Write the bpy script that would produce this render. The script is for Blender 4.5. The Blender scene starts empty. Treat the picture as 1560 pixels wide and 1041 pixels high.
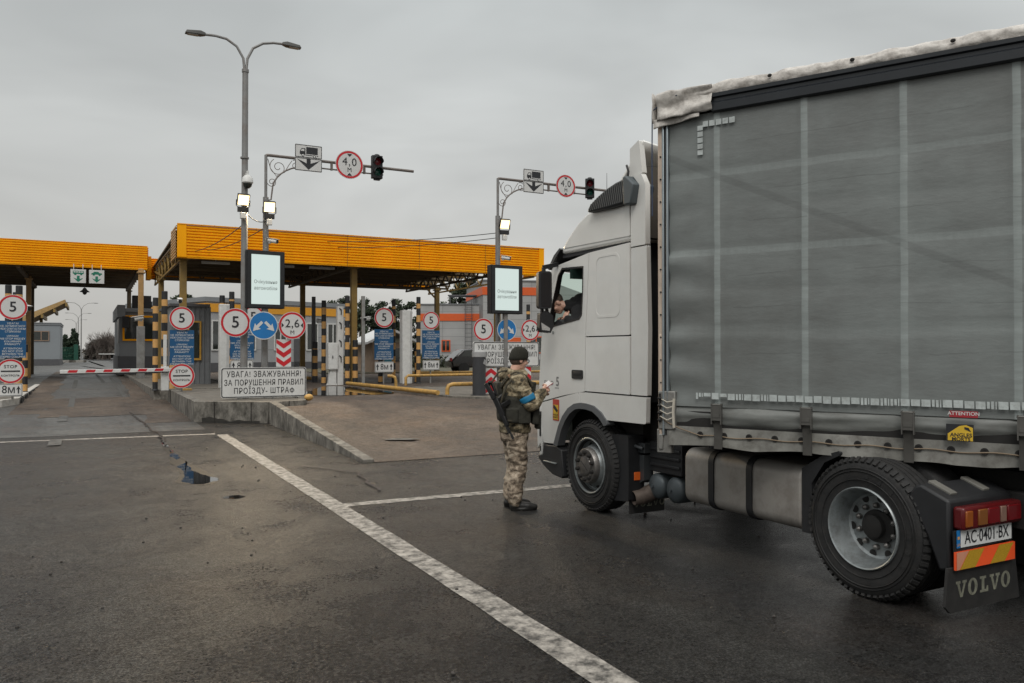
import bpy, bmesh, math, random
from mathutils import Vector, Matrix, noise
R = math.radians
random.seed(7)
scn = bpy.context.scene
COL = scn.collection

# ------------------------------------------------------------------ camera
cam_data = bpy.data.cameras.new('camera')
cam = bpy.data.objects.new('camera', cam_data)
COL.objects.link(cam)
cam_data.sensor_width = 36.0
cam_data.lens = 28.0
cam_data.clip_start = 0.05
cam_data.clip_end = 3000
cam.location = (0, 0, 1.76)
cam.rotation_euler = (R(90 + 0.64), 0, R(-28))
scn.camera = cam

# ------------------------------------------------------------------ overcast sky
SUN_EL, SUN_AZ = 48, 215
world = bpy.data.worlds.new('World')
scn.world = world
world.use_nodes = True
wn = world.node_tree
wn.nodes.clear()
def wnode(t, **k):
    n = wn.nodes.new(t)
    for a, b in k.items():
        setattr(n, a, b)
    return n
w_out = wnode('ShaderNodeOutputWorld')
w_add = wnode('ShaderNodeAddShader')
w_sky = wnode('ShaderNodeTexSky', sky_type='NISHITA', sun_disc=False, sun_elevation=R(SUN_EL), sun_rotation=R(SUN_AZ), dust_density=4.0)
w_bg1 = wnode('ShaderNodeBackground')
w_bg1.inputs['Strength'].default_value = 0.004
w_bg2 = wnode('ShaderNodeBackground')
w_bg2.inputs['Strength'].default_value = 1.0
tc = wnode('ShaderNodeTexCoord')
sep = wnode('ShaderNodeSeparateXYZ')
mp = wnode('ShaderNodeMapping')
mp.inputs['Scale'].default_value = (1.0, 1.0, 3.2)
nz = wnode('ShaderNodeTexNoise')
nz.inputs['Scale'].default_value = 2.1
nz.inputs['Detail'].default_value = 4.0
nz.inputs['Roughness'].default_value = 0.5
nz.inputs['Distortion'].default_value = 0.5
elev = wnode('ShaderNodeMapRange')            # an overcast sky is brighter overhead than at the horizon
elev.inputs['From Min'].default_value = 0.0
elev.inputs['From Max'].default_value = 0.9
elev.inputs['To Min'].default_value = 0.0
elev.inputs['To Max'].default_value = 1.0
ramp = wnode('ShaderNodeValToRGB')
ramp.color_ramp.elements[0].position = 0.0
ramp.color_ramp.elements[0].color = (0.62, 0.605, 0.57, 1)
ramp.color_ramp.elements[1].position = 1.0
ramp.color_ramp.elements[1].color = (2.0, 2.0, 1.95, 1)
e = ramp.color_ramp.elements.new(0.22)
e.color = (0.60, 0.61, 0.595, 1)
e = ramp.color_ramp.elements.new(0.50)
e.color = (0.53, 0.56, 0.56, 1)
cl = wnode('ShaderNodeMapRange')
cl.inputs['From Min'].default_value = 0.32
cl.inputs['From Max'].default_value = 0.68
cl.inputs['To Min'].default_value = 0.85
cl.inputs['To Max'].default_value = 1.14
mul = wnode('ShaderNodeVectorMath', operation='SCALE')
L = wn.links.new
L(tc.outputs['Generated'], sep.inputs[0])
L(tc.outputs['Generated'], mp.inputs[0])
L(mp.outputs[0], nz.inputs['Vector'])
L(sep.outputs['Z'], elev.inputs['Value'])
L(elev.outputs[0], ramp.inputs[0])
L(nz.outputs['Fac'], cl.inputs['Value'])
L(ramp.outputs[0], mul.inputs[0])
L(cl.outputs[0], mul.inputs['Scale'])
# the cloud is thinner, so brighter, towards the right of the lanes
dt = wnode('ShaderNodeVectorMath', operation='DOT_PRODUCT')
dt.inputs[1].default_value = (math.sin(R(62)), math.cos(R(62)), 0.0)
az = wnode('ShaderNodeMapRange')
az.inputs['From Min'].default_value = 0.2
az.inputs['From Max'].default_value = 1.0
az.inputs['To Min'].default_value = 0.80
az.inputs['To Max'].default_value = 1.04
mul2 = wnode('ShaderNodeVectorMath', operation='SCALE')
L(tc.outputs['Generated'], dt.inputs[0])
L(dt.outputs['Value'], az.inputs['Value'])
L(mul.outputs[0], mul2.inputs[0])
L(az.outputs[0], mul2.inputs['Scale'])
L(mul2.outputs[0], w_bg2.inputs['Color'])
L(w_sky.outputs[0], w_bg1.inputs['Color'])
L(w_bg1.outputs[0], w_add.inputs[0])
L(w_bg2.outputs[0], w_add.inputs[1])
L(w_add.outputs[0], w_out.inputs['Surface'])

sun_d = bpy.data.lights.new('sun', 'SUN')
sun_d.energy = 1.3
sun_d.angle = R(25)
sun_d.color = (1.0, 0.97, 0.93)
sun = bpy.data.objects.new('sun', sun_d)
sun.rotation_euler = (R(90 - SUN_EL), 0, R(180 - SUN_AZ))
COL.objects.link(sun)

vs = scn.view_settings
vs.view_transform = 'Standard'
vs.look = 'None'
vs.exposure = 0.0
vs.gamma = 1.0

# ------------------------------------------------------------------ materials
_mats = {}
def M(name, col, rough=0.6, metal=0.0, var=0.12, scale=4.0, bump=0.0, bscale=40.0, spec=0.5, stretch=(1, 1, 1), dirt=None, dirt_amt=0.5, emit=0, alpha=1.0, coat=0.0, dirt_lo=0.45, dirt_hi=0.72):
    """A procedural surface: base colour varied by object-space noise, optional dirt blotches and bump."""
    if name in _mats:
        return _mats[name]
    m = bpy.data.materials.new(name)
    m.use_nodes = True
    nt = m.node_tree
    b = nt.nodes['Principled BSDF']
    N = nt.nodes.new
    Lk = nt.links.new
    b.inputs['Roughness'].default_value = rough
    b.inputs['Metallic'].default_value = metal
    b.inputs['Specular IOR Level'].default_value = spec
    b.inputs['Coat Weight'].default_value = coat
    b.inputs['Coat Roughness'].default_value = 0.08
    t = N('ShaderNodeTexCoord')
    mpn = N('ShaderNodeMapping')
    mpn.inputs['Scale'].default_value = stretch
    Lk(t.outputs['Object'], mpn.inputs[0])
    n1 = N('ShaderNodeTexNoise')
    n1.inputs['Scale'].default_value = scale
    n1.inputs['Detail'].default_value = 5
    n1.inputs['Roughness'].default_value = 0.62
    Lk(mpn.outputs[0], n1.inputs['Vector'])
    mr = N('ShaderNodeMapRange')
    mr.inputs['From Min'].default_value = 0.3
    mr.inputs['From Max'].default_value = 0.7
    mr.inputs['To Min'].default_value = 1 - var
    mr.inputs['To Max'].default_value = 1 + var
    Lk(n1.outputs['Fac'], mr.inputs['Value'])
    sc = N('ShaderNodeVectorMath')
    sc.operation = 'SCALE'
    sc.inputs[0].default_value = col[:3]
    Lk(mr.outputs[0], sc.inputs['Scale'])
    out = sc.outputs[0]
    if dirt:
        n2 = N('ShaderNodeTexNoise')
        n2.inputs['Scale'].default_value = scale * 1.7
        n2.inputs['Detail'].default_value = 8
        n2.inputs['Roughness'].default_value = 0.7
        Lk(mpn.outputs[0], n2.inputs['Vector'])
        mr2 = N('ShaderNodeMapRange')
        mr2.inputs['From Min'].default_value = dirt_lo
        mr2.inputs['From Max'].default_value = dirt_hi
        mr2.inputs['To Min'].default_value = 0
        mr2.inputs['To Max'].default_value = dirt_amt
        Lk(n2.outputs['Fac'], mr2.inputs['Value'])
        mx = N('ShaderNodeMix')
        mx.data_type = 'RGBA'
        Lk(mr2.outputs[0], mx.inputs['Factor'])
        Lk(out, mx.inputs['A'])
        mx.inputs['B'].default_value = (*dirt, 1)
        out = mx.outputs['Result']
    Lk(out, b.inputs['Base Color'])
    if bump:
        n3 = N('ShaderNodeTexNoise')
        n3.inputs['Scale'].default_value = bscale
        n3.inputs['Detail'].default_value = 4
        Lk(mpn.outputs[0], n3.inputs['Vector'])
        bp = N('ShaderNodeBump')
        bp.inputs['Strength'].default_value = bump
        bp.inputs['Distance'].default_value = 0.02
        Lk(n3.outputs['Fac'], bp.inputs['Height'])
        Lk(bp.outputs[0], b.inputs['Normal'])
    if emit:
        b.inputs['Emission Color'].default_value = (*col[:3], 1)
        b.inputs['Emission Strength'].default_value = emit
    if alpha < 1:
        b.inputs['Alpha'].default_value = alpha
    _mats[name] = m
    return m

def glass_mat(name, tint, rough=0.03, mix=0.75):
    """Window glass: a tinted see-through pane with a mirror-like gloss."""
    if name in _mats:
        return _mats[name]
    m = bpy.data.materials.new(name)
    m.use_nodes = True
    nt = m.node_tree
    nt.nodes.clear()
    o = nt.nodes.new('ShaderNodeOutputMaterial')
    tr = nt.nodes.new('ShaderNodeBsdfTransparent')
    tr.inputs[0].default_value = (*tint, 1)
    gl = nt.nodes.new('ShaderNodeBsdfGlossy')
    gl.inputs['Roughness'].default_value = rough
    gl.inputs['Color'].default_value = (0.9, 0.9, 0.9, 1)
    fr = nt.nodes.new('ShaderNodeFresnel')
    fr.inputs['IOR'].default_value = 1.5
    mx = nt.nodes.new('ShaderNodeMixShader')
    nt.links.new(fr.outputs[0], mx.inputs[0])
    nt.links.new(tr.outputs[0], mx.inputs[1])
    nt.links.new(gl.outputs[0], mx.inputs[2])
    nt.links.new(mx.outputs[0], o.inputs[0])
    _mats[name] = m
    return m

# ------------------------------------------------------------------ mesh builder
SIGN = Matrix(((1, 0, 0, 0), (0, 0, -1, 0), (0, 1, 0, 0), (0, 0, 0, 1)))   # flat art (x, y, depth) stood upright, facing -Y
def loc(x, y, z): return Matrix.Translation((x, y, z))
def rot(a, ax): return Matrix.Rotation(R(a), 4, ax)

class B:
    """Collects shapes and links them as ONE mesh object."""
    def __init__(s, off=(0, 0, 0)):
        s.v, s.f, s.m = [], [], []
        s.mi = 0
        s.xf = Matrix.Identity(4)
        s.off = Vector(off)
    def add(s, vs, fs):
        n = len(s.v)
        x, o = s.xf, s.off
        s.v += [x @ Vector(p) - o for p in vs]
        s.f += [[i + n for i in f] for f in fs]
        s.m += [s.mi] * len(fs)
        return s
    def box(s, c, d, m=None):
        x, y, z = d[0] / 2, d[1] / 2, d[2] / 2
        vs = [Vector((a * x, b * y, e * z)) for a in (-1, 1) for b in (-1, 1) for e in (-1, 1)]
        if m is not None:
            vs = [m @ p for p in vs]
        vs = [p + Vector(c) for p in vs]
        return s.add(vs, [(0, 1, 3, 2), (4, 6, 7, 5), (0, 4, 5, 1), (2, 3, 7, 6), (0, 2, 6, 4), (1, 5, 7, 3)])
    def b2(s, x0, x1, y0, y1, z0, z1):
        return s.box(((x0 + x1) / 2, (y0 + y1) / 2, (z0 + z1) / 2), (x1 - x0, y1 - y0, z1 - z0))
    def bar(s, p0, p1, w, h=None):
        h = h or w
        p0, p1 = Vector(p0), Vector(p1)
        d = p1 - p0
        q = d.to_track_quat('Z', 'Y').to_matrix()
        return s.box((p0 + p1) / 2, (w, h, d.length), q)
    def tube(s, pts, r, n=10, caps=True):
        pts = [Vector(p) for p in pts]
        rs = r if isinstance(r, (list, tuple)) else [r] * len(pts)
        vs, fs = [], []
        prev = None
        for i, p in enumerate(pts):
            t = (pts[min(i + 1, len(pts) - 1)] - pts[max(i - 1, 0)]).normalized()
            if prev is None:
                a = Vector((0, 0, 1)) if abs(t.z) < .9 else Vector((1, 0, 0))
                u = t.cross(a).normalized()
            else:
                u = (prev - t * prev.dot(t)).normalized()
            prev = u
            w = t.cross(u)
            for k in range(n):
                an = 2 * math.pi * k / n
                vs.append(p + (u * math.cos(an) + w * math.sin(an)) * rs[i])
        for i in range(len(pts) - 1):
            for k in range(n):
                a, b_ = i * n + k, i * n + (k + 1) % n
                fs.append((a, b_, b_ + n, a + n))
        if caps:
            fs.append(tuple(range(n))[::-1])
            fs.append(tuple(range(len(vs) - n, len(vs))))
        return s.add(vs, fs)
    def cyl(s, p0, p1, r0, r1=None, n=20):
        return s.tube([p0, p1], [r0, r0 if r1 is None else r1], n)
    def prism(s, pts, ax, a, b):
        n = len(pts)
        def mk(p, h):
            return {'x': (h, p[0], p[1]), 'y': (p[0], h, p[1]), 'z': (p[0], p[1], h)}[ax]
        vs = [mk(p, a) for p in pts] + [mk(p, b) for p in pts]
        fs = [tuple(range(n))[::-1], tuple(range(n, 2 * n))] + [(i, (i + 1) % n, (i + 1) % n + n, i + n) for i in range(n)]
        return s.add(vs, fs)
    def lathe(s, prof, o, ax='z', n=32):
        """prof: (radius, height) pairs turned about ax through o."""
        vs, fs = [], []
        for r_, h in prof:
            for k in range(n):
                a = 2 * math.pi * k / n
                c, d = r_ * math.cos(a), r_ * math.sin(a)
                vs.append({'z': (c, d, h), 'x': (h, c, d), 'y': (d, h, c)}[ax])
        for i in range(len(prof) - 1):
            for k in range(n):
                a, b_ = i * n + k, i * n + (k + 1) % n
                fs.append((a, b_, b_ + n, a + n))
        vs = [Vector(p) + Vector(o) for p in vs]
        return s.add(vs, fs)
    def ball(s, c, r, n=16, m=8):
        r = r if isinstance(r, (tuple, list)) else (r, r, r)
        vs, fs = [Vector((0, 0, -1))], []
        for i in range(1, m):
            t = -math.pi / 2 + math.pi * i / m
            for k in range(n):
                a = 2 * math.pi * k / n
                vs.append(Vector((math.cos(t) * math.cos(a), math.cos(t) * math.sin(a), math.sin(t))))
        vs.append(Vector((0, 0, 1)))
        for k in range(n):
            fs.append((0, 1 + (k + 1) % n, 1 + k))
            fs.append((len(vs) - 1, len(vs) - 1 - n + k, len(vs) - 1 - n + (k + 1) % n))
        for i in range(m - 2):
            for k in range(n):
                a, b_ = 1 + i * n + k, 1 + i * n + (k + 1) % n
                fs.append((a, b_, b_ + n, a + n))
        return s.add([Vector((p.x * r[0], p.y * r[1], p.z * r[2])) + Vector(c) for p in vs], fs)
    def poly(s, pts, z=0.0):
        return s.add([(p[0], p[1], z) if len(p) == 2 else p for p in pts], [tuple(range(len(pts)))])
    def disc(s, c, r, z=0.0, n=48):
        return s.poly([(c[0] + r * math.cos(2 * math.pi * k / n), c[1] + r * math.sin(2 * math.pi * k / n)) for k in range(n)], z)
    def ring(s, c, r0, r1, z=0.0, n=48):
        vs = []
        for k in range(n):
            a = 2 * math.pi * k / n
            vs += [(c[0] + r0 * math.cos(a), c[1] + r0 * math.sin(a), z), (c[0] + r1 * math.cos(a), c[1] + r1 * math.sin(a), z)]
        return s.add(vs, [(2 * k, 2 * k + 1, (2 * k + 3) % (2 * n), (2 * k + 2) % (2 * n)) for k in range(n)])
    def rect(s, x0, y0, x1, y1, z=0.0):
        return s.poly([(x0, y0), (x1, y0), (x1, y1), (x0, y1)], z)
    def grid(s, fn, nu, nv):
        vs = [fn(i / nu, j / nv) for i in range(nu + 1) for j in range(nv + 1)]
        w = nv + 1
        return s.add(vs, [(i * w + j, (i + 1) * w + j, (i + 1) * w + j + 1, i * w + j + 1) for i in range(nu) for j in range(nv)])
    def mesh(s, me, m=None):
        vs = [v.co.copy() for v in me.vertices]
        if m is not None:
            vs = [m @ v for v in vs]
        return s.add(vs, [tuple(p.vertices) for p in me.polygons])
    def text(s, t, x, y, size, z=0.0, bold=0.0, wx=1.0, track=1.0, align='CENTER', gap=1.0, fit=None):
        """Lettering in the flat plane, centred on (x, y)."""
        cu = bpy.data.curves.new('lettering', 'FONT')
        cu.body = t
        cu.size = size
        cu.align_x = align
        cu.align_y = 'CENTER'
        cu.space_character = track
        cu.space_line = gap
        cu.offset = bold * size
        cu.resolution_u = 3
        ob = bpy.data.objects.new('lettering', cu)
        me = ob.to_mesh()
        cx = 0.0
        if fit and len(me.vertices):
            lo, hi = min(v.co.x for v in me.vertices), max(v.co.x for v in me.vertices)
            wx, cx = fit / (hi - lo), (hi + lo) / 2
        s.mesh(me, loc(x, y, z) @ Matrix.Diagonal((wx, 1, 1, 1)) @ loc(-cx, 0, 0))
        ob.to_mesh_clear()
        bpy.data.objects.remove(ob)
        bpy.data.curves.remove(cu)
        return s
    def plate(s, loops, m, th):
        """A flat plate with holes: loops of 2D points, first the outline, then the holes."""
        cu = bpy.data.curves.new('plate', 'CURVE')
        cu.dimensions = '2D'
        cu.fill_mode = 'BOTH'
        cu.extrude = th / 2
        for lp in loops:
            sp = cu.splines.new('POLY')
            sp.points.add(len(lp) - 1)
            for q, p in zip(sp.points, lp):
                q.co = (p[0], p[1], 0, 1)
            sp.use_cyclic_u = True
        ob = bpy.data.objects.new('plate', cu)
        me = ob.to_mesh()
        s.mesh(me, m)
        ob.to_mesh_clear()
        bpy.data.objects.remove(ob)
        bpy.data.curves.remove(cu)
        return s
    def build(s, name, mats, parent=None, smooth=35, bevel=0.0, seg=2, at=None, weld=False):
        me = bpy.data.meshes.new(name)
        me.from_pydata([tuple(p) for p in s.v], [], s.f)
        mats = mats if isinstance(mats, (list, tuple)) else [mats]
        for m in mats:
            me.materials.append(m)
        if len(mats) > 1:
            me.polygons.foreach_set('material_index', s.m)
        if weld:
            bm = bmesh.new()
            bm.from_mesh(me)
            bmesh.ops.remove_doubles(bm, verts=bm.verts, dist=1e-4)
            bmesh.ops.recalc_face_normals(bm, faces=bm.faces)
            bm.to_mesh(me)
            bm.free()
        if smooth:
            me.polygons.foreach_set('use_smooth', [True] * len(me.polygons))
            me.set_sharp_from_angle(angle=R(smooth))
        me.update()
        o = bpy.data.objects.new(name, me)
        COL.objects.link(o)
        if parent is not None:
            o.parent = parent
        if at is not None:
            o.location = at
        if bevel:
            md = o.modifiers.new('edge', 'BEVEL')
            md.width = bevel
            md.segments = seg
            md.limit_method = 'ANGLE'
            md.angle_limit = R(35)
        return o

def tag(o, label=None, cat=None, group=None, kind=None):
    if label: o['label'] = label
    if cat: o['category'] = cat
    if group: o['group'] = group
    if kind: o['kind'] = kind
    return o
def thing(name, label, cat, at=(0, 0, 0), rz=0, group=None):
    o = bpy.data.objects.new(name, None)
    o.empty_display_size = 0.2
    COL.objects.link(o)
    o.location = at
    o.rotation_euler = (0, 0, R(rz))
    return tag(o, label, cat, group)
def dup(root, at, rz=0, label=None, group=None):
    """A copy of a thing with copies of its parts and their sub-parts."""
    r = root.copy()
    COL.objects.link(r)
    r.location = at
    r.rotation_euler = (0, 0, R(rz))
    tag(r, label, None, group)
    for ch in KIDS(root):
        c = ch.copy(); COL.objects.link(c); c.parent = r
        for g in KIDS(ch):
            d = g.copy(); COL.objects.link(d); d.parent = c
    return r
def KIDS(o): return [c for c in COL.objects if c.parent == o]
def arc(cx, cy, r, a0, a1, n):
    return [(cx + r * math.cos(R(a0 + (a1 - a0) * i / n)), cy + r * math.sin(R(a0 + (a1 - a0) * i / n))) for i in range(n + 1)]
def rrect(x0, y0, x1, y1, r, n=4):
    return arc(x1 - r, y0 + r, r, -90, 0, n) + arc(x1 - r, y1 - r, r, 0, 90, n) + arc(x0 + r, y1 - r, r, 90, 180, n) + arc(x0 + r, y0 + r, r, 180, 270, n)
def sstep(a, b, x):
    t = max(0.0, min(1.0, (x - a) / (b - a)))
    return t * t * (3 - 2 * t)
def remeshed(b, voxel, smooth_it=2):
    """Fuse everything in a builder into one continuous skin."""
    o = b.build('fuse', [], smooth=0)
    md = o.modifiers.new('r', 'REMESH'); md.mode = 'VOXEL'; md.voxel_size = voxel
    if smooth_it:
        ms = o.modifiers.new('s', 'SMOOTH'); ms.iterations = smooth_it; ms.factor = 0.5
    dg = bpy.context.evaluated_depsgraph_get()
    me = bpy.data.meshes.new_from_object(o.evaluated_get(dg))
    om = o.data
    bpy.data.objects.remove(o)
    bpy.data.meshes.remove(om)
    return me
def obj_from(me, name, mats, parent, folds=None):
    mats = mats if isinstance(mats, (list, tuple)) else [mats]
    me.materials.clear()
    for m in mats: me.materials.append(m)
    if folds:
        amp, sx, sy, sz, seed = folds
        nn = [v.normal.copy() for v in me.vertices]
        for v, n in zip(me.vertices, nn):
            q = Vector((v.co.x * sx, v.co.y * sy, v.co.z * sz)) + Vector((seed, seed * 2, 0))
            k = 1 - abs(noise.noise(q)) * 2.2
            v.co += n * amp * (k + 0.5 * noise.noise(q * 2.7))
    me.polygons.foreach_set('use_smooth', [True] * len(me.polygons))
    me.update()
    o = bpy.data.objects.new(name, me)
    COL.objects.link(o)
    if parent: o.parent = parent
    return o

# shared materials
m_white = M('white_paint', (0.665, 0.66, 0.63), 0.28, var=0.03, scale=1.5, coat=0.4, dirt=(0.36, 0.33, 0.29), dirt_amt=0.16)
m_black = M('black_plastic', (0.013, 0.0135, 0.015), 0.55, var=0.25, scale=6)
m_dark = M('dark_underbody', (0.012, 0.011, 0.010), 0.8, var=0.3, scale=5)
m_rubber = M('tyre_rubber', (0.013, 0.013, 0.013), 0.75, var=0.3, scale=9, dirt=(0.035, 0.031, 0.028), dirt_amt=0.5, bump=0.15, bscale=60)
m_steel = M('silver_rim', (0.27, 0.295, 0.30), 0.42, 0.55, var=0.12, scale=8, dirt=(0.08, 0.07, 0.062), dirt_amt=0.6)
m_hub = M('hub_metal', (0.20, 0.19, 0.18), 0.42, 0.7, var=0.2, scale=14, dirt=(0.05, 0.045, 0.04), dirt_amt=0.6)
m_galv = M('galvanised_steel', (0.30, 0.30, 0.29), 0.5, 0.5, var=0.15, scale=3, dirt=(0.16, 0.13, 0.10), dirt_amt=0.5)
m_gpole = M('grey_pole_paint', (0.22, 0.22, 0.215), 0.55, 0.2, var=0.15, scale=3, dirt=(0.16, 0.11, 0.08), dirt_amt=0.5)
m_bpole = M('weathered_brown_arm', (0.16, 0.135, 0.12), 0.6, 0.2, var=0.2, scale=4, dirt=(0.22, 0.2, 0.19), dirt_amt=0.5)
m_signw = M('sign_white', (0.60, 0.60, 0.585), 0.45, var=0.04, scale=2, dirt=(0.42, 0.40, 0.37), dirt_amt=0.3)
m_signr = M('sign_red', (0.50, 0.012, 0.02), 0.45, var=0.06)
m_signb = M('sign_blue', (0.012, 0.16, 0.42), 0.45, var=0.06)
m_noticeb = M('notice_blue', (0.006, 0.075, 0.185), 0.5, var=0.08)
m_ink = M('sign_black', (0.016, 0.017, 0.02), 0.5, var=0.1)
m_signback = M('sign_back_grey', (0.25, 0.25, 0.25), 0.5, 0.4)
m_yel = M('canopy_yellow', (0.92, 0.375, 0.002), 0.5, var=0.08, scale=0.8, dirt=(0.62, 0.23, 0.003), dirt_amt=0.3, spec=0.15, stretch=(1, 1, .4))
m_olive = M('column_ochre', (0.23, 0.145, 0.035), 0.55, var=0.14, scale=2.5, dirt=(0.12, 0.08, 0.04), dirt_amt=0.4)
m_brown = M('dark_brown_steel', (0.11, 0.078, 0.042), 0.7, var=0.2, scale=2)
m_conc = M('concrete', (0.20, 0.185, 0.16), 0.85, var=0.4, scale=3.2, dirt=(0.035, 0.032, 0.025), dirt_amt=0.95, bump=0.8, bscale=26, stretch=(1, 1, .55), dirt_lo=0.38, dirt_hi=0.66)
m_kerbw = M('whitewashed_kerb', (0.50, 0.48, 0.44), 0.8, var=0.15, scale=4, dirt=(0.16, 0.14, 0.12), dirt_amt=0.6, bump=0.3)
m_stripb = M('column_black', (0.018, 0.019, 0.021), 0.6, var=0.2)
m_stripy = M('column_amber', (0.58, 0.32, 0.105), 0.6, var=0.08, dirt=(0.3, 0.18, 0.08), dirt_amt=0.4)
m_cabw = M('cabinet_white', (0.62, 0.62, 0.60), 0.5, var=0.05, dirt=(0.3, 0.29, 0.27), dirt_amt=0.35)
m_greyclad = M('grey_cladding', (0.21, 0.22, 0.23), 0.55, var=0.07, scale=1.2)
m_dkclad = M('dark_grey_cladding', (0.085, 0.085, 0.09), 0.6, var=0.1)
m_pipe = M('yellow_pipe', (0.52, 0.30, 0.07), 0.5, var=0.15, scale=5, dirt=(0.16, 0.10, 0.05), dirt_amt=0.85, dirt_lo=.4)
m_dglass = M('dark_window_glass', (0.02, 0.025, 0.022), 0.06, var=0.3, scale=0.8, spec=0.8)
m_cable = M('black_cable', (0.02, 0.02, 0.02), 0.6)
m_lampglow = M('lamp_glow', (1.0, 0.76, 0.40), 0.5, emit=2.3, var=0)
# ------------------------------------------------------------------ ground, roads, islands
def road_mat(name, c_dark, c_mid, c_light, wet_lo, wet_hi, big=0.22, streak=(1, 0.35, 1), bump=0.5, brown=(0.07, 0.055, 0.042), brown_amt=0.35, speck=(0.4, 1.9)):
    m = bpy.data.materials.new(name)
    m.use_nodes = True
    nt = m.node_tree
    b = nt.nodes['Principled BSDF']
    N, Lk = nt.nodes.new, nt.links.new
    t = N('ShaderNodeTexCoord')
    mpn = N('ShaderNodeMapping'); mpn.inputs['Scale'].default_value = streak
    Lk(t.outputs['Object'], mpn.inputs[0])
    def nz_(s, d, src, r=0.6, dist=0.0):
        n = N('ShaderNodeTexNoise')
        n.inputs['Scale'].default_value = s; n.inputs['Detail'].default_value = d; n.inputs['Roughness'].default_value = r
        n.inputs['Distortion'].default_value = dist
        Lk(src, n.inputs['Vector'])
        return n.outputs['Fac']
    n_big = nz_(big, 5, mpn.outputs[0], 0.6, 0.6)
    n_mid = nz_(1.6, 6, t.outputs['Object'], 0.65)
    n_fine = nz_(34, 4, t.outputs['Object'], 0.75)
    n_agg = nz_(70, 3, t.outputs['Object'], 0.85)
    cr = N('ShaderNodeValToRGB')
    e = cr.color_ramp.elements
    e[0].position = 0.38; e[0].color = (*c_dark, 1)
    e[1].position = 0.63; e[1].color = (*c_light, 1)
    x = e.new(0.5); x.color = (*c_mid, 1)
    ad = N('ShaderNodeMath'); ad.operation = 'MULTIPLY_ADD'
    Lk(n_mid, ad.inputs[0]); ad.inputs[1].default_value = 0.45
    m2 = N('ShaderNodeMath'); m2.operation = 'MULTIPLY_ADD'
    Lk(n_big, m2.inputs[0]); m2.inputs[1].default_value = 0.75; m2.inputs[2].default_value = -0.10
    Lk(m2.outputs[0], ad.inputs[2])
    Lk(ad.outputs[0], cr.inputs[0])
    # brownish dirt patches
    mr = N('ShaderNodeMapRange'); mr.inputs['From Min'].default_value = 0.5; mr.inputs['From Max'].default_value = 0.72
    mr.inputs['To Max'].default_value = brown_amt
    Lk(nz_(0.45, 6, t.outputs['Object'], 0.7), mr.inputs['Value'])
    mx = N('ShaderNodeMix'); mx.data_type = 'RGBA'
    Lk(mr.outputs[0], mx.inputs['Factor']); Lk(cr.outputs[0], mx.inputs['A']); mx.inputs['B'].default_value = (*brown, 1)
    # aggregate speckle
    sp = N('ShaderNodeMapRange'); sp.inputs['From Min'].default_value = 0.3; sp.inputs['From Max'].default_value = 0.72
    sp.inputs['To Min'].default_value = speck[0]; sp.inputs['To Max'].default_value = speck[1]
    Lk(n_agg, sp.inputs['Value'])
    mt_ = N('ShaderNodeMapRange'); mt_.inputs['From Min'].default_value = 0.3; mt_.inputs['From Max'].default_value = 0.7; mt_.inputs['To Min'].default_value = 0.7; mt_.inputs['To Max'].default_value = 1.35
    Lk(nz_(11, 5, t.outputs['Object'], 0.7), mt_.inputs['Value'])
    spm = N('ShaderNodeMath'); spm.operation = 'MULTIPLY'; Lk(sp.outputs[0], spm.inputs[0]); Lk(mt_.outputs[0], spm.inputs[1])
    sc = N('ShaderNodeVectorMath'); sc.operation = 'SCALE'
    Lk(mx.outputs['Result'], sc.inputs[0]); Lk(spm.outputs[0], sc.inputs['Scale'])
    Lk(sc.outputs[0], b.inputs['Base Color'])
    rr = N('ShaderNodeMapRange'); rr.inputs['From Min'].default_value = 0.40; rr.inputs['From Max'].default_value = 0.61
    rr.inputs['To Min'].default_value = wet_lo; rr.inputs['To Max'].default_value = wet_hi
    Lk(ad.outputs[0], rr.inputs['Value'])
    rg = N('ShaderNodeMath'); rg.operation = 'MULTIPLY_ADD'; Lk(n_fine, rg.inputs[0]); rg.inputs[1].default_value = 0.35; 
    rg2 = N('ShaderNodeMath'); rg2.operation = 'SUBTRACT'; Lk(rr.outputs[0], rg2.inputs[0]); rg2.inputs[1].default_value = 0.175; Lk(rg2.outputs[0], rg.inputs[2])
    Lk(rg.outputs[0], b.inputs['Roughness'])
    # dry stone tips between wet hollows: the gloss breaks up stone by stone
    vo = N('ShaderNodeTexVoronoi'); vo.inputs['Scale'].default_value = 70; vo.inputs['Randomness'].default_value = 1.0; Lk(t.outputs['Object'], vo.inputs['Vector'])
    vs_ = N('ShaderNodeMapRange'); vs_.inputs['From Min'].default_value = 0.15; vs_.inputs['From Max'].default_value = 0.62; vs_.inputs['To Min'].default_value = 1.2; vs_.inputs['To Max'].default_value = 0.28; Lk(vo.outputs['Distance'], vs_.inputs['Value'])
    sl = N('ShaderNodeMapRange'); sl.inputs['From Min'].default_value = 0.36; sl.inputs['From Max'].default_value = 0.64; sl.inputs['To Min'].default_value = 0.10; sl.inputs['To Max'].default_value = 1.0; Lk(n_fine, sl.inputs['Value'])
    sx = N('ShaderNodeMath'); sx.operation = 'MULTIPLY'; Lk(vs_.outputs[0], sx.inputs[0]); Lk(sl.outputs[0], sx.inputs[1])
    sy = N('ShaderNodeMath'); sy.operation = 'MULTIPLY'; Lk(sx.outputs[0], sy.inputs[0]); Lk(mt_.outputs[0], sy.inputs[1])
    Lk(sy.outputs[0], b.inputs['Specular IOR Level'])
    bp = N('ShaderNodeBump'); bp.inputs['Strength'].default_value = bump; bp.inputs['Distance'].default_value = 0.02
    hh = N('ShaderNodeMath'); hh.operation = 'ADD'
    Lk(n_fine, hh.inputs[0]); Lk(n_agg, hh.inputs[1])
    Lk(hh.outputs[0], bp.inputs['Height'])
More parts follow.
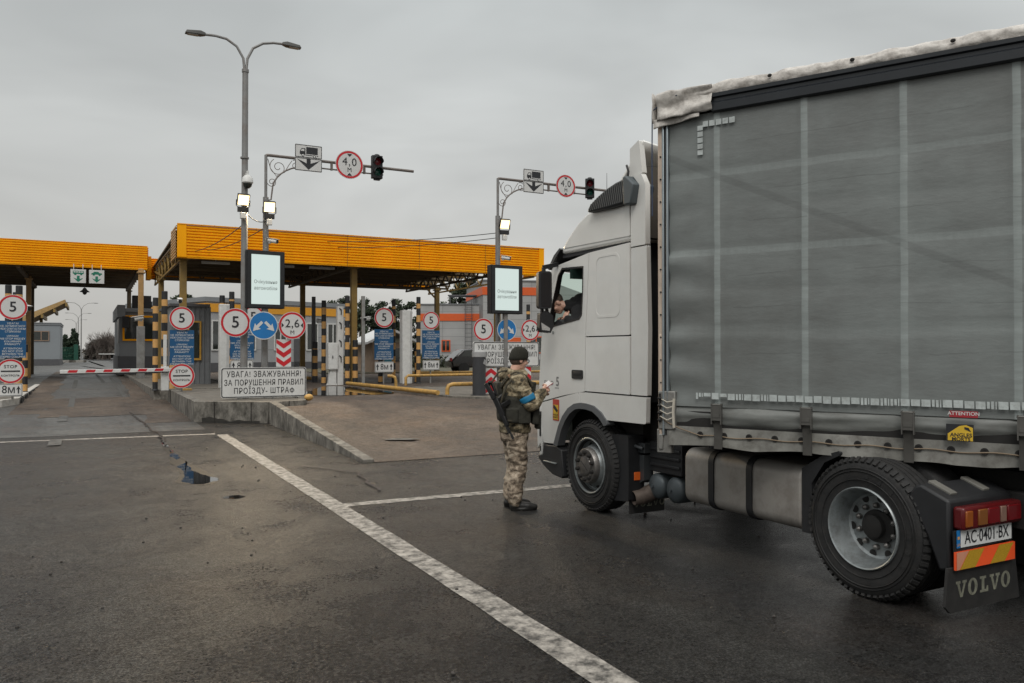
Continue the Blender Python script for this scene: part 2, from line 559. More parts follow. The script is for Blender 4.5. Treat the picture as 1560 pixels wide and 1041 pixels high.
    Lk(bp.outputs[0], b.inputs['Normal'])
    return m
m_road = road_mat('wet_asphalt', (0.0085, 0.0083, 0.0079), (0.0165, 0.0162, 0.0152), (0.038, 0.0375, 0.035), 0.25, 0.50, brown=(0.026, 0.018, 0.0125), brown_amt=0.7, bump=1.0)
m_ramp = road_mat('worn_ramp_asphalt', (0.040, 0.032, 0.026), (0.075, 0.059, 0.047), (0.125, 0.10, 0.08), 0.5, 0.8, big=0.4, bump=1.0, brown=(0.115, 0.078, 0.052), brown_amt=0.65, speck=(0.3, 2.1))
m_mud = road_mat('lane_edge_dirt', (0.050, 0.039, 0.031), (0.088, 0.069, 0.054), (0.135, 0.108, 0.085), 0.5, 0.85, big=0.5, bump=1.0, brown=(0.09, 0.06, 0.04), brown_amt=0.6, speck=(0.4, 1.8))
m_paint = M('worn_road_paint', (0.34, 0.315, 0.28), 0.7, var=0.25, scale=6, dirt=(0.03, 0.028, 0.025), dirt_amt=0.95, bump=0.5, dirt_lo=.39, dirt_hi=.62)
m_paint2 = M('faded_road_paint', (0.10, 0.098, 0.09), 0.7, var=0.3, scale=4, dirt=(0.025, 0.024, 0.022), dirt_amt=1.0, dirt_lo=.4, dirt_hi=.6)
m_pave = M('island_paving', (0.135, 0.12, 0.10), 0.85, var=0.25, scale=3, dirt=(0.06, 0.06, 0.045), dirt_amt=0.7, bump=0.5, bscale=25)
m_water = M('puddle_water', (0.012, 0.012, 0.012), 0.02, var=0.1, spec=0.5)
m_far = M('far_road', (0.105, 0.10, 0.095), 0.75, var=0.2, scale=0.2)

def gz(x, y):
    return 0.36 * sstep(16, 46, y)
xs = [-500, -250, -120, -70, -45, -30] + [-24 + 1.0 * i for i in range(51)] + [30, 36, 45, 70, 120, 250, 500]
ys = [-60, -30, -15, -8] + [-4 + 1.0 * i for i in range(70)] + [70, 80, 95, 120, 160, 220, 300, 450, 700]
g = B()
n, w = len(xs), len(ys)
g.add([(x, y, gz(x, y)) for x in xs for y in ys], [(i * w + j, (i + 1) * w + j, (i + 1) * w + j + 1, i * w + j + 1) for i in range(n - 1) for j in range(w - 1)])
tag(g.build('ground', m_road), kind='structure')

# car lane beyond the stop line; grazing sky sheen painted in as paler asphalt
m_lane = road_mat('lane_asphalt_sheen', (0.036, 0.036, 0.034), (0.062, 0.062, 0.059), (0.098, 0.098, 0.093), 0.3, 0.6, big=0.3, streak=(1.6, 0.25, 1), brown=(0.075, 0.058, 0.045), brown_amt=0.5)
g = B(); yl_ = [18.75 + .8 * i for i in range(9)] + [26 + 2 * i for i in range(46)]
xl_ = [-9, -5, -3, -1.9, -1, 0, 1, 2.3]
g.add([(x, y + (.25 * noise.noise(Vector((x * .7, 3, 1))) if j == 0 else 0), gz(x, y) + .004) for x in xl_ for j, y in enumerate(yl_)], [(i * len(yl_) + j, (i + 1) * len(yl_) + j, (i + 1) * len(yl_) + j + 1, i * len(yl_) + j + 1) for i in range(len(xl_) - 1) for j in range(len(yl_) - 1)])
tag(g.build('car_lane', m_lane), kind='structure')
# raised truck lane: a ramp that rises to the weighing platform, with its worn gravelly asphalt
def rz_(y): return 0.40 * sstep(11.6, 20.6, y) + 0.004
g = B()
yy = [12.05 + 0.4 * i for i in range(24)] + [22 + 2 * i for i in range(16)]
xx = [3.97, 5, 6, 7, 8, 9, 10, 12, 15, 20, 27]
nz0 = lambda x, y: 0.012 * noise.noise(Vector((x * .8, y * .8, 3)))
g.add([(x, y, rz_(y) + (nz0(x, y) if y > 12.3 else 0)) for x in xx for y in yy], [(i * len(yy) + j, (i + 1) * len(yy) + j, (i + 1) * len(yy) + j + 1, i * len(yy) + j + 1) for i in range(len(xx) - 1) for j in range(len(yy) - 1)])
g.b2(3.97, 27, 51.9, 52.0, 0.2, 0.403)
tag(g.build('truck_lane_ramp', m_ramp), kind='structure')

def strip(b, x0, y0, x1, y1, w, z=0.004, n=24, wob=0.015):
    p, q = Vector((x0, y0, 0)), Vector((x1, y1, 0))
    d = (q - p).normalized()
    s_ = Vector((-d.y, d.x, 0))
    vs, fs = [], []
    for i in range(n + 1):
        c = p.lerp(q, i / n)
        for k in (-1, 1):
            e = c + s_ * k * (w / 2 + wob * noise.noise(Vector((i * 1.7, k * 9, x0))))
            vs.append((e.x, e.y, gz(e.x, e.y) + z))
    for i in range(n):
        fs.append((2 * i, 2 * i + 2, 2 * i + 3, 2 * i + 1))
    b.add(vs, fs)
for nm, args in (('lane_divider_line', (2.47, -6, 2.47, 17.55, .22)), ('stop_line', (-9, 18.55, 2.36, 17.72, .2)), ('truck_stop_line', (2.585, 8.9, 9.0, 8.72, .2))):
    b = B(); strip(b, *args, n=60)
    tag(b.build(nm, m_paint, smooth=0), kind='structure')
b = B()
for a in ((-0.55, 16.9, -0.55, 17.9, .22), (-0.55, 22.0, -0.55, 23.6, .2), (-0.45, 26.5, -0.45, 31, .16), (-0.5, 36, -0.5, 43, .16), (1.1, 30, 1.0, 45, .14), (0.6, 40, 0.4, 52, .14)):
    strip(b, *a, z=.016, n=10)
strip(b, -0.5, 80, 1.5, 62, .3, n=10); strip(b, -2.6, 97, -2.6, 110, .5, n=10); strip(b, -0.4, 130, 1.2, 78, .3, n=14)
tag(b.build('faded_lane_marking', m_paint2, smooth=0), kind='structure')

def blob(b, pts, z, n=6, jag=0.05, seed=0):
    out = []
    k = len(pts)
    for i in range(k):
        p0, p1, p2, p3 = [Vector(pts[(i + j - 1) % k]) for j in range(4)]
        for t in range(n):
            u = t / n
            q = 0.5 * ((2 * p1) + (p2 - p0) * u + (2 * p0 - 5 * p1 + 4 * p2 - p3) * u * u + (3 * p1 - p0 - 3 * p2 + p3) * u ** 3)
            q += Vector((noise.noise(Vector((q.x * 6, q.y * 3, seed))), noise.noise(Vector((q.x * 6, q.y * 3, seed + 7))))) * jag
            out.append((q.x, q.y, z))
    b.poly(out)
b = B(); blob(b, [(1.24, 13.1), (1.20, 12.1), (1.10, 11.6), (1.30, 11.22), (1.46, 11.3), (1.58, 11.5), (1.46, 12.0), (1.37, 12.6), (1.31, 13.6)], 0.004, jag=.13, seed=2)
blob(b, [(1.24, 14.2), (1.30, 13.9), (1.33, 14.6), (1.27, 15.3)], .004, jag=.06, seed=6); blob(b, [(1.23, 16.0), (1.29, 15.7), (1.31, 16.5), (1.26, 16.9)], .004, jag=.05, seed=8)
tag(b.build('rain_puddle', m_water, smooth=0), kind='structure')
b = B(); blob(b, [(1.16, 13.6), (1.17, 12.4), (1.08, 11.5), (1.26, 11.18), (1.54, 11.24), (1.53, 12.0), (1.45, 12.9), (1.36, 13.8), (1.33, 15.0), (1.31, 17.4), (1.24, 17.4), (1.2, 15.0)], 0.003, jag=.07, seed=4)
tag(b.build('damp_road_patch', M('damp_tar', (.010, .010, .010), .5, var=.5, scale=9, spec=.12, bump=.5, bscale=50), smooth=0), kind='structure')
b = B(); blob(b, [(1.43, 10.05), (1.55, 9.9), (1.68, 10.0), (1.6, 10.15)], 0.003, jag=.03, seed=5)
tag(b.build('small_puddle', m_water, smooth=0), kind='structure')
b = B(); blob(b, [(5.6, 24.2), (7.2, 23.4), (8.55, 24.0), (8.6, 26.5), (8.3, 29.5), (7.4, 29.0), (6.6, 26.6), (5.7, 26.0)], 0.4085 + .008, jag=.15, seed=9)
tag(b.build('platform_puddle', m_water, smooth=0), kind='structure')
# dirt gathered along both sides of the car lane
for nm, xa, xb, y0, y1 in (('lane_edge_dirt', -1.85, -1.05, 24.5, 60), ('lane_edge_dirt', 1.35, 2.25, 20.8, 60)):
    b = B(); pr, fs = [], []
    n_ = 60
    for i in range(n_ + 1):
        y = y0 + (y1 - y0) * i / n_
        ed = sstep(0, .12, i / n_) * (1 - sstep(.92, 1, i / n_)) if y0 < 20 else 1
        for q in range(2):
            x = (xa, xb)[q] + .28 * noise.noise(Vector((y * .45, q * 5, xa))) * (1 if (q == 1) == (xa < 0) or y0 < 20 else .1)
            x = (xa + xb) / 2 + (x - (xa + xb) / 2) * max(.02, ed)
            pr.append((x, y, gz(x, y) + .008))
    b.add(pr, [(2 * i, 2 * i + 1, 2 * i + 3, 2 * i + 2) for i in range(n_)])
    tag(b.build(nm, m_mud, smooth=0), kind='structure')
b = B(); blob(b, [(-1.0, 24.2), (.2, 23.6), (1.5, 23.8), (1.7, 25.5), (1.2, 28.5), (.2, 31), (-.7, 29.5), (-1.1, 26.5)], gz(0, 24) + .03, jag=.25, seed=12)
tag(b.build('lane_edge_dirt', m_mud, smooth=0), kind='structure') if 0 else None
b = B()
vs, fs = [], []
for i in range(25):
    for j in range(9):
        y = 23.2 + 7 * i / 24 + .5 * noise.noise(Vector((j * .7, i * .2, 5))); x = -1.1 + 2.6 * j / 8 + .3 * noise.noise(Vector((i * .35, j * .4, 2)))
        vs.append((x, y, gz(x, y) + .012))
b.add(vs, [(i * 9 + j, i * 9 + j + 1, (i + 1) * 9 + j + 1, (i + 1) * 9 + j) for i in range(24) for j in range(8)])
tag(b.build('worn_lane_patch', m_mud, smooth=0), kind='structure')
# dark wet tyre tracks and sealed cracks
m_tar = M('sealed_crack', (0.012, 0.011, 0.011), 0.3, var=.3)
b = B()
for pts in ([(-1.75, 26.4), (-.6, 25.9), (.5, 26.2), (1.4, 25.8), (2.2, 25.9)], [(1.0, 24.0), (1.2, 20), (1.32, 17.6), (1.25, 15.8)], [(2.9, 12.1), (3.4, 11.0), (3.2, 9.4)]):
    q = []
    for i in range(len(pts) - 1):
        for t in range(14):
            p = Vector(pts[i]).lerp(Vector(pts[i + 1]), t / 14)
            q.append(p + Vector((noise.noise(Vector((p.x * 3, p.y * 3, 1))), noise.noise(Vector((p.x * 3, p.y * 3, 6))))) * .12)
    for i in range(len(q) - 1):
        d = (q[i + 1] - q[i]).normalized(); nn = Vector((-d.y, d.x)) * (.018 + .014 * noise.noise(Vector((i * .4, 0, 2))))
        b.add([(q[i].x - nn.x, q[i].y - nn.y, gz(0, q[i].y) + .02), (q[i].x + nn.x, q[i].y + nn.y, gz(0, q[i].y) + .02), (q[i + 1].x + nn.x, q[i + 1].y + nn.y, gz(0, q[i + 1].y) + .02), (q[i + 1].x - nn.x, q[i + 1].y - nn.y, gz(0, q[i + 1].y) + .02)], [(0, 1, 2, 3)])
tag(b.build('road_crack', m_tar, smooth=0), kind='structure')
# pale tar repair patches and drain covers on the ramp
b = B(); blob(b, [(4.86, 14.2), (5.25, 13.95), (5.5, 14.05), (5.2, 14.3)], 0.105, jag=.05, seed=1)
tag(b.build('road_repair_patch', m_paint2, smooth=0), kind='structure')
# scattered grit on the road
b = B()
for i in range(260):
    x, y = random.uniform(-5, 9), random.uniform(3.2, 18)
    if (3.97 < x and y > 11.7): continue
    r_ = random.uniform(.004, .013) * (1.6 if random.random() < .08 else 1)
    b.ball((x, y, gz(x, y) + r_ * .5), (r_, r_ * random.uniform(.6, 1.4), r_ * .8), 6, 4)
tag(b.build('road_grit', M('grit', (0.05, 0.045, 0.04), 0.9, var=.5)), kind='stuff')

# islands
def island(name, pts, z0, z1, mats, kerb=0.16):
    """kerb body with a slightly sunk paved top"""
    b = B()
    k = len(pts)
    cx, cy = sum(p[0] for p in pts) / k, sum(p[1] for p in pts) / k
    ar = sum(pts[i][0] * pts[(i + 1) % k][1] - pts[(i + 1) % k][0] * pts[i][1] for i in range(k))
    sg = 1 if ar > 0 else -1
    inner = []
    for i in range(k):
        a, p, c = Vector(pts[i - 1]), Vector(pts[i]), Vector(pts[(i + 1) % k])
        d1, d2 = (p - a).normalized(), (c - p).normalized()
        n1, n2 = Vector((-d1.y, d1.x)) * sg, Vector((-d2.y, d2.x)) * sg
        nn = (n1 + n2).normalized()
        inner.append(p + nn * kerb / max(.4, nn.dot(n1)))
    vs = [(p[0], p[1], z0) for p in pts] + [(p[0], p[1], z1) for p in pts] + [(p.x, p.y, z1) for p in inner] + [(p.x, p.y, z1 - .02) for p in inner]
    for i in range(k):
        j = (i + 1) % k
        b.mi = 0
        b.add([vs[i], vs[j], vs[k + j], vs[k + i]], [(0, 1, 2, 3)])
        b.add([vs[k + i], vs[k + j], vs[2 * k + j], vs[2 * k + i]], [(0, 1, 2, 3)])
        b.add([vs[2 * k + i], vs[2 * k + j], vs[3 * k + j], vs[3 * k + i]], [(0, 1, 2, 3)])
    b.mi = 1
    b.poly([(p.x, p.y, z1 - .02) for p in inner])
    return b.build(name, mats, smooth=0, bevel=0, weld=True)
def dense(pts, step=1.0, wob=.02):
    out = []
    for i in range(len(pts)):
        a, c = Vector(pts[i]), Vector(pts[(i + 1) % len(pts)])
        n_ = max(1, int((c - a).length / step))
        for t in range(n_):
            q = a.lerp(c, t / n_)
            out.append((q.x + wob * noise.noise(Vector((q.x * 2, q.y * 2, 1))), q.y + wob * noise.noise(Vector((q.x * 2, q.y * 2, 8)))))
    return out
A_TOP, B_TOP, L_TOP = 0.52, 0.46, 0.32
ia = tag(island('sign_island_kerb', dense([(2.27, 20.65), (3.8, 19.6), (4.78, 19.95), (5.1, 21.2), (5.05, 28), (2.27, 28)], .5), -.05, A_TOP, [m_conc, m_pave], .2), 'raised concrete island with stained front carrying the nearer sign board', 'island')
b = B()
for p, q in (((2.27, 20.65), (3.8, 19.6)), ((2.27, 20.65), (2.27, 28)), ((3.8, 19.6), (4.78, 19.95))):
    p, q = Vector(p), Vector(q); n_ = max(1, round((q - p).length / (1.05 if q.y < 25 else 2.4)))
    for i in range(n_):
        c = p.lerp(q, (i + .55) / n_); a = math.atan2((q - p).y, (q - p).x)
        b.box((c.x, c.y, A_TOP / 2 - .03), (.018, .03, A_TOP + .062), Matrix.Rotation(a, 3, 'Z'))
b.build('kerb_joint', M('joint_dark', (.03, .027, .023), .9), ia, smooth=0)
b = B(); p, q = Vector((2.27, 20.65)), Vector((3.8, 19.6)); d = (q - p).normalized(); nn = Vector((d.y, -d.x)) * .004  # damp undercut at the kerb foot, its shade painted as a dark patch
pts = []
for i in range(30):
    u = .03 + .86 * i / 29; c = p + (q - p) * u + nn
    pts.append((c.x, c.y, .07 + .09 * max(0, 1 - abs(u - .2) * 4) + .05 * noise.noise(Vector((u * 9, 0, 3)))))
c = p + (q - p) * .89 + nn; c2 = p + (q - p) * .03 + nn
b.poly([(c2.x, c2.y, .0), (c.x, c.y, .0)] + pts[::-1]); b.build('damp_hollow_shade', M('damp_hollow_dark', (.022, .02, .016), .5, var=.4, scale=8), ia, smooth=0)
tag(island('booth_island_kerb', dense([(1.9, 28.6), (5.05, 28.4), (5.05, 62), (1.5, 62), (1.75, 45)], .8), 0, 0.47, [m_conc, m_pave], .2), 'long low kerbed island under the grey booths', 'island')
tag(island('right_island_kerb', dense([(9.0, 23.2), (9.15, 20.9), (9.6, 20.2), (12.5, 19.6), (15.5, 20), (15.5, 27), (9.0, 27)], .8), 0.1, B_TOP, [m_conc, m_pave], .18), 'kerbed paved island on the right behind the guard', 'island')
li = tag(island('left_island_kerb', [(-9, 26.6), (-3.0, 26.75), (-2.2, 27.2), (-1.85, 28.2), (-1.8, 40), (-2.1, 55), (-9, 55)], 0, L_TOP, [m_kerbw, m_pave], .2), 'whitewashed kerbed island on the left under the signs', 'island')
# black blocks painted on the left kerb
b = B()
for i in range(14):
    y = 28.6 + i * 1.9
    b.b2(-1.815, -1.79, y, y + .95, 0.03, L_TOP - .01) if y < 40 else b.b2(-1.80 - .02 * (y - 40), -1.775 - .02 * (y - 40), y, y + .95, 0.1, L_TOP - .01)
b.build('kerb_paint', m_stripb, li)
# ramp retaining kerb in five cast lengths
rt_ = thing('ramp_kerb', 'sloping concrete kerb wall beside the truck ramp', 'kerb', (3.9, 12.1, 0))
ys_ = [12.1, 13.5, 15.0, 16.5, 18.0, 19.42]
for i in range(5):
    a, c = ys_[i] + .012, ys_[i + 1] - .012
    ta, tb = 0.05 + .5 * (a - 12.1) / 7.4, 0.05 + .5 * (c - 12.1) / 7.4
    b = B(off=(3.9, 12.1, 0)); b.prism([(a, -.1), (c, -.1), (c, tb), (a, ta)], 'x', 3.80, 3.985)
    b.build('kerb_length', m_conc, rt_, bevel=.012)
# ------------------------------------------------------------------ canopies
def corrug(b, x0, x1, y, z0, z1, n, d=.042, ax='x', face=-1):
    """ribbed sheet: n horizontal ribs between z0 and z1; runs along x at y, or along y at x"""
    prof = []
    p = (z1 - z0) / n
    for i in range(n):
        z = z0 + i * p
        prof += [(0, z), (d, z + .12 * p), (d, z + .62 * p), (0, z + .78 * p)]
    prof.append((0, z1))
    vs, fs = [], []
    for h in (x0, x1):
        for o_, z in prof:
            vs.append((h, y + face * o_, z) if ax == 'x' else (y + face * o_, h, z))
    k = len(prof)
    for i in range(k - 1):
        fs.append((i, i + k, i + k + 1, i + 1))
    b.add(vs, fs)
def truss(b, p0, p1, zt, zb, n, w=.07):
    p0, p1 = Vector(p0), Vector(p1)
    up, dn = Vector((0, 0, zt)), Vector((0, 0, zb))
    b.bar(p0 + up, p1 + up, w); b.bar(p0 + dn, p1 + dn, w)
    for i in range(n):
        a, c = p0.lerp(p1, i / n), p0.lerp(p1, (i + 1) / n)
        mid = (a + c) / 2
        b.bar(a + dn, mid + up, w * .7); b.bar(mid + up, c + dn, w * .7)

CX, CY = 10.0, 36.0
can = thing('canopy', 'large yellow ribbed canopy on ochre columns over the truck lanes', 'canopy', (CX, CY, 0))
O = (CX, CY, 0)
x0, x1, yf, yb = 2.71, 17.5, 30.0, 43.0
b = B(O); corrug(b, x0 + .3, x1 - .25, yf, 5.03, 6.16, 11)
b.b2(x0, x0 + .3, yf - .065, yf + .02, 5.03, 6.17); b.b2(x1 - .25, x1, yf - .065, yf + .02, 5.03, 6.17)
b.b2(x0, x1, yf - .08, yf + .06, 6.172, 6.20); b.b2(x0, x1, yf - .03, yf + .2, 5.0, 5.028)
b.build('front_fascia', m_yel, can, smooth=0)
b = B(O)
for i in range(4): b.b2(x0 + 3.1 + i * 2.95, x0 + 3.115 + i * 2.95, yf - .046, yf - .02, 5.03, 6.16)
for i in range(40): b.b2(x0 + .5 + i * .36, x0 + .53 + i * .36, yf - .02, yf + .02, 6.2, 6.215)
b.build('panel_joint', M('joint_ochre', (.30, .12, .01), .6), can, smooth=0)
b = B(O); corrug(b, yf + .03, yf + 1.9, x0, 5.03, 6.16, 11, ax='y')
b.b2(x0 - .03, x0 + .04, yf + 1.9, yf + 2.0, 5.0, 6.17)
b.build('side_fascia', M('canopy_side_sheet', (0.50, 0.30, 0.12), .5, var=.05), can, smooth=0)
b = B(O); corrug(b, yf + .03, yf + 1.9, x1, 5.03, 6.16, 11, ax='y', face=1); b.build('side_fascia', m_yel, can, smooth=0)
b = B(O); b.b2(x0, x1, yf + .1, yf + .14, 5.05, 6.15); b.build('fascia_backing', m_brown, can, smooth=0)
b = B(O); corrug(b, x0 - .2, x1, yb, 5.25, 6.3, 10, face=1); b.b2(x0 - .25, x0 - .05, yb - .9, yb + .02, 5.2, 6.3)
b.build('rear_fascia', m_yel, can, smooth=0)
b = B(O); b.b2(x0 + .1, 16.1, yf + .2, yb - .1, 5.72, 5.80); b.prism([(30.2, 6.0), (43, 5.8), (43, 5.85), (30.2, 6.08)], 'x', x0 + .05, 16.15)
b.build('roof', m_brown, can, smooth=0)
b = B(O)
for i in range(9):
    y = yf + .7 + i * 1.5
    b.b2(x0 + .1, x1 - .1, y - .04, y + .04, 5.52, 5.68)
for i in range(5):
    y = yf + 1.2 + i * 2.9
    b.b2(x0 + .1, x1 - .1, y - .03, y + .03, 5.22, 5.30)
b.build('purlins', m_brown, can, smooth=0)
b = B(O)
for y in (30.75, 40.1):
    truss(b, (x0 + .2, y, 0), (x1 - .15, y, 0), 5.66, 5.12, 16, .09)
for x in (9.35, 15.9):
    truss(b, (x, yf + .4, 0), (x, yb - .3, 0), 5.6, 5.1, 12, .09)
b.build('roof_truss', m_brown, can, smooth=0)
b = B(O)
truss(b, (x0 + .16, yf + .5, 0), (x0 + .16, yb - .2, 0), 5.72, 4.98, 8, .075)
b.bar((x0 + .16, 38, 5.0), (x0 + .1, 42.7, 5.65), .07)
b.build('end_truss', m_olive, can, smooth=0)
b = B(O)
truss(b, (x1 - .2, yf + .5, 0), (x1 - .2, yb - .2, 0), 5.75, 5.0, 9, .075)
for i in range(6): b.bar((16.1, yf + 1 + i * 2.3, 5.6), (x1 - .1, yf + 1 + i * 2.3, 5.6), .08)
b.build('end_truss', m_olive, can, smooth=0)
for x, y in ((2.98, 30.7), (9.24, 30.7), (15.6, 30.7), (2.95, 40.1), (9.45, 40.1), (16.7, 40.1)):
    b = B(O); b.b2(x - .115, x + .115, y - .115, y + .115, .38, 5.2); b.b2(x - .2, x + .2, y - .2, y + .2, .38, .44); b.b2(x - .18, x + .18, y - .18, y + .18, 5.0, 5.06)
    if x > 16: b.bar((x, y, 4.5), (x - .6, y, 5.1), .08)
    b.build('column', m_olive, can, bevel=.012)
for x in (4.2, 6.6, 8.2):
    b = B(O); b.b2(x - .5, x + .5, 31.5, 31.62, 5.0, 5.09); b.b2(x - .02, x + .02, 31.55, 31.58, 5.09, 5.25); b.build('ceiling_light', m_cabw, can, bevel=.01)

CL = (-5, 47, 0)
canl = thing('canopy', 'lower yellow canopy across the car lane, far left, with green lane signs hung under it', 'canopy', CL)
b = B(CL); corrug(b, -14, 2.45, 41.5, 5.60, 6.68, 10); b.b2(-14, 2.45, 41.46, 41.56, 6.682, 6.71); b.b2(-14, 2.45, 41.47, 41.7, 5.57, 5.598)
b.build('front_fascia', m_yel, canl, smooth=0)
b = B(CL); corrug(b, 41.53, 43.5, 2.45, 5.60, 6.68, 10, ax='y', face=1); b.build('side_fascia', m_yel, canl, smooth=0)
b = B(CL); b.b2(-14, 2.4, 41.65, 55, 6.05, 6.15); b.b2(-14, 2.4, 54.9, 55, 5.6, 6.4); b.build('roof', m_brown, canl, smooth=0)
b = B(CL)
for i in range(8): b.b2(-14, 2.35, 42.3 + i * 1.7, 42.4 + i * 1.7, 5.55, 5.9)
for x in (-8, -2.8, 2.1): b.b2(x - .08, x + .08, 41.7, 55, 5.45, 5.6)
b.build('roof_beam', m_brown, canl, smooth=0)
m_amb = M('column_light_ochre', (0.44, 0.26, 0.10), .55, var=.12, dirt=(.2, .13, .06), dirt_amt=.4)
for x, y, mt in ((-2.72, 47.6, m_amb), (-2.95, 54.6, m_brown), (2.2, 54.6, m_brown), (2.17, 41.4, m_amb)):
    b = B(CL); b.b2(x - .115, x + .115, y - .115, y + .115, .3, 5.62); b.b2(x - .18, x + .18, y - .18, y + .18, 5.4, 5.46); b.build('column', mt, canl, bevel=.012)
b = B(CL); b.b2(2.0, 2.34, 41.2, 41.28, .44, 2.9); b.b2(2.0, 2.34, 41.55, 41.6, .44, 2.9); b.b2(2.0, 2.05, 41.28, 41.55, .44, 2.9); b.build('column_guard', m_galv, canl, bevel=.01)

# green lane signs hung below the left canopy
m_green = M('sign_green', (0.01, 0.16, 0.10), .5)
def lane_hang_sign(x, bus, label):
    t = thing('hanging_lane_sign', label, 'sign', (x, 41.38, 5.15), group='green lane signs under the left canopy')
    b = B(); b.b2(-.31, .31, -.02, .02, -.31, .31); b.b2(-.2, -.17, -.01, .01, .31, .55); b.b2(.17, .2, -.01, .01, .31, .55); b.build('panel', m_signw, t, bevel=.006)
    b = B(); b.xf = loc(0, -.024, 0) @ SIGN
    b.rect(-.055, -.13, .055, .02); b.poly([(-.2, -.075), (-.055, -.13), (0, -.27)]); b.poly([(.055, -.13), (.2, -.075), (0, -.27)]); b.poly([(-.055, -.13), (.055, -.13), (0, -.27)])
    if bus:
        b.poly(rrect(-.22, .1, .22, .24, .03))
        for i in range(4): pass
    else:
        b.poly([(-.22, .1), (.22, .1), (.22, .16), (.12, .17), (.06, .23), (-.1, .23), (-.16, .17), (-.22, .15)])
    b.disc((-.12, .09), .045, .001, 16); b.disc((.12, .09), .045, .001, 16)
    b.build('pictogram', m_green, t, smooth=0)
    if bus:
        b = B(); b.xf = loc(0, -.026, 0) @ SIGN
        for i in range(4): b.rect(-.19 + i * .1, .165, -.11 + i * .1, .215)
        b.build('pictogram_windows', m_signw, t, smooth=0)
    return t
lane_hang_sign(-.43, True, 'white lane sign with green bus and arrow hung under the left canopy')
lane_hang_sign(.315, False, 'white lane sign with green car and arrow hung under the left canopy')
hl = thing('hanging_camera', 'small dark dome hung on a rod from the left canopy', 'camera', (-.17, 41.9, 4.45))
b = B(); b.cyl((0, 0, .2), (0, 0, 1.2), .015); b.build('rod', m_black, hl)
b = B(); b.lathe([(0, .22), (.06, .2), (.1, .12), (.22, .02), (.1, 0), (.07, -.08), (0, -.12)], (0, 0, 0)); b.build('dome', m_black, hl)

# ------------------------------------------------------------------ booths
O = (2.9, 52, 0)
bt = thing('control_booth', 'grey control booth with yellow framed window and dark plinth beside the car lane', 'booth', O)
b = B(O); b.b2(1.47, 4.6, 48, 57, 1.43, 4.02); b.build('wall', m_greyclad, bt, bevel=.02)
b = B(O); b.b2(1.40, 4.7, 47.93, 57.1, .42, 1.43); b.build('plinth', m_dkclad, bt, bevel=.015)
b = B(O); b.b2(1.36, 1.75, 47.8, 57.2, 3.55, 4.22); b.b2(1.75, 4.7, 47.85, 57.2, 3.85, 4.05); b.build('roof_edge', m_greyclad, bt, bevel=.015)
b = B(O); b.plate([[(1.62, 2.28), (3.75, 2.28), (3.75, 3.66), (1.62, 3.66)], [(1.72, 2.38), (3.65, 2.38), (3.65, 3.56), (1.72, 3.56)]], loc(0, 47.98, 0) @ SIGN, .1)
f = b.build('window_frame', m_yel, bt, smooth=0)
b = B(); b.xf = loc(-2.9, -52, 0); b.b2(1.72, 3.65, 47.965, 47.985, 2.38, 3.56); b.build('pane', m_dglass, f, smooth=0)
b = B(O); b.b2(1.44, 1.48, 48.3, 50.6, 2.15, 3.5); b.build('side_window', M('brown_window', (.07, .045, .03), .3), bt, smooth=0)
b = B(); b.b2(0, .34, -.15, .15, 0, .62); b.cyl((.17, -.16, .4), (.17, -.15, .4), .1)
tag(b.build('loudspeaker', m_black, at=(1.6, 47.82, 2.98), bevel=.03), 'black loudspeaker on the corner of the grey booth', 'speaker')
b = B(); b.b2(0, .95, 0, .5, 0, .72); b.b2(.95, 1.0, .1, .4, .1, .4)
tag(b.build('roof_unit', m_black, at=(2.1, 48.2, 4.055), bevel=.03), 'black equipment box on the roof of the grey booth', 'equipment box')
O = (3.4, 35, 0)
bt = thing('control_booth', 'narrow ribbed grey booth behind the striped columns and speed sign', 'booth', O)
b = B(O)
prof = []
x = 2.8
while x < 4.1:
    prof += [(x, 33.0), (x + .1, 33.0), (x + .12, 33.03), (x + .16, 33.03)]; x += .18
prof = [(2.8, 38)] + prof + [(4.1, 33.0), (4.1, 38)]
b.prism(prof[::-1], 'z', .45, 3.45); b.build('wall', M('ribbed_grey', (.14, .145, .15), .55), bt, smooth=0)
b = B(O); b.b2(2.72, 4.18, 32.9, 38.1, 3.45, 3.56); b.build('roof', m_dkclad, bt, bevel=.01)
b = B(O); b.plate([[(3.36, 1.38), (3.86, 1.38), (3.86, 2.9), (3.36, 2.9)], [(3.42, 1.46), (3.80, 1.46), (3.80, 2.84), (3.42, 2.84)]], loc(0, 32.97, 0) @ SIGN, .07)
f = b.build('window_frame', M('frame_amber', (.45, .24, .03), .5), bt, smooth=0)
b = B(); b.xf = loc(-3.4, -35, 0); b.b2(3.42, 3.80, 32.96, 32.98, 1.46, 2.84); b.build('pane', m_dglass, f, smooth=0)

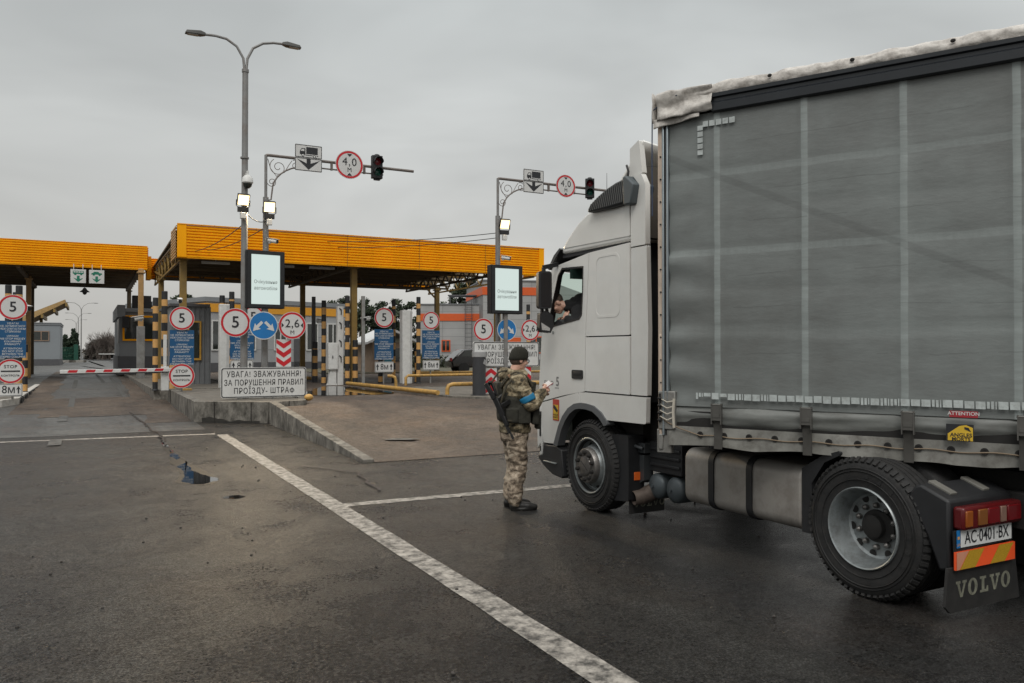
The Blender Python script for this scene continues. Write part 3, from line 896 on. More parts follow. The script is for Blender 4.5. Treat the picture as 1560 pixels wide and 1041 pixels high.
# ------------------------------------------------------------------ buildings behind
def panel_mat(name, col, w, h, seam=.6, rough=.5):
    m = bpy.data.materials.new(name); m.use_nodes = True
    nt = m.node_tree; b = nt.nodes['Principled BSDF']; N, Lk = nt.nodes.new, nt.links.new
    t = N('ShaderNodeTexCoord'); sp = N('ShaderNodeSeparateXYZ'); cb = N('ShaderNodeCombineXYZ')
    Lk(t.outputs['Object'], sp.inputs[0]); Lk(sp.outputs['X'], cb.inputs['X']); Lk(sp.outputs['Z'], cb.inputs['Y'])
    br = N('ShaderNodeTexBrick'); br.offset = 0.0
    br.inputs['Scale'].default_value = 1; br.inputs['Brick Width'].default_value = w; br.inputs['Row Height'].default_value = h
    br.inputs['Mortar Size'].default_value = .025; br.inputs['Mortar Smooth'].default_value = .1
    br.inputs['Color1'].default_value = (*col, 1); br.inputs['Color2'].default_value = (*[c * .93 for c in col], 1)
    br.inputs['Mortar'].default_value = (*[c * seam for c in col], 1)
    Lk(cb.outputs[0], br.inputs['Vector'])
    n = N('ShaderNodeTexNoise'); n.inputs['Scale'].default_value = .8; n.inputs['Detail'].default_value = 6
    Lk(t.outputs['Object'], n.inputs['Vector'])
    mr = N('ShaderNodeMapRange'); mr.inputs['To Min'].default_value = .78; mr.inputs['To Max'].default_value = 1.2
    Lk(n.outputs['Fac'], mr.inputs['Value'])
    sc = N('ShaderNodeVectorMath'); sc.operation = 'SCALE'; Lk(br.outputs['Color'], sc.inputs[0]); Lk(mr.outputs[0], sc.inputs['Scale'])
    Lk(sc.outputs[0], b.inputs['Base Color']); b.inputs['Roughness'].default_value = rough
    return m
m_pan = panel_mat('light_grey_panels', (.34, .345, .35), 1.5, .9)
m_pan2 = panel_mat('pale_grey_panels', (.36, .36, .355), 2.2, .75, .65)
m_orange = M('band_orange', (.62, .10, .018), .5, var=.06)
m_amber = M('band_amber', (.66, .30, .02), .5, var=.06)
def hbuild(name, label, p, q, depth, zt, mat, band, bmat, roofh=.2, roofmat=None):
    """a flat-roofed block whose street face runs from p to q; local x runs along the face"""
    p, q = Vector(p), Vector(q)
    d = q - p
    t = thing(name, label, 'building', (p.x, p.y, 0), math.degrees(math.atan2(d.y, d.x)))
    w = d.length
    b = B(); b.b2(0, w, 0, depth, .3, zt); b.build('wall', mat, t, smooth=0)
    b = B(); b.b2(-.06, w + .06, -.06, depth + .06, band[0], band[1]); b.build('band', bmat, t, smooth=0)
    b = B(); b.b2(-.1, w + .1, -.1, depth + .1, zt, zt + roofh); b.build('roof', roofmat or m_greyclad, t, smooth=0)
    b = B(); b.b2(-.04, w + .04, -.04, depth, .3, .95); b.build('plinth', m_dkclad, t, smooth=0)
    return t, w
def win(t, x0, x1, z0, z1, fm, panes=2, y=-.03):
    b = B()
    holes = []
    n = panes
    pw = (x1 - x0 - .08 * (n + 1)) / n
    for i in range(n):
        a = x0 + .08 + i * (pw + .08)
        holes.append([(a, z0 + .08), (a + pw, z0 + .08), (a + pw, z1 - .08), (a, z1 - .08)])
    b.plate([[(x0, z0), (x1, z0), (x1, z1), (x0, z1)]] + holes, loc(0, y, 0) @ SIGN, .08)
    f = b.build('window_frame', fm, t, smooth=0)
    b = B(); b.b2(x0 + .05, x1 - .05, y, y + .015, z0 + .05, z1 - .05); b.build('pane', m_dglass, f, smooth=0)
t, w = hbuild('office_building', 'long grey building with an amber band under its roof behind the striped columns', (6.7, 55.0), (17.0, 58.8), 12, 4.95, m_pan, (4.28, 4.84), m_amber, .3)
for x0 in (.4, 2.6, 5.0, 7.6, 9.4): win(t, x0, x0 + 1.0, 1.75, 3.75, m_cabw, 2)
b = B(); b.b2(6.6, 7.4, -.04, .02, .4, 2.6); b.build('door', m_dkclad, t)
t, w = hbuild('warehouse', 'low pale building with an orange-red band and a roof ladder right of the pines', (26.3, 67.5), (31.6, 64.7), 14, 5.9, m_pan2, (4.43, 5.08), m_orange, .08)
win(t, 2.1, 2.9, 1.65, 2.7, m_orange, 2)
b = B()
for x in (4.25, 4.85): b.b2(x - .025, x + .025, -.35, -.3, 1.2, 6.3)
for i in range(13): b.b2(4.25, 4.85, -.34, -.31, 1.4 + i * .38, 1.43 + i * .38)
for z in (4.6, 5.4, 6.1): b.tube([(4.25, -.33, z), (4.2, -.7, z), (4.55, -.95, z), (4.9, -.7, z), (4.85, -.33, z)], .02, 6)
b.build('roof_ladder', m_dkclad, t, smooth=0)
b = B(); b.b2(2.6, 5.2, .8, 3.0, 6.75, 6.85); b.b2(2.8, 2.86, .9, .96, 5.98, 6.8); b.b2(4.9, 4.96, .9, .96, 5.98, 6.8); b.build('roof_shelter', m_dkclad, t, smooth=0)
t, w = hbuild('warehouse', 'taller pale building with an orange-red band behind the right display', (30.6, 63.0), (37.0, 61.1), 10, 7.9, m_pan2, (6.66, 7.36), m_orange, .1)
b = B(); b.b2(2.2, 3.4, -.05, .02, .3, 2.9); b.build('door', m_orange, t)
win(t, 4.2, 5.4, 1.5, 3.0, m_orange, 2)
b = B(); b.prism([(w, .3), (w + 6.5, .3), (w + 6.5, 5.6), (w, 7.8)], 'y', .3, 9.5); b.build('side_wing', m_pan2, t, smooth=0)
t, w = hbuild('office_building', 'plain grey building with a barred window at the far left', (-10.5, 85), (-2.36, 85), 9, 4.25, M('bluish_grey_wall', (.23, .25, .265), .6, var=.05, scale=.6), (4.1, 4.3), m_greyclad, .08)
win(t, 6.0, 7.3, 2.62, 3.55, M('window_brown', (.25, .17, .12), .6), 2)
O = (-5, 96, 0)
t = thing('tilted_roof', 'tilted yellow canopy roof rising above the far left grey building', 'canopy', O)
b = B(O); b.prism([(-9.0, 2.6), (-2.1, 6.55), (-2.1, 6.9), (-9.0, 3.6)], 'y', 92, 101); b.build('roof', M('far_ochre', (.36, .23, .09), .6, var=.2), t, smooth=0)
b = B(O)
for i in range(7): b.b2(-8.4 + i * 1.05, -8.2 + i * 1.05, 91.8, 101, 2.6 + i * .6, 2.95 + i * .6)
b.build('roof_beam', m_olive, t, smooth=0)
b = B(O); b.b2(-6.4, -6.1, 95, 95.3, .3, 4.2); b.b2(-4.6, -4.3, 98, 98.3, .3, 5.2); b.build('column', m_olive, t)
# small hut with a white pitched roof
O = (16, 47, 0)
t = thing('hut', 'small beige hut under a white pitched roof behind the speed sign', 'hut', O)
b = B(O); b.b2(15.0, 17.2, 46, 49, .3, 2.25); b.build('wall', M('beige_wall', (.30, .22, .16), .7), t)
b = B(O); b.prism([(14.5, 2.25), (16.2, 3.05), (17.7, 2.35), (17.7, 2.22), (16.2, 2.9), (14.5, 2.12)], 'y', 45.5, 49.5); b.build('roof', M('white_sheet_roof', (.55, .56, .56), .4), t, smooth=0)
b = B(O); b.b2(15.5, 16.2, 45.95, 46.02, .35, 2.0); b.build('door', M('teal_door', (.03, .17, .24), .5), t)
b = B(O); b.b2(16.4, 17.0, 45.96, 46.02, 1.1, 1.9); b.build('window', m_dglass, t)

# ------------------------------------------------------------------ trees and bushes
m_bark = M('bark', (.05, .04, .032), .9, var=.3)
m_pine = M('pine_needles', (.035, .050, .026), .8, var=.5, scale=1.2)
m_thuja = M('thuja_needles', (.025, .042, .022), .8, var=.4, scale=1.5)
m_twig = M('bare_twigs', (.12, .098, .085), .9, var=.25)
rng = random.Random(11)
def leaves(b, c, r, n, s):
    for _ in range(n):
        d = Vector((rng.gauss(0, 1), rng.gauss(0, 1), rng.gauss(0, 1)))
        d = d.normalized() * r * rng.random() ** .5
        p = Vector(c) + Vector((d.x, d.y, d.z * .7))
        u = Vector((rng.uniform(-1, 1), rng.uniform(-1, 1), rng.uniform(-1, 1))).normalized()
        v = u.orthogonal().normalized()
        w_ = u.cross(v)
        k = s * rng.uniform(.5, 1.2)
        b.add([p + v * k, p + w_ * k * .6, p - v * k, p - w_ * k * .6], [(0, 1, 2, 3)])
def pine(x, y, h, r, cb, label, dens=1.0, group='pines behind the checkpoint'):
    t = thing('pine_tree', label, 'tree', (x, y, .3), group=group)
    lean = rng.uniform(-.3, .3)
    b = B(); b.tube([(0, 0, 0), (lean * .4, 0, h * .5), (lean, 0, h * .96)], [.16, .12, .03], 7)
    tips = []
    for i in range(int(16 * dens) + 6):
        z = h * (cb + (1 - cb) * rng.random() ** .8)
        a = rng.uniform(0, 6.28)
        ln = r * (1.05 - .75 * ((z / h - cb) / (1 - cb)) ** 1.6) * rng.uniform(.55, 1.15)
        st = Vector((lean * z / h, 0, z - .1 * ln))
        e = st + Vector((math.cos(a) * ln, math.sin(a) * ln, ln * rng.uniform(.1, .45)))
        b.tube([st, (st + e) / 2 + Vector((0, 0, .05)), e], [.05, .035, .012], 4)
        tips += [(e, .55), (st.lerp(e, .6), .5)]
    b.build('trunk', m_bark, t)
    b = B()
    for p, k in tips: leaves(b, p, k * rng.uniform(.7, 1.2) * (r / 1.8), 46, .2)
    leaves(b, (lean, 0, h), r * .3, 60, .2)
    b.build('crown', m_pine, t, smooth=0)
for i in range(15):
    x = 28.0 + i * 1.0 + rng.uniform(-.3, .3)
    pine(x, 107 - i * .4 + rng.uniform(-3, 3), [6.9, 7.9, 7.2, 8.5, 7.6, 8.0, 7.3, 7.7, 7.0, 8.1, 7.4, 7.9, 7.1, 6.8, 6.2][i], rng.uniform(1.9, 2.5), .04, 'dark pine in the row seen under the large canopy')
pine(36.9, 82.5, 8.8, 1.7, .5, 'loose pine crown above the ladder of the low pale building', group='pines above the pale roofs')
pine(38.6, 81.5, 9.4, 1.9, .45, 'tall dark pine beside the taller pale building', 1.3, group='pines above the pale roofs')
pine(7.6, 78, 6.4, 1.5, .3, 'bushy pine top showing over the long amber-banded building', group='pines above the pale roofs')
def thuja(x, y, h, r):
    t = thing('thuja_tree', 'dark columnar thuja in the clump by the green fence', 'tree', (x, y, .3), group='thujas by the far green fence')
    b = B(); b.cyl((0, 0, 0), (0, 0, h * .9), .08, .02, 6); b.build('trunk', m_bark, t)
    b = B()
    for i in range(130):
        z = h * rng.random()
        rr = r * min(1, (1 - z / h) * 1.6 + .08) * rng.uniform(.5, 1)
        a = rng.uniform(0, 6.28)
        leaves(b, (rr * math.cos(a), rr * math.sin(a), z), .28, 9, .22)
    b.build('crown', m_thuja, t, smooth=0)
for x, y, h, r in ((-3.6, 134, 3.3, .6), (-3.05, 134.5, 3.7, .65), (-2.5, 135, 3.2, .6), (-2.0, 135, 4.6, .6), (-1.65, 135, 3.9, .55)): thuja(x, y, h, r)
def bare(x, y, h, r):
    t = thing('bare_shrub', 'leafless shrub in the grey thicket at the end of the lane', 'shrub', (x, y, .3), group='bare shrubs at the end of the car lane')
    b = B()
    def grow(p, d, ln, rad, lev):
        e = p + d * ln
        b.tube([p, e], [rad, rad * .6], 3, caps=False)
        if lev == 0: return
        for k in range(4 if lev > 1 else 4):
            nd = (d + Vector((rng.uniform(-.75, .75), rng.uniform(-.75, .75), rng.uniform(-.1, .5)))).normalized()
            grow(p + d * ln * rng.uniform(.35, 1), nd, ln * rng.uniform(.5, .75), rad * .6, lev - 1)
    for i in range(7):
        a = rng.uniform(0, 6.28)
        grow(Vector((rng.uniform(-.5, .5), rng.uniform(-.5, .5), 0)), Vector((math.cos(a) * .5 * r / h, math.sin(a) * .5 * r / h, 1)).normalized(), h * .42, .05, 4)
    b.build('branches', m_twig, t, smooth=0)
for x, y, h, r in ((.3, 137, 3.2, 1.6), (1.5, 136, 4.6, 2.2), (2.7, 136, 5.0, 2.2), (3.9, 135, 4.4, 2.2), (5.2, 137, 4.6, 2.4), (4.4, 142, 5.2, 2.5)): bare(x, y, h, r)
b = B()
for i in range(150): leaves(b, (rng.uniform(-.5, 9), rng.uniform(139, 143), rng.uniform(.4, 1.6)), .6, 14, .3)
tag(b.build('undergrowth', M('dry_scrub', (.085, .075, .06), .9, var=.4), smooth=0), kind='stuff')
b = B()
for i in range(900):
    x = rng.uniform(-60, 70)
    if -3 < x < .5: continue
    leaves(b, (x, 230 + rng.uniform(-8, 8), rng.uniform(.4, 3.8) + 1.4 * noise.noise(Vector((x * .1, 0, 0)))), 1.3, 10, .8)
tag(b.build('far_woods', M('far_foliage', (.10, .10, .09), .9, var=.3), smooth=0), kind='stuff')
b = B()
for i in range(220):
    x = rng.uniform(16, 27); leaves(b, (x, rng.uniform(56, 58), rng.uniform(.4, 1.3)), .5, 12, .16)
tag(b.build('roadside_shrubbery', M('shrub_leaf', (.05, .058, .035), .9, var=.4), smooth=0), kind='stuff')
b = B(); b.b2(12, 40, 45, 60, .37, .45)
tag(b.build('grass_verge', M('dull_grass', (.075, .07, .045), .95, var=.3, scale=2, bump=.6), smooth=0), kind='structure')
# green mesh fence and striped kerb far down the lane
O = (-2.4, 131, 0)
t = thing('green_fence', 'green panel fence in front of the dark thujas far down the lane', 'fence', O)
b = B(O)
for i in range(24): b.b2(-4.6 + i * .11, -4.56 + i * .11, 130.98, 131.02, .4, 2.2)
for z in (.5, 1.3, 2.1): b.b2(-4.7, -1.9, 130.97, 131.03, z, z + .05)
b.build('fence_panel', M('fence_green', (.012, .085, .055), .5), t, smooth=0)
b = B(O); b.b2(-1.85, -1.3, 128, 131.5, .35, 2.6); b.build('gate_post', M('fence_green2', (.01, .07, .045), .5), t)
t = thing('striped_kerb', 'black and white kerb across the far end of the lane', 'kerb', (-4, 105, 0))
b = B((-4, 105, 0)); b.b2(-9, -.2, 104.9, 105.2, .3, .62); b.build('kerb_body', m_conc, t)
b = B((-4, 105, 0))
for i in range(6): b.b2(-8.8 + i * 1.5, -8.0 + i * 1.5, 104.87, 105.22, .32, .64)
b.build('kerb_paint', m_kerbw, t)
b = B(); b.b2(0, 3.2, 0, .1, 1.3, 1.42); b.b2(3.1, 3.3, -.05, .15, .3, 1.5)
tag(b.build('far_barrier', m_cabw, at=(1.0, 100, 0)), 'thin white barrier arm far behind the grey booth', 'barrier')
def far_lamp():
    t = thing('street_lamp', 'far double-armed street lamp, tallest of the receding row', 'street lamp', (-.9, 125, .3), group='street lamps receding down the lane')
    b = B(); b.cyl((0, 0, 0), (0, 0, 7.2), .09, .06, 8); b.build('pole', m_galv, t)
    for s in (-1, 1):
        b = B(); b.tube([(0, 0, 7.1), (s * .25, 0, 7.6), (s * .8, 0, 8.0), (s * 1.5, 0, 8.05)], .04, 6); b.build('arm', m_galv, t)
        b = B(); b.ball((s * 1.75, 0, 8.04), (.35, .1, .06), 8, 5); b.build('lamp_head', m_galv, t)
    return t
fl = far_lamp()
dup(fl, (-1.62, 160, .3), 0, 'far street lamp, middle one of the receding row')
dup(fl, (-2.35, 194, .3), 0, 'far street lamp, smallest of the receding row')

# ------------------------------------------------------------------ parked dark car
O = (20.6, 42.4, 0)
t = thing('parked_car', 'black car parked behind the yellow pipe rails', 'car', (20.4, 42.2, .43), -8)
b = B()
side = [(-2.0, .35), (-2.05, .75), (-1.85, .95), (-1.35, 1.38), (-.2, 1.47), (.6, 1.42), (1.15, 1.0), (1.95, .85), (2.1, .6), (2.05, .3)]
b.prism(side[::-1], 'y', -.82, .82)
b.build('body', M('black_car_paint', (.012, .012, .013), .15, coat=.6, var=.1), t, bevel=.09, seg=3)
b = B(); b.prism([(-1.5, .98), (-1.2, 1.32), (-.25, 1.4), (.5, 1.36), (.95, 1.02)], 'y', -.835, .835); b.build('window', m_dglass, t)
b = B(); b.b2(-2.09, -2.0, -.8, -.55, .72, .9); b.build('tail_light', M('tail_red', (.25, .01, .01), .3), t)
for wx in (-1.3, 1.3):
    for wy in (-.75, .75):
        b = B(); b.lathe([(.0, -.1), (.2, -.1), (.31, -.1), (.33, -.06), (.33, .06), (.31, .1), (.0, .1)], (wx, wy, .33), 'y', 20); w_ = b.build('wheel', m_rubber, t)
# ------------------------------------------------------------------ striped columns
def striped(x, y, zb, zt, d, label, group='black and amber striped columns', band=.28):
    t = thing('striped_column', label, 'column', (x, y, zb), group=group)
    h = zt - zb
    b = B(); n = 18; r = d / 2
    z, k = 0.0, 0
    vs = []
    cuts = [0]
    while cuts[-1] < h - .30: cuts.append(min(h - .28, cuts[-1] + band))
    cuts.append(h - .02)
    for i in range(len(cuts) - 1):
        b.mi = (len(cuts) - i) % 2
        b.tube([(0, 0, cuts[i]), (0, 0, cuts[i + 1])], r, n, caps=False)
    b.mi = 0
    b.lathe([(r, h - .02), (r * .9, h), (0, h)], (0, 0, 0), n=n)
    b.build('post', [m_stripb, m_stripy], t)
    b = B(); b.lathe([(0, 0), (r * 1.25, 0), (r * 1.25, .02), (r, .05)], (0, 0, 0), n=n); b.build('foot', m_stripb, t)
G1 = 'striped columns'
striped(1.93, 28.5, .45, 3.49, .165, 'tall striped column at the car lane edge, left of the barrier cabinet')
striped(2.25, 29.1, .45, 3.75, .19, 'tallest striped column just left of the 5 sign over the barrier')
striped(2.42, 28.2, .45, 2.0, .175, 'short striped column beside the blue notice at the barrier')
striped(-2.29, 30.3, .3, 3.87, .19, 'tall striped column behind the far left 5 sign, left one of its pair')
striped(-1.93, 29.3, .3, 3.79, .195, 'tall striped column behind the far left 5 sign, right one of its pair')
striped(-2.15, 31.2, .3, 3.70, .175, 'striped column peeping between two taller ones at far left')
striped(-1.95, 32.4, .3, 1.97, .18, 'short striped column behind the far left blue notice')
striped(4.54, 30.0, .45, 3.87, .185, 'tall striped column hidden behind the nearer 5 sign and lamp post')
striped(4.24, 30.2, .45, 3.74, .185, 'black topped striped column behind the white studded pillar')
striped(8.46, 33.65, .4, 2.12, .22, 'short striped column in front of a thin dark mast')
striped(8.36, 31.86, .4, 3.77, .185, 'tall striped column left of the white cabinet')
striped(8.93, 30.5, .4, 3.88, .18, 'tall striped column right against the white cabinet')
striped(9.27, 30.6, .4, 2.17, .22, 'short striped column in front of the ochre canopy column')
striped(11.22, 31.6, .4, 3.87, .16, 'striped column half hidden behind the plain white pillar')
striped(10.76, 31.9, .4, 2.0, .213, 'short striped column under the middle 8 m plate')
striped(11.93, 30.6, .4, 3.95, .175, 'tall striped column right of the plain white pillar')
striped(12.12, 31.2, .4, 2.0, .24, 'short striped column under the right 8 m plate')
striped(15.46, 27.7, .4, 3.59, .15, 'striped column peeping beside the lorry mirror')

# ------------------------------------------------------------------ white scanner pillars, cabinet, posts
def pillar(x, y, zb, zt, w, d, label, studs):
    t = thing('scanner_pillar', label, 'pillar', (x, y, zb), group='white scanner pillars')
    b = B(); b.b2(-w / 2, w / 2, -d / 2, d / 2, 0, zt - zb); b.build('housing', m_cabw, t, bevel=.015)
    b = B(); b.b2(w / 2 - .1, w / 2 - .005, -d / 2 - .012, -d / 2 + .005, .03, zt - zb - .03); b.build('side_cover', M('cabinet_grey', (.46, .46, .45), .5), t, bevel=.004)  # greyer strip along the right edge of the front
    for i in range(studs):
        z = .1 + i * (zt - zb - .2) / (studs - 1)
        b = B(); b.b2(w / 2 + .0, w / 2 + .055, -.05, .03, z - .04, z + .04)
        b.build('stud', m_black, t, bevel=.008)
pillar(4.08, 28.6, .45, 3.33, .32, .3, 'white pillar with black studs behind the nearer 5 sign', 6)
pillar(11.5, 30.9, .4, 3.4, .42, .35, 'plain white pillar between the two blue notices', 5)
t = thing('cabinet', 'white electrical cabinet on a flared foot joined to a white mast', 'cabinet', (8.6, 30.75, .4))
b = B(); b.b2(-.02, .22, -.12, .12, 0, 3.08); b.build('mast', m_cabw, t, bevel=.012)
b = B(); b.b2(-.40, -.025, -.2, .2, .62, 1.66); b.build('box', m_cabw, t, bevel=.012)
b = B(); b.b2(-.37, -.06, -.206, -.2, .66, 1.62); b.build('door', m_cabw, t, bevel=.003)
b = B(); b.b2(-.25, -.22, -.225, -.206, 1.05, 1.16); b.build('handle', m_black, t)
b = B(); b.prism([(-.30, .62), (-.06, .62), (-.06, .1), (-.02, 0), (-.42, 0), (-.36, .1)], 'y', -.12, .12); b.build('pedestal', m_cabw, t, bevel=.01)
b = B()
for z in (.9, 1.5, 2.2, 2.75): b.b2(.1, .13, -.15, -.12, z, z + .22); b.cyl((.1, -.14, z + .2), (.04, -.16, z + .26), .02, n=6)
b.build('hinge', m_black, t)
def mast(x, y, zb, zt, w, mt, label):
    t = thing('steel_mast', label, 'mast', (x, y, zb))
    b = B(); b.b2(-w / 2, w / 2, -w / 2, w / 2, 0, zt - zb); b.build('post', mt, t, bevel=.008)
    b = B(); b.b2(-w, w, -w, w, 0, .03); b.build('base_plate', mt, t)
    return t
mast(9.5, 30.3, .4, 3.89, .125, m_galv, 'bare grey steel mast right of the ochre canopy column')
mast(8.47, 33.95, .4, 4.05, .14, m_dkclad, 'thin dark mast with a camera rising behind a short striped column')
def bullet_cam(x, y, z, rz, label, s=1.0, grp='bullet cameras'):
    t = thing('bullet_camera', label, 'camera', (x, y, z), rz, grp)
    b = B(); b.tube([(0, 0, 0), (0, -.06 * s, .0), (0, -.1 * s, .05 * s)], .03 * s, 8); b.build('bracket', m_cabw, t)
    b = B(); b.cyl((0, .02 * s, .09 * s), (0, -.30 * s, .03 * s), .07 * s, n=16); b.build('housing', m_cabw, t, bevel=.01)
    b = B(); b.cyl((0, -.30 * s, .03 * s), (0, -.33 * s, .024 * s), .058 * s, n=16); b.build('lens', m_black, t)
    b = B(); b.box((0, -.16 * s, .135 * s), (.15 * s, .4 * s, .012), rot(10, 'X').to_3x3()); b.build('sunshade', m_cabw, t)
    return t
bullet_cam(8.6, 33.85, 2.95, 40, 'small camera on the thin dark mast')
bullet_cam(2.42, 26.0, 3.2, 0, 'white camera on top of the 5 sign beside the barrier', .9)
bullet_cam(1.72, 32.0, 2.85, -60, 'white camera on a bent arm left of the striped columns', 1.1)
bullet_cam(-1.78, 28.2, 2.98, 35, 'white camera beside the far left 5 sign', 1.1)
bullet_cam(9.75, 30.3, 2.95, -50, 'pale camera on a side arm of the bare steel mast', .9)

# ------------------------------------------------------------------ road signs
def round_sign(x, y, z, d, label, face, lettering=None, group=None, tilt=0, post=None, name='speed_sign', cat='sign'):
    t = thing(name, label, cat, (x, y, z), tilt, group)
    r = d / 2
    b = B(); b.xf = SIGN
    b.lathe([(0, -.02), (r * .97, -.02), (r, -.012), (r, .0)], (0, 0, 0), 'z', 48); b.build('back_plate', m_signback, t)
    b = B(); b.xf = SIGN
    if face == 'red':
        b.mi = 0; b.disc((0, 0), r * .84, .003); b.ring((0, 0), r * .965, r, .003)
        b.mi = 1; b.ring((0, 0), r * .82, r * .965, .005)
        b.build('face', [m_signw, m_signr], t, smooth=0)
    else:
        b.mi = 0; b.ring((0, 0), r * .94, r, .003)
        b.mi = 1; b.disc((0, 0), r * .94, .004)
        b.build('face', [m_signw, m_signb], t, smooth=0)
    b = B(); b.xf = SIGN
    lettering(b, r)
    b.build('symbol', m_ink if face == 'red' else m_signw, t, smooth=0)
    if post:
        b = B(); b.cyl((0, .035, -post), (0, .035, r * .6), .03, n=10); b.build('post', m_galv, t)
    return t
def L5(b, r): b.text('5', 0, 0, r * 1.12, .009, bold=.012)
def L26(b, r):
    b.text('2,6', 0, r * .12, r * .84, .009, bold=.004, track=1.05); b.text('M', 0, -r * .52, r * .42, .009)
    b.poly([(-r * .78, r * .2), (-r * .78, -r * .16), (-r * .6, .02 * r)], .009); b.poly([(r * .78, r * .2), (r * .6, .02 * r), (r * .78, -r * .16)], .009)
def L40(b, r):
    b.text('4,0', 0, r * .18, r * .78, .009, track=1.15); b.text('M', 0, -r * .38, r * .44, .009)
    b.poly([(-r * .18, r * .76), (r * .18, r * .76), (0, r * .56)], .009); b.poly([(-r * .18, -r * .78), (0, -r * .58), (r * .18, -r * .78)], .009)
def Larr(b, r):
    for s in (1, -1):
        m = rot(0, 'Z')
        P = lambda u, v: (s * (r * .10 + u * .70 + v * .71), r * .26 - u * .71 + v * .70)
        a = r * .1
        pts = [P(0, -a), P(r * .48, -a), P(r * .42, -a * 2.9), P(r * .92, 0), P(r * .42, a * 2.9), P(r * .48, a), P(0, a)]
        b.poly(pts if s > 0 else pts[::-1], .009)
def Lstop(b, r):
    b.text('STOP', 0, r * .36, r * .36, .009, bold=.012, track=1.1); b.rect(-r * .66, -.05 * r, r * .66, .06 * r, .009)
    b.text('КОНТРОЛЬ', 0, -r * .36, r * .225, .009, bold=.012, track=1.05)

def board(x, y, z0, w, h, label, rz=0):
    t = thing('warning_board', label, 'sign board', (x, y, z0), rz)
    b = B(); b.xf = SIGN; b.plate([rrect(-w / 2, 0, w / 2, h, .06)], Matrix.Identity(4), .03); b.build('panel', m_signw, t, bevel=.004)
    b = B(); b.xf = loc(0, -.018, 0) @ SIGN
    b.plate([rrect(-w / 2 + .012, .012, w / 2 - .012, h - .012, .055), rrect(-w / 2 + .034, .034, w / 2 - .034, h - .034, .045)], Matrix.Identity(4), .002)
    b.build('border', m_ink, t, smooth=0)
    b = B(); b.xf = loc(0, -.02, 0) @ SIGN
    sz = h * .265
    b.text('УВАГА! ЗВАЖУВАННЯ!', 0, h * .77, sz, bold=.006, track=1.16, fit=w * .87)
    b.text('ЗА ПОРУШЕННЯ ПРАВИЛ', 0, h * .49, sz, bold=.006, track=1.10, fit=w * .925)
    b.text('ПРОЇЗДУ- ШТРА', -w * .03, h * .22, sz, bold=.006, track=1.14, fit=w * .64)
    fx_, fy_, ch = w * .328, h * .222, sz * .73
    b.rect(fx_ - .055 * ch, fy_ - ch * .52, fx_ + .055 * ch, fy_ + ch * .52)
    vs = []
    for k in range(28):
        a = 2 * math.pi * k / 28
        vs += [(fx_ + .27 * ch * math.cos(a), fy_ + .22 * ch * math.sin(a), .0006), (fx_ + .39 * ch * math.cos(a), fy_ + .34 * ch * math.sin(a), .0006)]
    b.add(vs, [(2 * k, 2 * k + 1, (2 * k + 3) % 56, (2 * k + 2) % 56) for k in range(28)])
    b.build('lettering', m_ink, t, smooth=0)
    b = B()
    for s in (-.3, .1, .38):
        b.b2(w * s - .025, w * s + .025, .02, .06, -.06, h * .9)
    b.build('bracket', m_galv, t)
    return t
def chevron(x, y, z0, w, h, up, label, group=None):
    t = thing('chevron_panel', label, 'marker panel', (x, y, z0), 0, group)
    b = B(); b.xf = SIGN; b.plate([rrect(-w / 2, 0, w / 2, h, .012)], Matrix.Identity(4), .02); b.build('panel', m_signw, t)
    b = B(); b.xf = loc(0, -.014, 0) @ SIGN
    n = 3; p = h / n
    s = 1 if up else -1
    for i in range(n):
        c = (i + .5) * p - s * p * .05
        a, k = p * .27, w * .36
        q = [(-w / 2 + .004, c - s * k * .5 - a), (0, c + s * k * .5 - a), (w / 2 - .004, c - s * k * .5 - a), (w / 2 - .004, c - s * k * .5 + a), (0, c + s * k * .5 + a), (-w / 2 + .004, c - s * k * .5 + a)]
        b.poly([(X, max(.004, min(h - .004, Y))) for X, Y in q])
    b.build('chevrons', m_signr, t, smooth=0)
    b = B(); b.cyl((0, .04, -z0 + .3 if z0 < .8 else -.8), (0, .04, h * .8), .025, n=8); b.build('post', m_galv, t)
    return t
def notice(x, y, z0, w, h, label, plate8=None, stop=None, five=None, top=0.5):
    """blue trilingual notice: a thing of its own"""
    t = thing('blue_notice', label, 'notice', (x, y, z0), 0, 'blue three-language notices')
    b = B(); b.xf = SIGN; b.plate([[(-w / 2, 0), (w / 2, 0), (w / 2, h), (-w / 2, h)]], Matrix.Identity(4), .02); b.build('panel', m_noticeb, t)
    b = B(); b.xf = loc(0, -.013, 0) @ SIGN
    lines = ['УВАГА!', 'НЕ ЗУПИНЯТИСЯ', 'МІЖ СМУГАСТИМИ', 'СТІЙКАМИ', '', 'UWAGA!', 'NIE STOP MIĘDZY', 'KOLUMNAMI', 'PASIASTY', '', 'ATTENTION!', 'DO NOT STOP', 'BETWEEN THE', 'STRIPED COLUMNS']
    yy_ = h * .955
    for ln in lines:
        if ln: b.text(ln, 0, yy_ - h * .03, h * .070, bold=.006, fit=w * min(.95, .075 * len(ln) - (.02 if len(ln) < 9 else .05)))
        yy_ -= h * (.0735 if ln else .045)
    b.build('lettering', m_signw, t, smooth=0)
    b = B(); b.cyl((0, .05, -z0 + top), (0, .05, h), .032, n=10); b.build('post', m_galv, t)
    return t
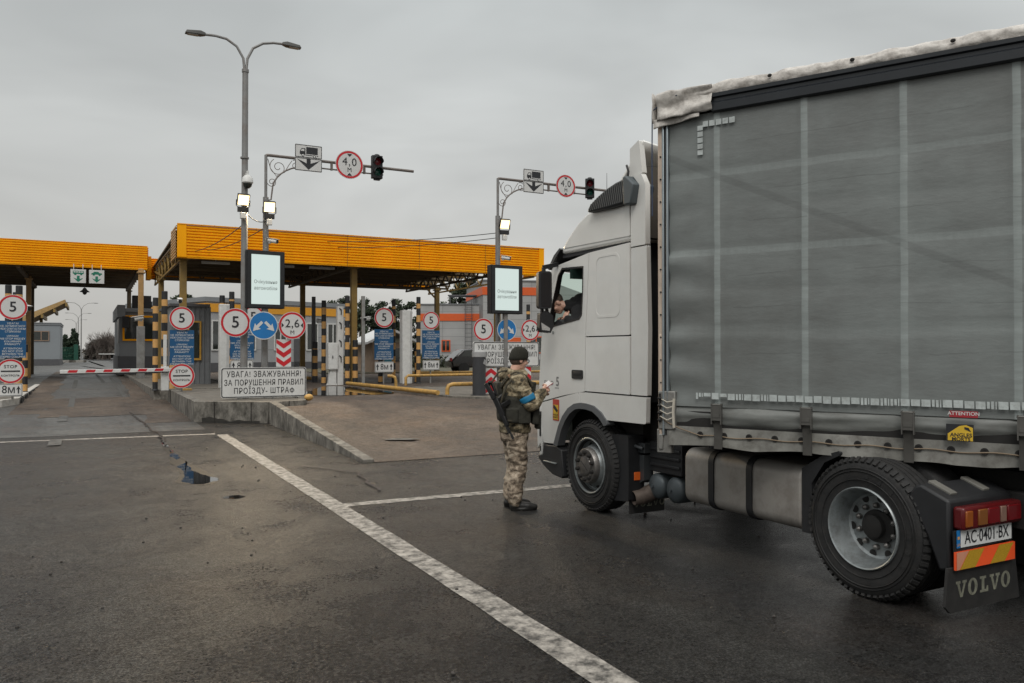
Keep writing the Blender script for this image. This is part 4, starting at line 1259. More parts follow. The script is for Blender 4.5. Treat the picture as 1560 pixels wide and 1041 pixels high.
def plate8(x, y, z0, w, h, txt, label):
    t = thing('distance_plate', label, 'sign plate', (x, y, z0), 0, '8 m distance plates')
    b = B(); b.xf = SIGN; b.plate([rrect(-w / 2, 0, w / 2, h, .03)], Matrix.Identity(4), .02); b.build('panel', m_signw, t)
    b = B(); b.xf = loc(0, -.012, 0) @ SIGN
    b.plate([rrect(-w / 2 + .012, .012, w / 2 - .012, h - .012, .025), rrect(-w / 2 + .024, .024, w / 2 - .024, h - .024, .02)], Matrix.Identity(4), .002)
    def arrow(c):
        k = h
        b.poly([(c - .045 * k * 1.1, .2 * k), (c + .045 * k * 1.1, .2 * k), (c + .05 * k, .55 * k), (c + .16 * k, .48 * k), (c, .82 * k), (c - .16 * k, .48 * k), (c - .05 * k, .55 * k)])
    if txt == 'both':
        arrow(-w * .36); arrow(w * .36); b.text('8м', 0, h * .5, h * .78, bold=.008, fit=w * .40)
    else:
        arrow(w * .33); b.text('8м', -w * .08, h * .5, h * .88, bold=.008, fit=w * .52)
    b.build('lettering', m_ink, t, smooth=0)
    return t

# nearer sign group, on the front island
YA = 21.25
k = (YA) / 21.516
AZ = lambda z: 1.76 + (z - 1.76) * k
round_sign(3.34, 21.45, AZ(2.485), .74, 'white 5 sign with red rim, first of three round signs over the nearer board', 'red', L5)
round_sign(4.02, 21.32, AZ(2.415), .73, 'blue round sign with two white arrows, left of the nearer 2,6 m sign', 'blue', Larr, name='direction_sign')
round_sign(4.74, YA, AZ(2.425), .72, 'white 2,6 m width sign with red rim above a downward chevron panel', 'red', L26, name='width_limit_sign')
board(4.03, YA, .545, 2.145, .775, 'white board with black writing about weighing, nearer one, on the front island')
chevron(4.53, YA + .06, 1.33, .385, .72, False, 'red and white panel with downward chevrons above the nearer board')
# group on the right island
YB = 21.3
round_sign(10.39, YB + .05, 2.385, .665, 'white 5 sign with red rim over the farther board, behind the guard', 'red', L5)
round_sign(11.15, YB, 2.385, .655, 'blue round sign with two white arrows below the right display', 'blue', Larr, name='direction_sign')
round_sign(11.93, YB - .05, 2.38, .65, 'white 2,6 m width sign with red rim partly behind the lorry mirror', 'red', L26, name='width_limit_sign')
board(11.14, YB, 1.265, 2.24, .755, 'white board with black writing about weighing, farther one, behind the guard')
chevron(10.62, YB + .02, .47, .39, .76, True, 'red and white panel with upward chevrons left of the guard')
chevron(11.80, YB + .02, .62, .39, .76, True, 'red and white panel with upward chevrons right of the guard')
# car lane, left
round_sign(-1.98, 27.75, 3.04, .745, 'white 5 sign with red rim at the far left edge', 'red', L5)
notice(-1.985, 27.8, 1.54, .68, 1.1, 'blue notice in white capitals at the far left edge', top=.32)
round_sign(-2.03, 27.7, 1.145, .73, 'white stop control sign with red rim at the far left edge', 'red', Lstop, name='stop_control_sign')
plate8(-2.03, 27.72, .41, .62, .37, 'one', 'white 8 m plate with one arrow under the far left stop sign')
# car lane, right
round_sign(2.47, 25.75, 2.72, .705, 'white 5 sign with red rim above the barrier', 'red', L5)
notice(2.48, 25.8, 1.32, .68, 1.05, 'blue notice in white capitals beside the barrier')
round_sign(2.465, 25.7, 1.0, .73, 'white stop control sign with red rim at the barrier base', 'red', Lstop, name='stop_control_sign')
# truck lane
round_sign(10.6, 31.0, 3.09, .82, 'white 5 sign with red rim left of the plain white pillar', 'red', L5)
notice(10.61, 31.05, 1.38, .81, 1.24, 'blue notice in white capitals left of the plain white pillar', top=.4)
plate8(10.61, 31.0, .87, .80, .43, 'both', 'white 8 m plate with two arrows left of the plain white pillar')
round_sign(12.53, 30.7, 3.0, .74, 'white 5 sign with red rim right of the plain white pillar', 'red', L5)
notice(12.54, 30.75, 1.42, .78, 1.17, 'blue notice in white capitals right of the plain white pillar', top=.4)
plate8(12.53, 30.7, .95, .74, .40, 'both', 'white 8 m plate with two arrows right of the plain white pillar')
round_sign(4.81, 27.3, 2.87, .74, 'white 5 sign with red rim mostly hidden by the lamp post', 'red', L5)
notice(4.47, 27.35, 1.46, .76, 1.05, 'blue notice half hidden behind the lamp post and nearer 5 sign')
plate8(4.45, 27.3, 1.06, .72, .38, 'both', 'white 8 m plate with two arrows half hidden behind the nearer sign board')

# ------------------------------------------------------------------ street lamp on the front island
t = thing('street_lamp', 'tall grey street lamp with two curved arms behind the nearer signs', 'street lamp', (3.6, 21.75, .5))
b = B(); b.tube([(0, 0, 0), (0, 0, 3.5), (.01, 0, 8.6)], [.095, .085, .075], 14); b.cyl((.01, 0, 8.58), (.01, 0, 8.66), .09); b.cyl((0, 0, 0), (0, 0, .25), .13); b.cyl((0, 0, 6.3), (0, 0, 6.34), .11)
b.build('pole', m_gpole, t)
for s, dy in ((-1, .25), (1, -.05)):
    b = B(); b.tube([(.01 + s * .02, 0, 8.6), (.01 + s * .05, dy * .05, 8.95), (s * .2, dy * .2, 9.25), (s * .45, dy * .4, 9.42), (s * .72, dy * .7, 9.48), (s * .98, dy, 9.49)], .035, 8); b.build('arm', m_gpole, t)
    b = B()
    h = loc(s * .95, dy, 9.49)
    b.xf = h @ Matrix.Diagonal((s, 1, 1, 1))
    b.add([(0, -.05, -.03), (0, .05, -.03), (0, .05, .04), (0, -.05, .04), (.12, -.1, -.05), (.12, .1, -.05), (.12, .1, .06), (.12, -.1, .06), (.5, -.09, -.05), (.5, .09, -.05), (.46, .07, .03), (.46, -.07, .03)],
          [(0, 1, 2, 3), (0, 4, 5, 1), (1, 5, 6, 2), (2, 6, 7, 3), (3, 7, 4, 0), (4, 8, 9, 5), (5, 9, 10, 6), (6, 10, 11, 7), (7, 11, 8, 4), (8, 11, 10, 9)])
    hd = b.build('lamp_head', M('lamp_housing', (.10, .10, .095), .5, .2), t, bevel=.012, weld=True)
    b = B(); b.b2(s * .95 + s * .18 if s > 0 else s * .95 - .44, s * .95 + .44 if s > 0 else s * .95 - .18, dy - .07, dy + .07, 9.425, 9.438)
    b.build('lens', M('lamp_lens', (.35, .35, .33), .2), hd)
# dome camera
t = thing('dome_camera', 'white dome camera hanging off the street lamp pole', 'camera', (3.63, 21.6, 6.15))
b = B(); b.tube([(0, .15, .12), (0, .06, .27), (.02, 0, .3), (.02, 0, .16)], .03, 8); b.build('bracket', m_cabw, t)
b = B(); b.lathe([(0, .2), (.07, .19), (.13, .12), (.145, .0), (.12, -.03)], (.02, 0, 0)); b.build('housing', m_cabw, t)
b = B(); b.lathe([(.12, -.03), (.1, -.1), (.05, -.15), (0, -.16)], (.02, 0, 0)); b.build('dome', m_dglass, t)
def floodlight(x, y, z, rz, label, pit=28, power=130):
    t = thing('floodlight', label, 'floodlight', (x, y, z), rz, 'lit floodlights')
    b = B(); b.xf = rot(pit, 'X'); b.b2(-.19, .19, -.02, .09, -.19, .19); b.b2(-.20, .20, -.035, -.02, .175, .20); b.b2(-.20, -.18, -.035, -.02, -.19, .19); b.b2(.18, .20, -.035, -.02, -.19, .19)
    for i in range(7): b.b2(-.15 + i * .05, -.135 + i * .05, .09, .14, -.16, .16)
    b.build('housing', m_black, t, bevel=.006)
    b = B(); b.xf = rot(pit, 'X'); b.b2(-.175, .175, -.028, -.022, -.17, .17); b.build('lamp_glass', m_lampglow, t)
    b = B(); b.tube([(-.22, .02, 0), (-.22, .05, -.2), (-.1, .1, -.28), (.1, .1, -.28), (.22, .05, -.2), (.22, .02, 0)], .015, 6); b.b2(-.17, .17, -.02, .12, -.4, -.24); b.build('bracket', m_black, t)
    b = B(); b.b2(-.09, .09, -.03, .12, -.62, -.42); b.build('driver_box', m_cabw, t, bevel=.01)
    ld = bpy.data.lights.new('floodlight_beam', 'AREA'); ld.shape = 'SQUARE'; ld.size = .33; ld.energy = power; ld.color = (1, .78, .5); ld.spread = R(140)
    lo = bpy.data.objects.new('floodlight_beam', ld); COL.objects.link(lo); lo.parent = t
    t.scale = (.78, .78, .78)
    lo.location = rot(pit, 'X') @ Vector((0, -.04, 0)); lo.rotation_euler = (R(-(90 - pit)), 0, 0)
    return t
floodlight(3.54, 21.55, 5.68, 4, 'lit floodlight on the tall street lamp pole')

# ------------------------------------------------------------------ lane gantries with scrollwork arms
def spiral(cx, cz, r0, turns, a0, s, n=40):
    return [(cx + s * r0 * (1 - .82 * i / n) * math.cos(R(a0 + turns * 360 * i / n)), 0, cz + r0 * (1 - .82 * i / n) * math.sin(R(a0 + turns * 360 * i / n))) for i in range(n + 1)]
def gantry(x, y, zb, zt, ln, label, sc=1.0):
    t = thing('lane_gantry', label, 'gantry', (x, y, zb))
    h = zt - zb
    b = B(); b.cyl((0, 0, 0), (0, 0, h - 1.15), .075, n=12); b.cyl((0, 0, h - 1.15), (0, 0, h), .04, n=10); b.b2(-.16, .16, -.16, .16, 0, .03); b.build('pole', m_gpole, t)
    b = B(); b.tube([(0, 0, h - .03), (.03, 0, h - .005), (.08, 0, h), (ln, 0, h)], .042, 8); b.build('arm', m_bpole, t)
    b = B(); b.tube([(.0, 0, h - 1.25), (.14, 0, h - 1.2), (.17, 0, h - .95)] + [(.17 + 1.0 * (1 - math.cos(R(a))), 0, h - .95 + .75 * math.sin(R(a))) for a in range(10, 91, 10)] + [(ln * .78, 0, h - .2)], .022, 7); b.build('brace', m_bpole, t)
    b = B()
    for args in ((.33, h - .3, .24, 1.6, 120, 1), (.80, h - .2, .15, 1.5, 60, -1), (.16, h - .72, .13, 1.5, 200, 1)):
        b.tube(spiral(*args), .010, 5)
    b.tube([(.05, 0, h - .1), (.12, 0, h - .35), (.28, 0, h - .55), (.5, 0, h - .42), (.62, 0, h - .2), (.7, 0, h - .08)], .010, 5)
    b.build('scrollwork', m_bpole, t)
    b = B()
    for xx in (1.8, 2.75): b.b2(xx - .03, xx + .03, -.03, .03, h - .23, h + .02)
    b.build('arm_clip', m_bpole, t)
    return t
def lane_sign(x, y, z, w, h, label):
    t = thing('truck_lane_sign', label, 'sign', (x, y, z), 0, 'truck lane signs on the gantries')
    b = B(); b.xf = SIGN; b.mi = 0
    b.plate([rrect(-w / 2, .005, w / 2, h * .5, .02)], Matrix.Identity(4), .025); b.plate([rrect(-w / 2, -h * .5, w / 2, -.005, .02)], Matrix.Identity(4), .025)
    b.build('panel', m_signw, t)
    b = B(); b.xf = loc(0, -.015, 0) @ SIGN
    for y0, y1 in ((.005, h * .5), (-h * .5, -.005)):
        b.plate([rrect(-w / 2 + .004, y0 + .004, w / 2 - .004, y1 - .004, .018), rrect(-w / 2 + .02, y0 + .02, w / 2 - .02, y1 - .02, .012)], Matrix.Identity(4), .002)
    b.rect(-w * .09, h * .15, w * .34, h * .42)
    b.poly([(-w * .33, h * .12), (-w * .12, h * .12), (-w * .12, h * .36), (-w * .26, h * .36), (-w * .33, h * .24)])
    b.rect(-w * .12, h * .09, w * .16, h * .12); b.rect(w * .3, h * .09, w * .36, h * .12)
    b.ring((-w * .21, h * .10), w * .035, w * .058, 0, 20); b.ring((w * .22, h * .08), w * .035, w * .058, 0, 20)
    b.poly([(-w * .075, -h * .03), (-w * .075, -h * .21), (-w * .43, -h * .06), (0, -h * .45), (w * .43, -h * .06), (w * .075, -h * .21), (w * .075, -h * .03)])
    b.build('pictogram', m_ink, t, smooth=0)
    b = B(); b.xf = loc(0, -.0165, 0) @ SIGN
    b.poly([(-w * .30, h * .25), (-w * .16, h * .25), (-w * .16, h * .33), (-w * .245, h * .33)]); b.disc((-w * .21, h * .10), w * .035, 0, 16); b.disc((w * .22, h * .08), w * .035, 0, 16)
    b.build('pictogram_window', m_signw, t, smooth=0)
    b = B(); b.b2(-.04, .04, .01, .05, -h * .4, h * .4); b.build('bracket', m_galv, t)
    return t
def traffic_light(x, y, z, h, label, rz=0):
    t = thing('traffic_light', label, 'traffic light', (x, y, z), rz, 'two-lamp traffic lights')
    w = h * .47
    b = B(); b.b2(-w / 2, w / 2, -.06, .1, -h / 2, h / 2); b.ball((0, 0, h / 2), (w * .3, .06, .05), 10, 6); b.b2(-w * .3, w * .3, -.03, .06, -h / 2 - .05, -h / 2)
    b.build('housing', m_black, t, bevel=.015)
    for s, nm, col in ((1, 'red', (.16, .012, .02)), (-1, 'green', (.01, .075, .055))):
        b = B(); b.xf = loc(0, -.062, s * h * .23) @ SIGN; b.lathe([(0, .03), (w * .2, .022), (w * .34, 0)], (0, 0, 0), 'z', 24); b.build('lamp', M('lamp_off_' + nm, col, .15), t)
        b = B()
        vs, fs = [], []
        for i in range(17):
            a = R(-20 + 220 * i / 16)
            for d in (0, .17):
                vs.append((w * .4 * math.cos(a), -.062 - d * (1 if 10 < i * 220 / 16 < 210 else .4), s * h * .23 + w * .4 * math.sin(a) - d * .1))
        fs = [(2 * i, 2 * i + 1, 2 * i + 3, 2 * i + 2) for i in range(16)]
        b.add(vs, fs); o = b.build('hood', m_black, t)
        md = o.modifiers.new('thick', 'SOLIDIFY'); md.thickness = .006
    return t
m_screen = M('display_screen', (0.03, 0.03, 0.03), .25, var=.03)
_pb = m_screen.node_tree.nodes['Principled BSDF']; _pb.inputs['Emission Color'].default_value = (.60, .70, .665, 1); _pb.inputs['Emission Strength'].default_value = 1.0
def display(x, y, z0, w, h, label, zb, rz=0):
    t = thing('lane_display', label, 'display', (x, y, z0), rz, 'lit lane displays')
    b = B(); b.xf = SIGN; b.plate([[(-w / 2, 0), (w / 2, 0), (w / 2, h), (-w / 2, h)]], loc(0, 0, -.12), .24); b.build('housing', m_black, t, bevel=.015)
    fx, fz = w * .125, h * .07
    b = B(); b.xf = SIGN; b.plate([[(-w / 2 + .02, .02), (w / 2 - .02, .02), (w / 2 - .02, h - .02), (-w / 2 + .02, h - .02)], [(-w / 2 + fx, fz), (w / 2 - fx, fz), (w / 2 - fx, h - fz), (-w / 2 + fx, h - fz)]], loc(0, 0, .012), .02)
    b.build('bezel', m_black, t, bevel=.004)
    b = B(); b.xf = loc(0, -.004, 0) @ SIGN; b.rect(-w / 2 + fx, fz, w / 2 - fx, h - fz); b.build('screen', m_screen, t, smooth=0)
    b = B(); b.xf = loc(0, -.008, 0) @ SIGN
    b.text('Очікування', 0, h * .455, w * .125, bold=.006, fit=w * .60); b.text('автомобіля', 0, h * .345, w * .125, bold=.006, fit=w * .60)
    b.build('lettering', M('screen_text', (.20, .235, .23), .7), t, smooth=0)
    b = B(); b.b2(-.06, .06, .05, .17, zb - z0, .05); b.build('support_post', m_gpole, t)
    b = B(); b.b2(-.16, .16, .24, .33, h * .15, h * .85); b.build('mount', m_gpole, t)
    return t

gantry(4.22, 22.15, .5, 7.06, 4.25, 'ornate gantry with a scrollwork arm behind the nearer signs')
lane_sign(5.34, 22.02, 7.07, .74, .72, 'white truck lane sign with black arrow on the nearer gantry arm')
round_sign(6.50, 22.03, 7.02, .80, 'white 4,0 m height sign with red rim on the nearer gantry arm', 'red', L40, name='height_limit_sign')
traffic_light(7.30, 22.0, 7.03, .66, 'dark traffic light near the free end of the nearer gantry arm')
floodlight(4.28, 21.95, 5.62, -6, 'lit floodlight on the nearer gantry pole')
bullet_cam(4.28, 22.02, 4.66, 50, 'white camera on the nearer gantry pole above the display', .8)
display(4.12, 21.6, 2.87, 1.01, 1.52, 'lit portrait display with grey writing on the nearer gantry', .5, 6)
gantry(11.02, YB + .35, B_TOP - .02, 7.02, 4.3, 'ornate gantry with a scrollwork arm beside the lorry cab')
lane_sign(12.20, YB + .22, 7.02, .72, .72, 'white truck lane sign with black arrow on the farther gantry arm')
round_sign(13.38, YB + .22, 6.99, .72, 'white 4,0 m height sign with red rim on the farther gantry arm', 'red', L40, name='height_limit_sign')
traffic_light(14.28, YB + .2, 7.0, .62, 'dark traffic light above the lorry roof on the farther gantry arm', -30)
floodlight(11.16, YB + .15, 5.60, -8, 'lit floodlight on the farther gantry pole', power=35)
bullet_cam(11.10, YB + .22, 4.52, 55, 'white camera on the farther gantry pole above the display', .8)
display(11.10, YB - .1, 2.86, 1.09, 1.46, 'lit portrait display with grey writing left of the lorry cab', B_TOP - .02, 2)

# cables slung from the poles to the canopy
def cable(p, q, sag, label, r=.012):
    p, q = Vector(p), Vector(q)
    b = B()
    b.tube([p.lerp(q, i / 14) - Vector((0, 0, sag * 4 * (i / 14) * (1 - i / 14))) - p for i in range(15)], r, 5)
    tag(b.build('cable', m_cable, at=p), label, 'cable', 'cables slung to the canopy')
cable((3.6, 21.75, 5.1), (3.3, 29.9, 5.25), .12, 'black cable from the street lamp pole to the canopy')
cable((4.22, 22.15, 5.1), (3.7, 29.9, 5.3), .12, 'black cable from the nearer gantry pole to the canopy')
cable((11.02, YB + .35, 5.35), (8.0, 29.95, 5.9), .1, 'upper black cable from the farther gantry pole to the canopy')
cable((11.02, YB + .35, 5.2), (8.4, 29.95, 5.7), .1, 'lower black cable from the farther gantry pole to the canopy')
cable((3.6, 21.7, 5.42), (4.22, 22.1, 5.25), .12, 'short black cable looped between the two nearer poles')

# ------------------------------------------------------------------ barrier
t = thing('barrier', 'white boom barrier with red dashes lowered across the car lane', 'barrier', (2.12, 27.2, .5))
b = B(); b.b2(-.11, .11, -.12, .12, 0, .75); b.build('cabinet', m_cabw, t, bevel=.015)
b = B(); b.b2(-.045, .045, -.1, .1, .6, 1.75); b.build('mast', m_cabw, t, bevel=.01)
bx = Vector((.25, -.2, .655)); ex = Vector((-2.86, -.2, .625))
b = B(); b.bar(bx, ex, .05, .115); b.build('boom', m_cabw, t, bevel=.012)
b = B()
for i in range(7):
    c = ex.lerp(bx, (i * .47 + .33) / 3.11)
    b.xf = loc(c.x, c.y - .028, c.z) @ SIGN
    b.poly([(-.14, -.03), (.10, -.03), (.14, .05), (-.10, .05)])
b.xf = Matrix.Identity(4)
b.build('red_dash', m_signr, t, smooth=0)
b = B(); b.bar(bx - Vector((0, -.0, .07)), ex - Vector((0, 0, .07)), .03, .03); b.build('rubber_edge', m_black, t)

# ------------------------------------------------------------------ yellow pipe rails, dark bollard, rubble
def pipe(name, pts, r, label):
    p0 = Vector(pts[0])
    b = B(); b.tube([Vector(p) - p0 for p in pts], r, 14)
    o = b.build(name, m_pipe, at=p0)
    return tag(o, label, 'pipe rail')
pipe('pipe_rail', [(8.55, 29.2, .53), (8.9, 21.3, .54)], .07, 'long yellow pipe lying along the edge of the right island')
pipe('pipe_rail', [(9.33, 21.6, .35), (9.33, 21.6, .62), (9.37, 21.6, .72), (9.5, 21.6, .76), (13.8, 21.5, .76)], .062, 'yellow pipe rail bent down at its left end behind the guard')
pipe('pipe_rail', [(10.9, 29.3, .2), (10.9, 29.3, .7), (11.0, 29.3, .78), (16, 29.0, .80)], .055, 'farther yellow pipe rail in front of the black car')
pipe('pipe_rail', [(9.5, 27.4, .84), (9.65, 27.35, .84), (9.75, 27.3, .78), (9.78, 27.3, .66), (9.78, 27.3, .3)], .055, 'short bent yellow pipe end left of the plain white pillar')
pipe('pipe_rail', [(7.9, 37.5, .55), (9.0, 35.5, .5)], .08, 'short yellow pipe end low behind the nearer sign board')
pipe('pipe_rail', [(12.5, 34.0, .75), (22, 33.0, .75)], .06, 'yellow pipe rail farthest back beside the black car')
t = thing('dark_bollard', 'thick dark grey bollard post with a pale cap left of the guard', 'bollard', (10.15, 21.15, B_TOP - .02))
b = B(); b.cyl((0, 0, 0), (0, 0, 1.12), .195, n=28); b.cyl((0, 0, 0), (0, 0, .02), .25, n=28); b.build('post', M('bollard_grey', (.035, .036, .04), .5, var=.15), t)
b = B(); b.cyl((0, 0, 1.12), (0, 0, 1.28), .21, n=28); b.build('cap', M('bollard_cap', (.30, .30, .30), .5, var=.1), t, bevel=.012)
b = B(); b.box((.1, -.18, .98), (.09, .02, .14), rot(20, 'Y').to_3x3()); b.build('tag', M('tag_grey', (.25, .25, .25), .4), t)
b = B(); b.ball((0, 0, .05), (.12, .1, .09), 10, 6)
tag(b.build('rubble_lump', m_pipe, at=(5.02, 20.6, .5)), 'small orange lump at the right end of the nearer board', 'lump')
b = B(); b.box((0, 0, .03), (.28, .2, .06)); tag(b.build('loose_slab', m_pipe, at=(2.75, 27.0, .5), bevel=.01), 'small yellowish slab on the island by the stop sign', 'slab')
# ------------------------------------------------------------------ lorry (tractor unit)
PX = Matrix(((0, 0, 1, 0), (1, 0, 0, 0), (0, 1, 0, 0), (0, 0, 0, 1)))      # flat (a, b) -> (y, z) on a side plane
TO = (6.1, 5.55, 0)
lorry = thing('lorry', 'white lorry cab with open driver window and black air intake on its roof', 'lorry', TO)
XL, XR = 4.86, 7.34
m_wheelarch = M('arch_grey_plastic', (.10, .105, .11), .55, var=.1)
m_tank = M('tank_alloy', (.33, .31, .285), .5, .4, var=.12, scale=2.5, dirt=(.14, .115, .095), dirt_amt=.6)
m_int = M('cab_interior', (.03, .03, .032), .8)
m_vent = M('intake_dark', (.018, .020, .022), .5)
m_ventcap = M('intake_cap', (.065, .08, .088), .5, var=.1)
def side(name, loops, x, th, mt, parent=lorry, bevel=.01, label=None):
    b = B(TO); b.plate(loops, loc(x, 0, 0) @ PX, th)
    o = b.build(name, mt, parent, bevel=bevel)
    if label: o['label'] = label
    return o
door_o = [(7.335, 2.835), (8.10, 2.745), (8.15, 2.70), (8.30, 2.15), (8.375, 1.90), (8.43, 1.40), (8.44, 1.13), (7.90, 1.235), (7.425, 1.305), (7.41, 1.91)]
hole = [(7.445, 2.70), (7.90, 2.72), (7.99, 2.64), (8.215, 2.09), (8.19, 2.035), (8.15, 2.03), (7.53, 2.105), (7.475, 2.15), (7.455, 2.4)]
rear_up = [(6.59, 1.918), (7.40, 1.918), (7.328, 2.835), (6.59, 2.86)]
rear_lo = [(6.59, 1.31), (7.415, 1.31), (7.40, 1.905), (6.59, 1.905)]
front_low = [(8.44, 1.115), (7.90, 1.222), (7.56, 1.285), (7.50, 1.165), (7.62, 1.15), (7.74, 1.09), (7.86, .99), (7.95, .87), (8.055, .66), (8.33, .65), (8.40, .9)]
rear_low = [(7.55, 1.288), (7.42, 1.295), (6.315, 1.295), (6.325, 1.04), (6.35, 1.03), (7.0, 1.02), (7.10, 1.09), (7.24, 1.15), (7.40, 1.168), (7.49, 1.166)]
defl_lo = [(6.315, 1.31), (6.578, 1.31), (6.578, 2.80), (6.325, 2.80), (6.30, 1.98)]
defl_up = [(6.335, 2.812), (6.575, 2.812), (6.575, 3.24), (6.48, 3.23), (6.43, 3.42), (6.54, 3.53), (6.405, 3.53), (6.335, 3.41)]
for x, s in ((XL, 1), (XR, -1)):
    xc = x + s * .025
    dr = side('door', [door_o, hole], xc, .05, m_white)
    b = B(); b.xf = loc(-TO[0], -TO[1], 0)
    inner = [(p[0] + (7.83 - p[0]) * .045, p[1] + (2.38 - p[1]) * .06) for p in hole]
    b.plate([hole, inner], loc(x + s * .022, 0, 0) @ PX, .052); b.build('window_seal', m_black, dr, bevel=.004)
    if s > 0:
        b = B(); b.xf = loc(-TO[0], -TO[1], 0); b.plate([rrect(7.455, 1.44, 7.68, 1.54, .02)], loc(x - .004, 0, 0) @ PX, .014); b.b2(x - .016, x - .01, 7.49, 7.64, 1.485, 1.52)
        b.build('handle', m_black, dr, bevel=.004)
        b = B(); b.xf = loc(-TO[0], -TO[1], 0) @ loc(x - .0025, 8.12, 1.375) @ Matrix(((0, 0, 1, 0), (-1, 0, 0, 0), (0, 1, 0, 0), (0, 0, 0, 1)))
        b.text('EURO', -.08, -.005, .075, wx=1.1, bold=.012); b.text('5', .12, .015, .15, bold=.02); b.rect(.06, -.06, .15, -.052)
        b.build('lettering', M('grey_lettering', (.17, .17, .165), .4), dr, smooth=0)
        b = B(); b.xf = loc(-TO[0], -TO[1], 0); b.cyl((x - .006, 8.10, 1.97), (x + .01, 8.10, 1.97), .018, n=12); b.build('lock', m_steel, dr)
    else:
        b = B(); b.xf = loc(-TO[0], -TO[1], 0); b.plate([hole], loc(x + s * .02, 0, 0) @ PX, .006); b.build('pane', glass_mat('green_glass', (.72, .84, .78)), dr, smooth=0)
    side('sleeper_panel', [rear_up], xc, .05, m_white)
    side('sleeper_panel', [rear_lo], xc, .05, m_white)
    if s > 0:
        rc = rrect(6.76, 2.11, 7.215, 2.785, .09, 6)
        rc2 = rrect(6.785, 2.135, 7.19, 2.76, .075, 6)
        side('embossed_frame', [rc, rc2], x + .002, .010, m_white, bevel=.004)
    side('front_panel', [front_low], xc, .05, m_white)
    side('side_skirt', [rear_low], xc, .05, m_white)
    side('wind_deflector', [defl_lo], xc + s * .01, .05, m_white)
    side('wind_deflector', [defl_up], xc + s * .01, .06, m_white)
    arch = [(8.07, .65), (7.96, .88), (7.87, 1.0), (7.75, 1.10), (7.62, 1.158), (7.5, 1.176), (7.38, 1.175), (7.23, 1.158), (7.09, 1.098), (6.985, 1.015), (6.97, .97)]
    arch2 = [(7.03, .955), (7.06, .985), (7.13, 1.04), (7.25, 1.095), (7.38, 1.11), (7.5, 1.11), (7.6, 1.095), (7.71, 1.04), (7.81, .95), (7.89, .84), (7.98, .64)]
    side('wheel_arch', [arch + arch2], x + s * .03, .10, m_wheelarch, bevel=.012)
    fin = [(6.54, 3.535), (6.405, 3.535), (6.425, 3.67), (6.445, 3.80), (6.46, 3.88), (6.61, 3.82), (6.61, 3.63), (6.72, 3.49)]
    side('spoiler_fin', [fin], x + s * .05, .06, m_white)
# front face of the cab
def yfront(z):
    pts = [(.5, 8.44), (1.1, 8.45), (1.9, 8.385), (2.72, 8.13), (2.95, 7.96)]
    for (a, p), (c, q) in zip(pts, pts[1:]):
        if z <= c: return p + (q - p) * (z - a) / (c - a)
    return pts[-1][1]
def front(z0, z1, b, nz=8):
    def fn(u, v):
        t = 2 * u - 1
        z = z0 + (z1 - z0) * v
        return Vector((6.1 + 1.24 * t, yfront(z) + .20 * (1 - abs(t) ** 3.2), z))
    b.grid(fn, 24, nz)
b = B(TO); front(.62, 1.92, b); o = b.build('front_face', m_white, lorry)
b = B(TO); front(1.93, 2.70, b); b.build('windscreen', glass_mat('windscreen_glass', (.70, .83, .77)), lorry)
b = B(TO); front(2.71, 2.95, b); b.build('roof_front', m_white, lorry)
b = B(TO); b.prism([(8.40, .62), (8.47, .56), (8.485, 1.06), (8.44, 1.10), (8.38, 1.1), (8.35, .66), (8.35, .5), (8.42, .48)], 'x', XL - .005, XL + .12); b.build('bumper_corner', m_cabw, lorry, bevel=.012)
b = B(TO); b.b2(XL - .012, XL - .002, 8.375, 8.41, .72, 1.02); b.b2(XL - .012, XL - .002, 8.38, 8.395, .54, .6); b.build('corner_slot', m_black, lorry)
b = B(TO); b.prism([(8.47, .49), (8.45, .44), (8.32, .36), (8.13, .29), (7.91, .27), (7.88, .30), (7.93, .60), (8.05, .64), (8.34, .63), (8.36, .5)], 'x', XL, XR); b.build('bumper', m_black, lorry, bevel=.015)
b = B(TO); b.b2(XL - .025, XL + .16, 8.02, 8.30, .425, .44)
b.build('step', m_steel, lorry, bevel=.004)
# A pillar inside the window and cab structure
b = B(TO)
b.b2(XL + .05, XR - .05, 6.6, 8.35, 1.22, 1.30); b.b2(XL + .05, XR - .05, 6.6, 6.66, 1.3, 2.86); b.b2(XL + .04, XR - .04, 6.62, 7.95, 2.84, 2.875)
b.prism([(8.33, 1.3), (8.36, 2.04), (8.12, 2.13), (7.92, 2.06), (7.8, 1.3)], 'x', XL + .08, XR - .08); b.b2(XR - .07, XR - .055, 7.43, 8.35, 1.3, 2.10)
for x in (XL + .05, XR - .10): b.bar((x + .025, 8.36, 1.93), (x + .025, 8.08, 2.75), .07, .09)
b.b2(XL + .051, XL + .06, 6.62, 7.43, 1.3, 2.84); b.b2(XR - .06, XR - .051, 6.62, 7.43, 1.3, 2.84)
b.build('cab_interior', m_int, lorry, smooth=0)
b = B(TO); b.b2(XL + .12, XR - .12, 7.86, 7.92, 2.60, 2.82); b.build('inside_visor', M('green_visor', (.05, .10, .085), .5), lorry)
b = B(TO); b.b2(5.2, 5.72, 7.15, 7.65, 1.3, 1.78); b.box((5.46, 7.12, 2.1), (.5, .14, .75), rot(8, 'X').to_3x3()); b.b2(6.5, 7.0, 7.1, 7.6, 1.3, 1.78); b.box((6.75, 7.05, 2.1), (.5, .14, .75), rot(8, 'X').to_3x3()); b.build('seat', m_int, lorry, bevel=.04)
b = B(TO); b.xf = loc(5.46, 7.92, 2.02) @ rot(-55, 'X')
b.tube([(.22 * math.cos(R(a)), .22 * math.sin(R(a)), 0) for a in range(0, 361, 15)], .014, 8); b.bar((-.22, 0, 0), (.22, 0, 0), .03); b.bar((0, -.22, 0), (0, 0, 0), .03); b.cyl((0, 0, -.3), (0, 0, .02), .05)
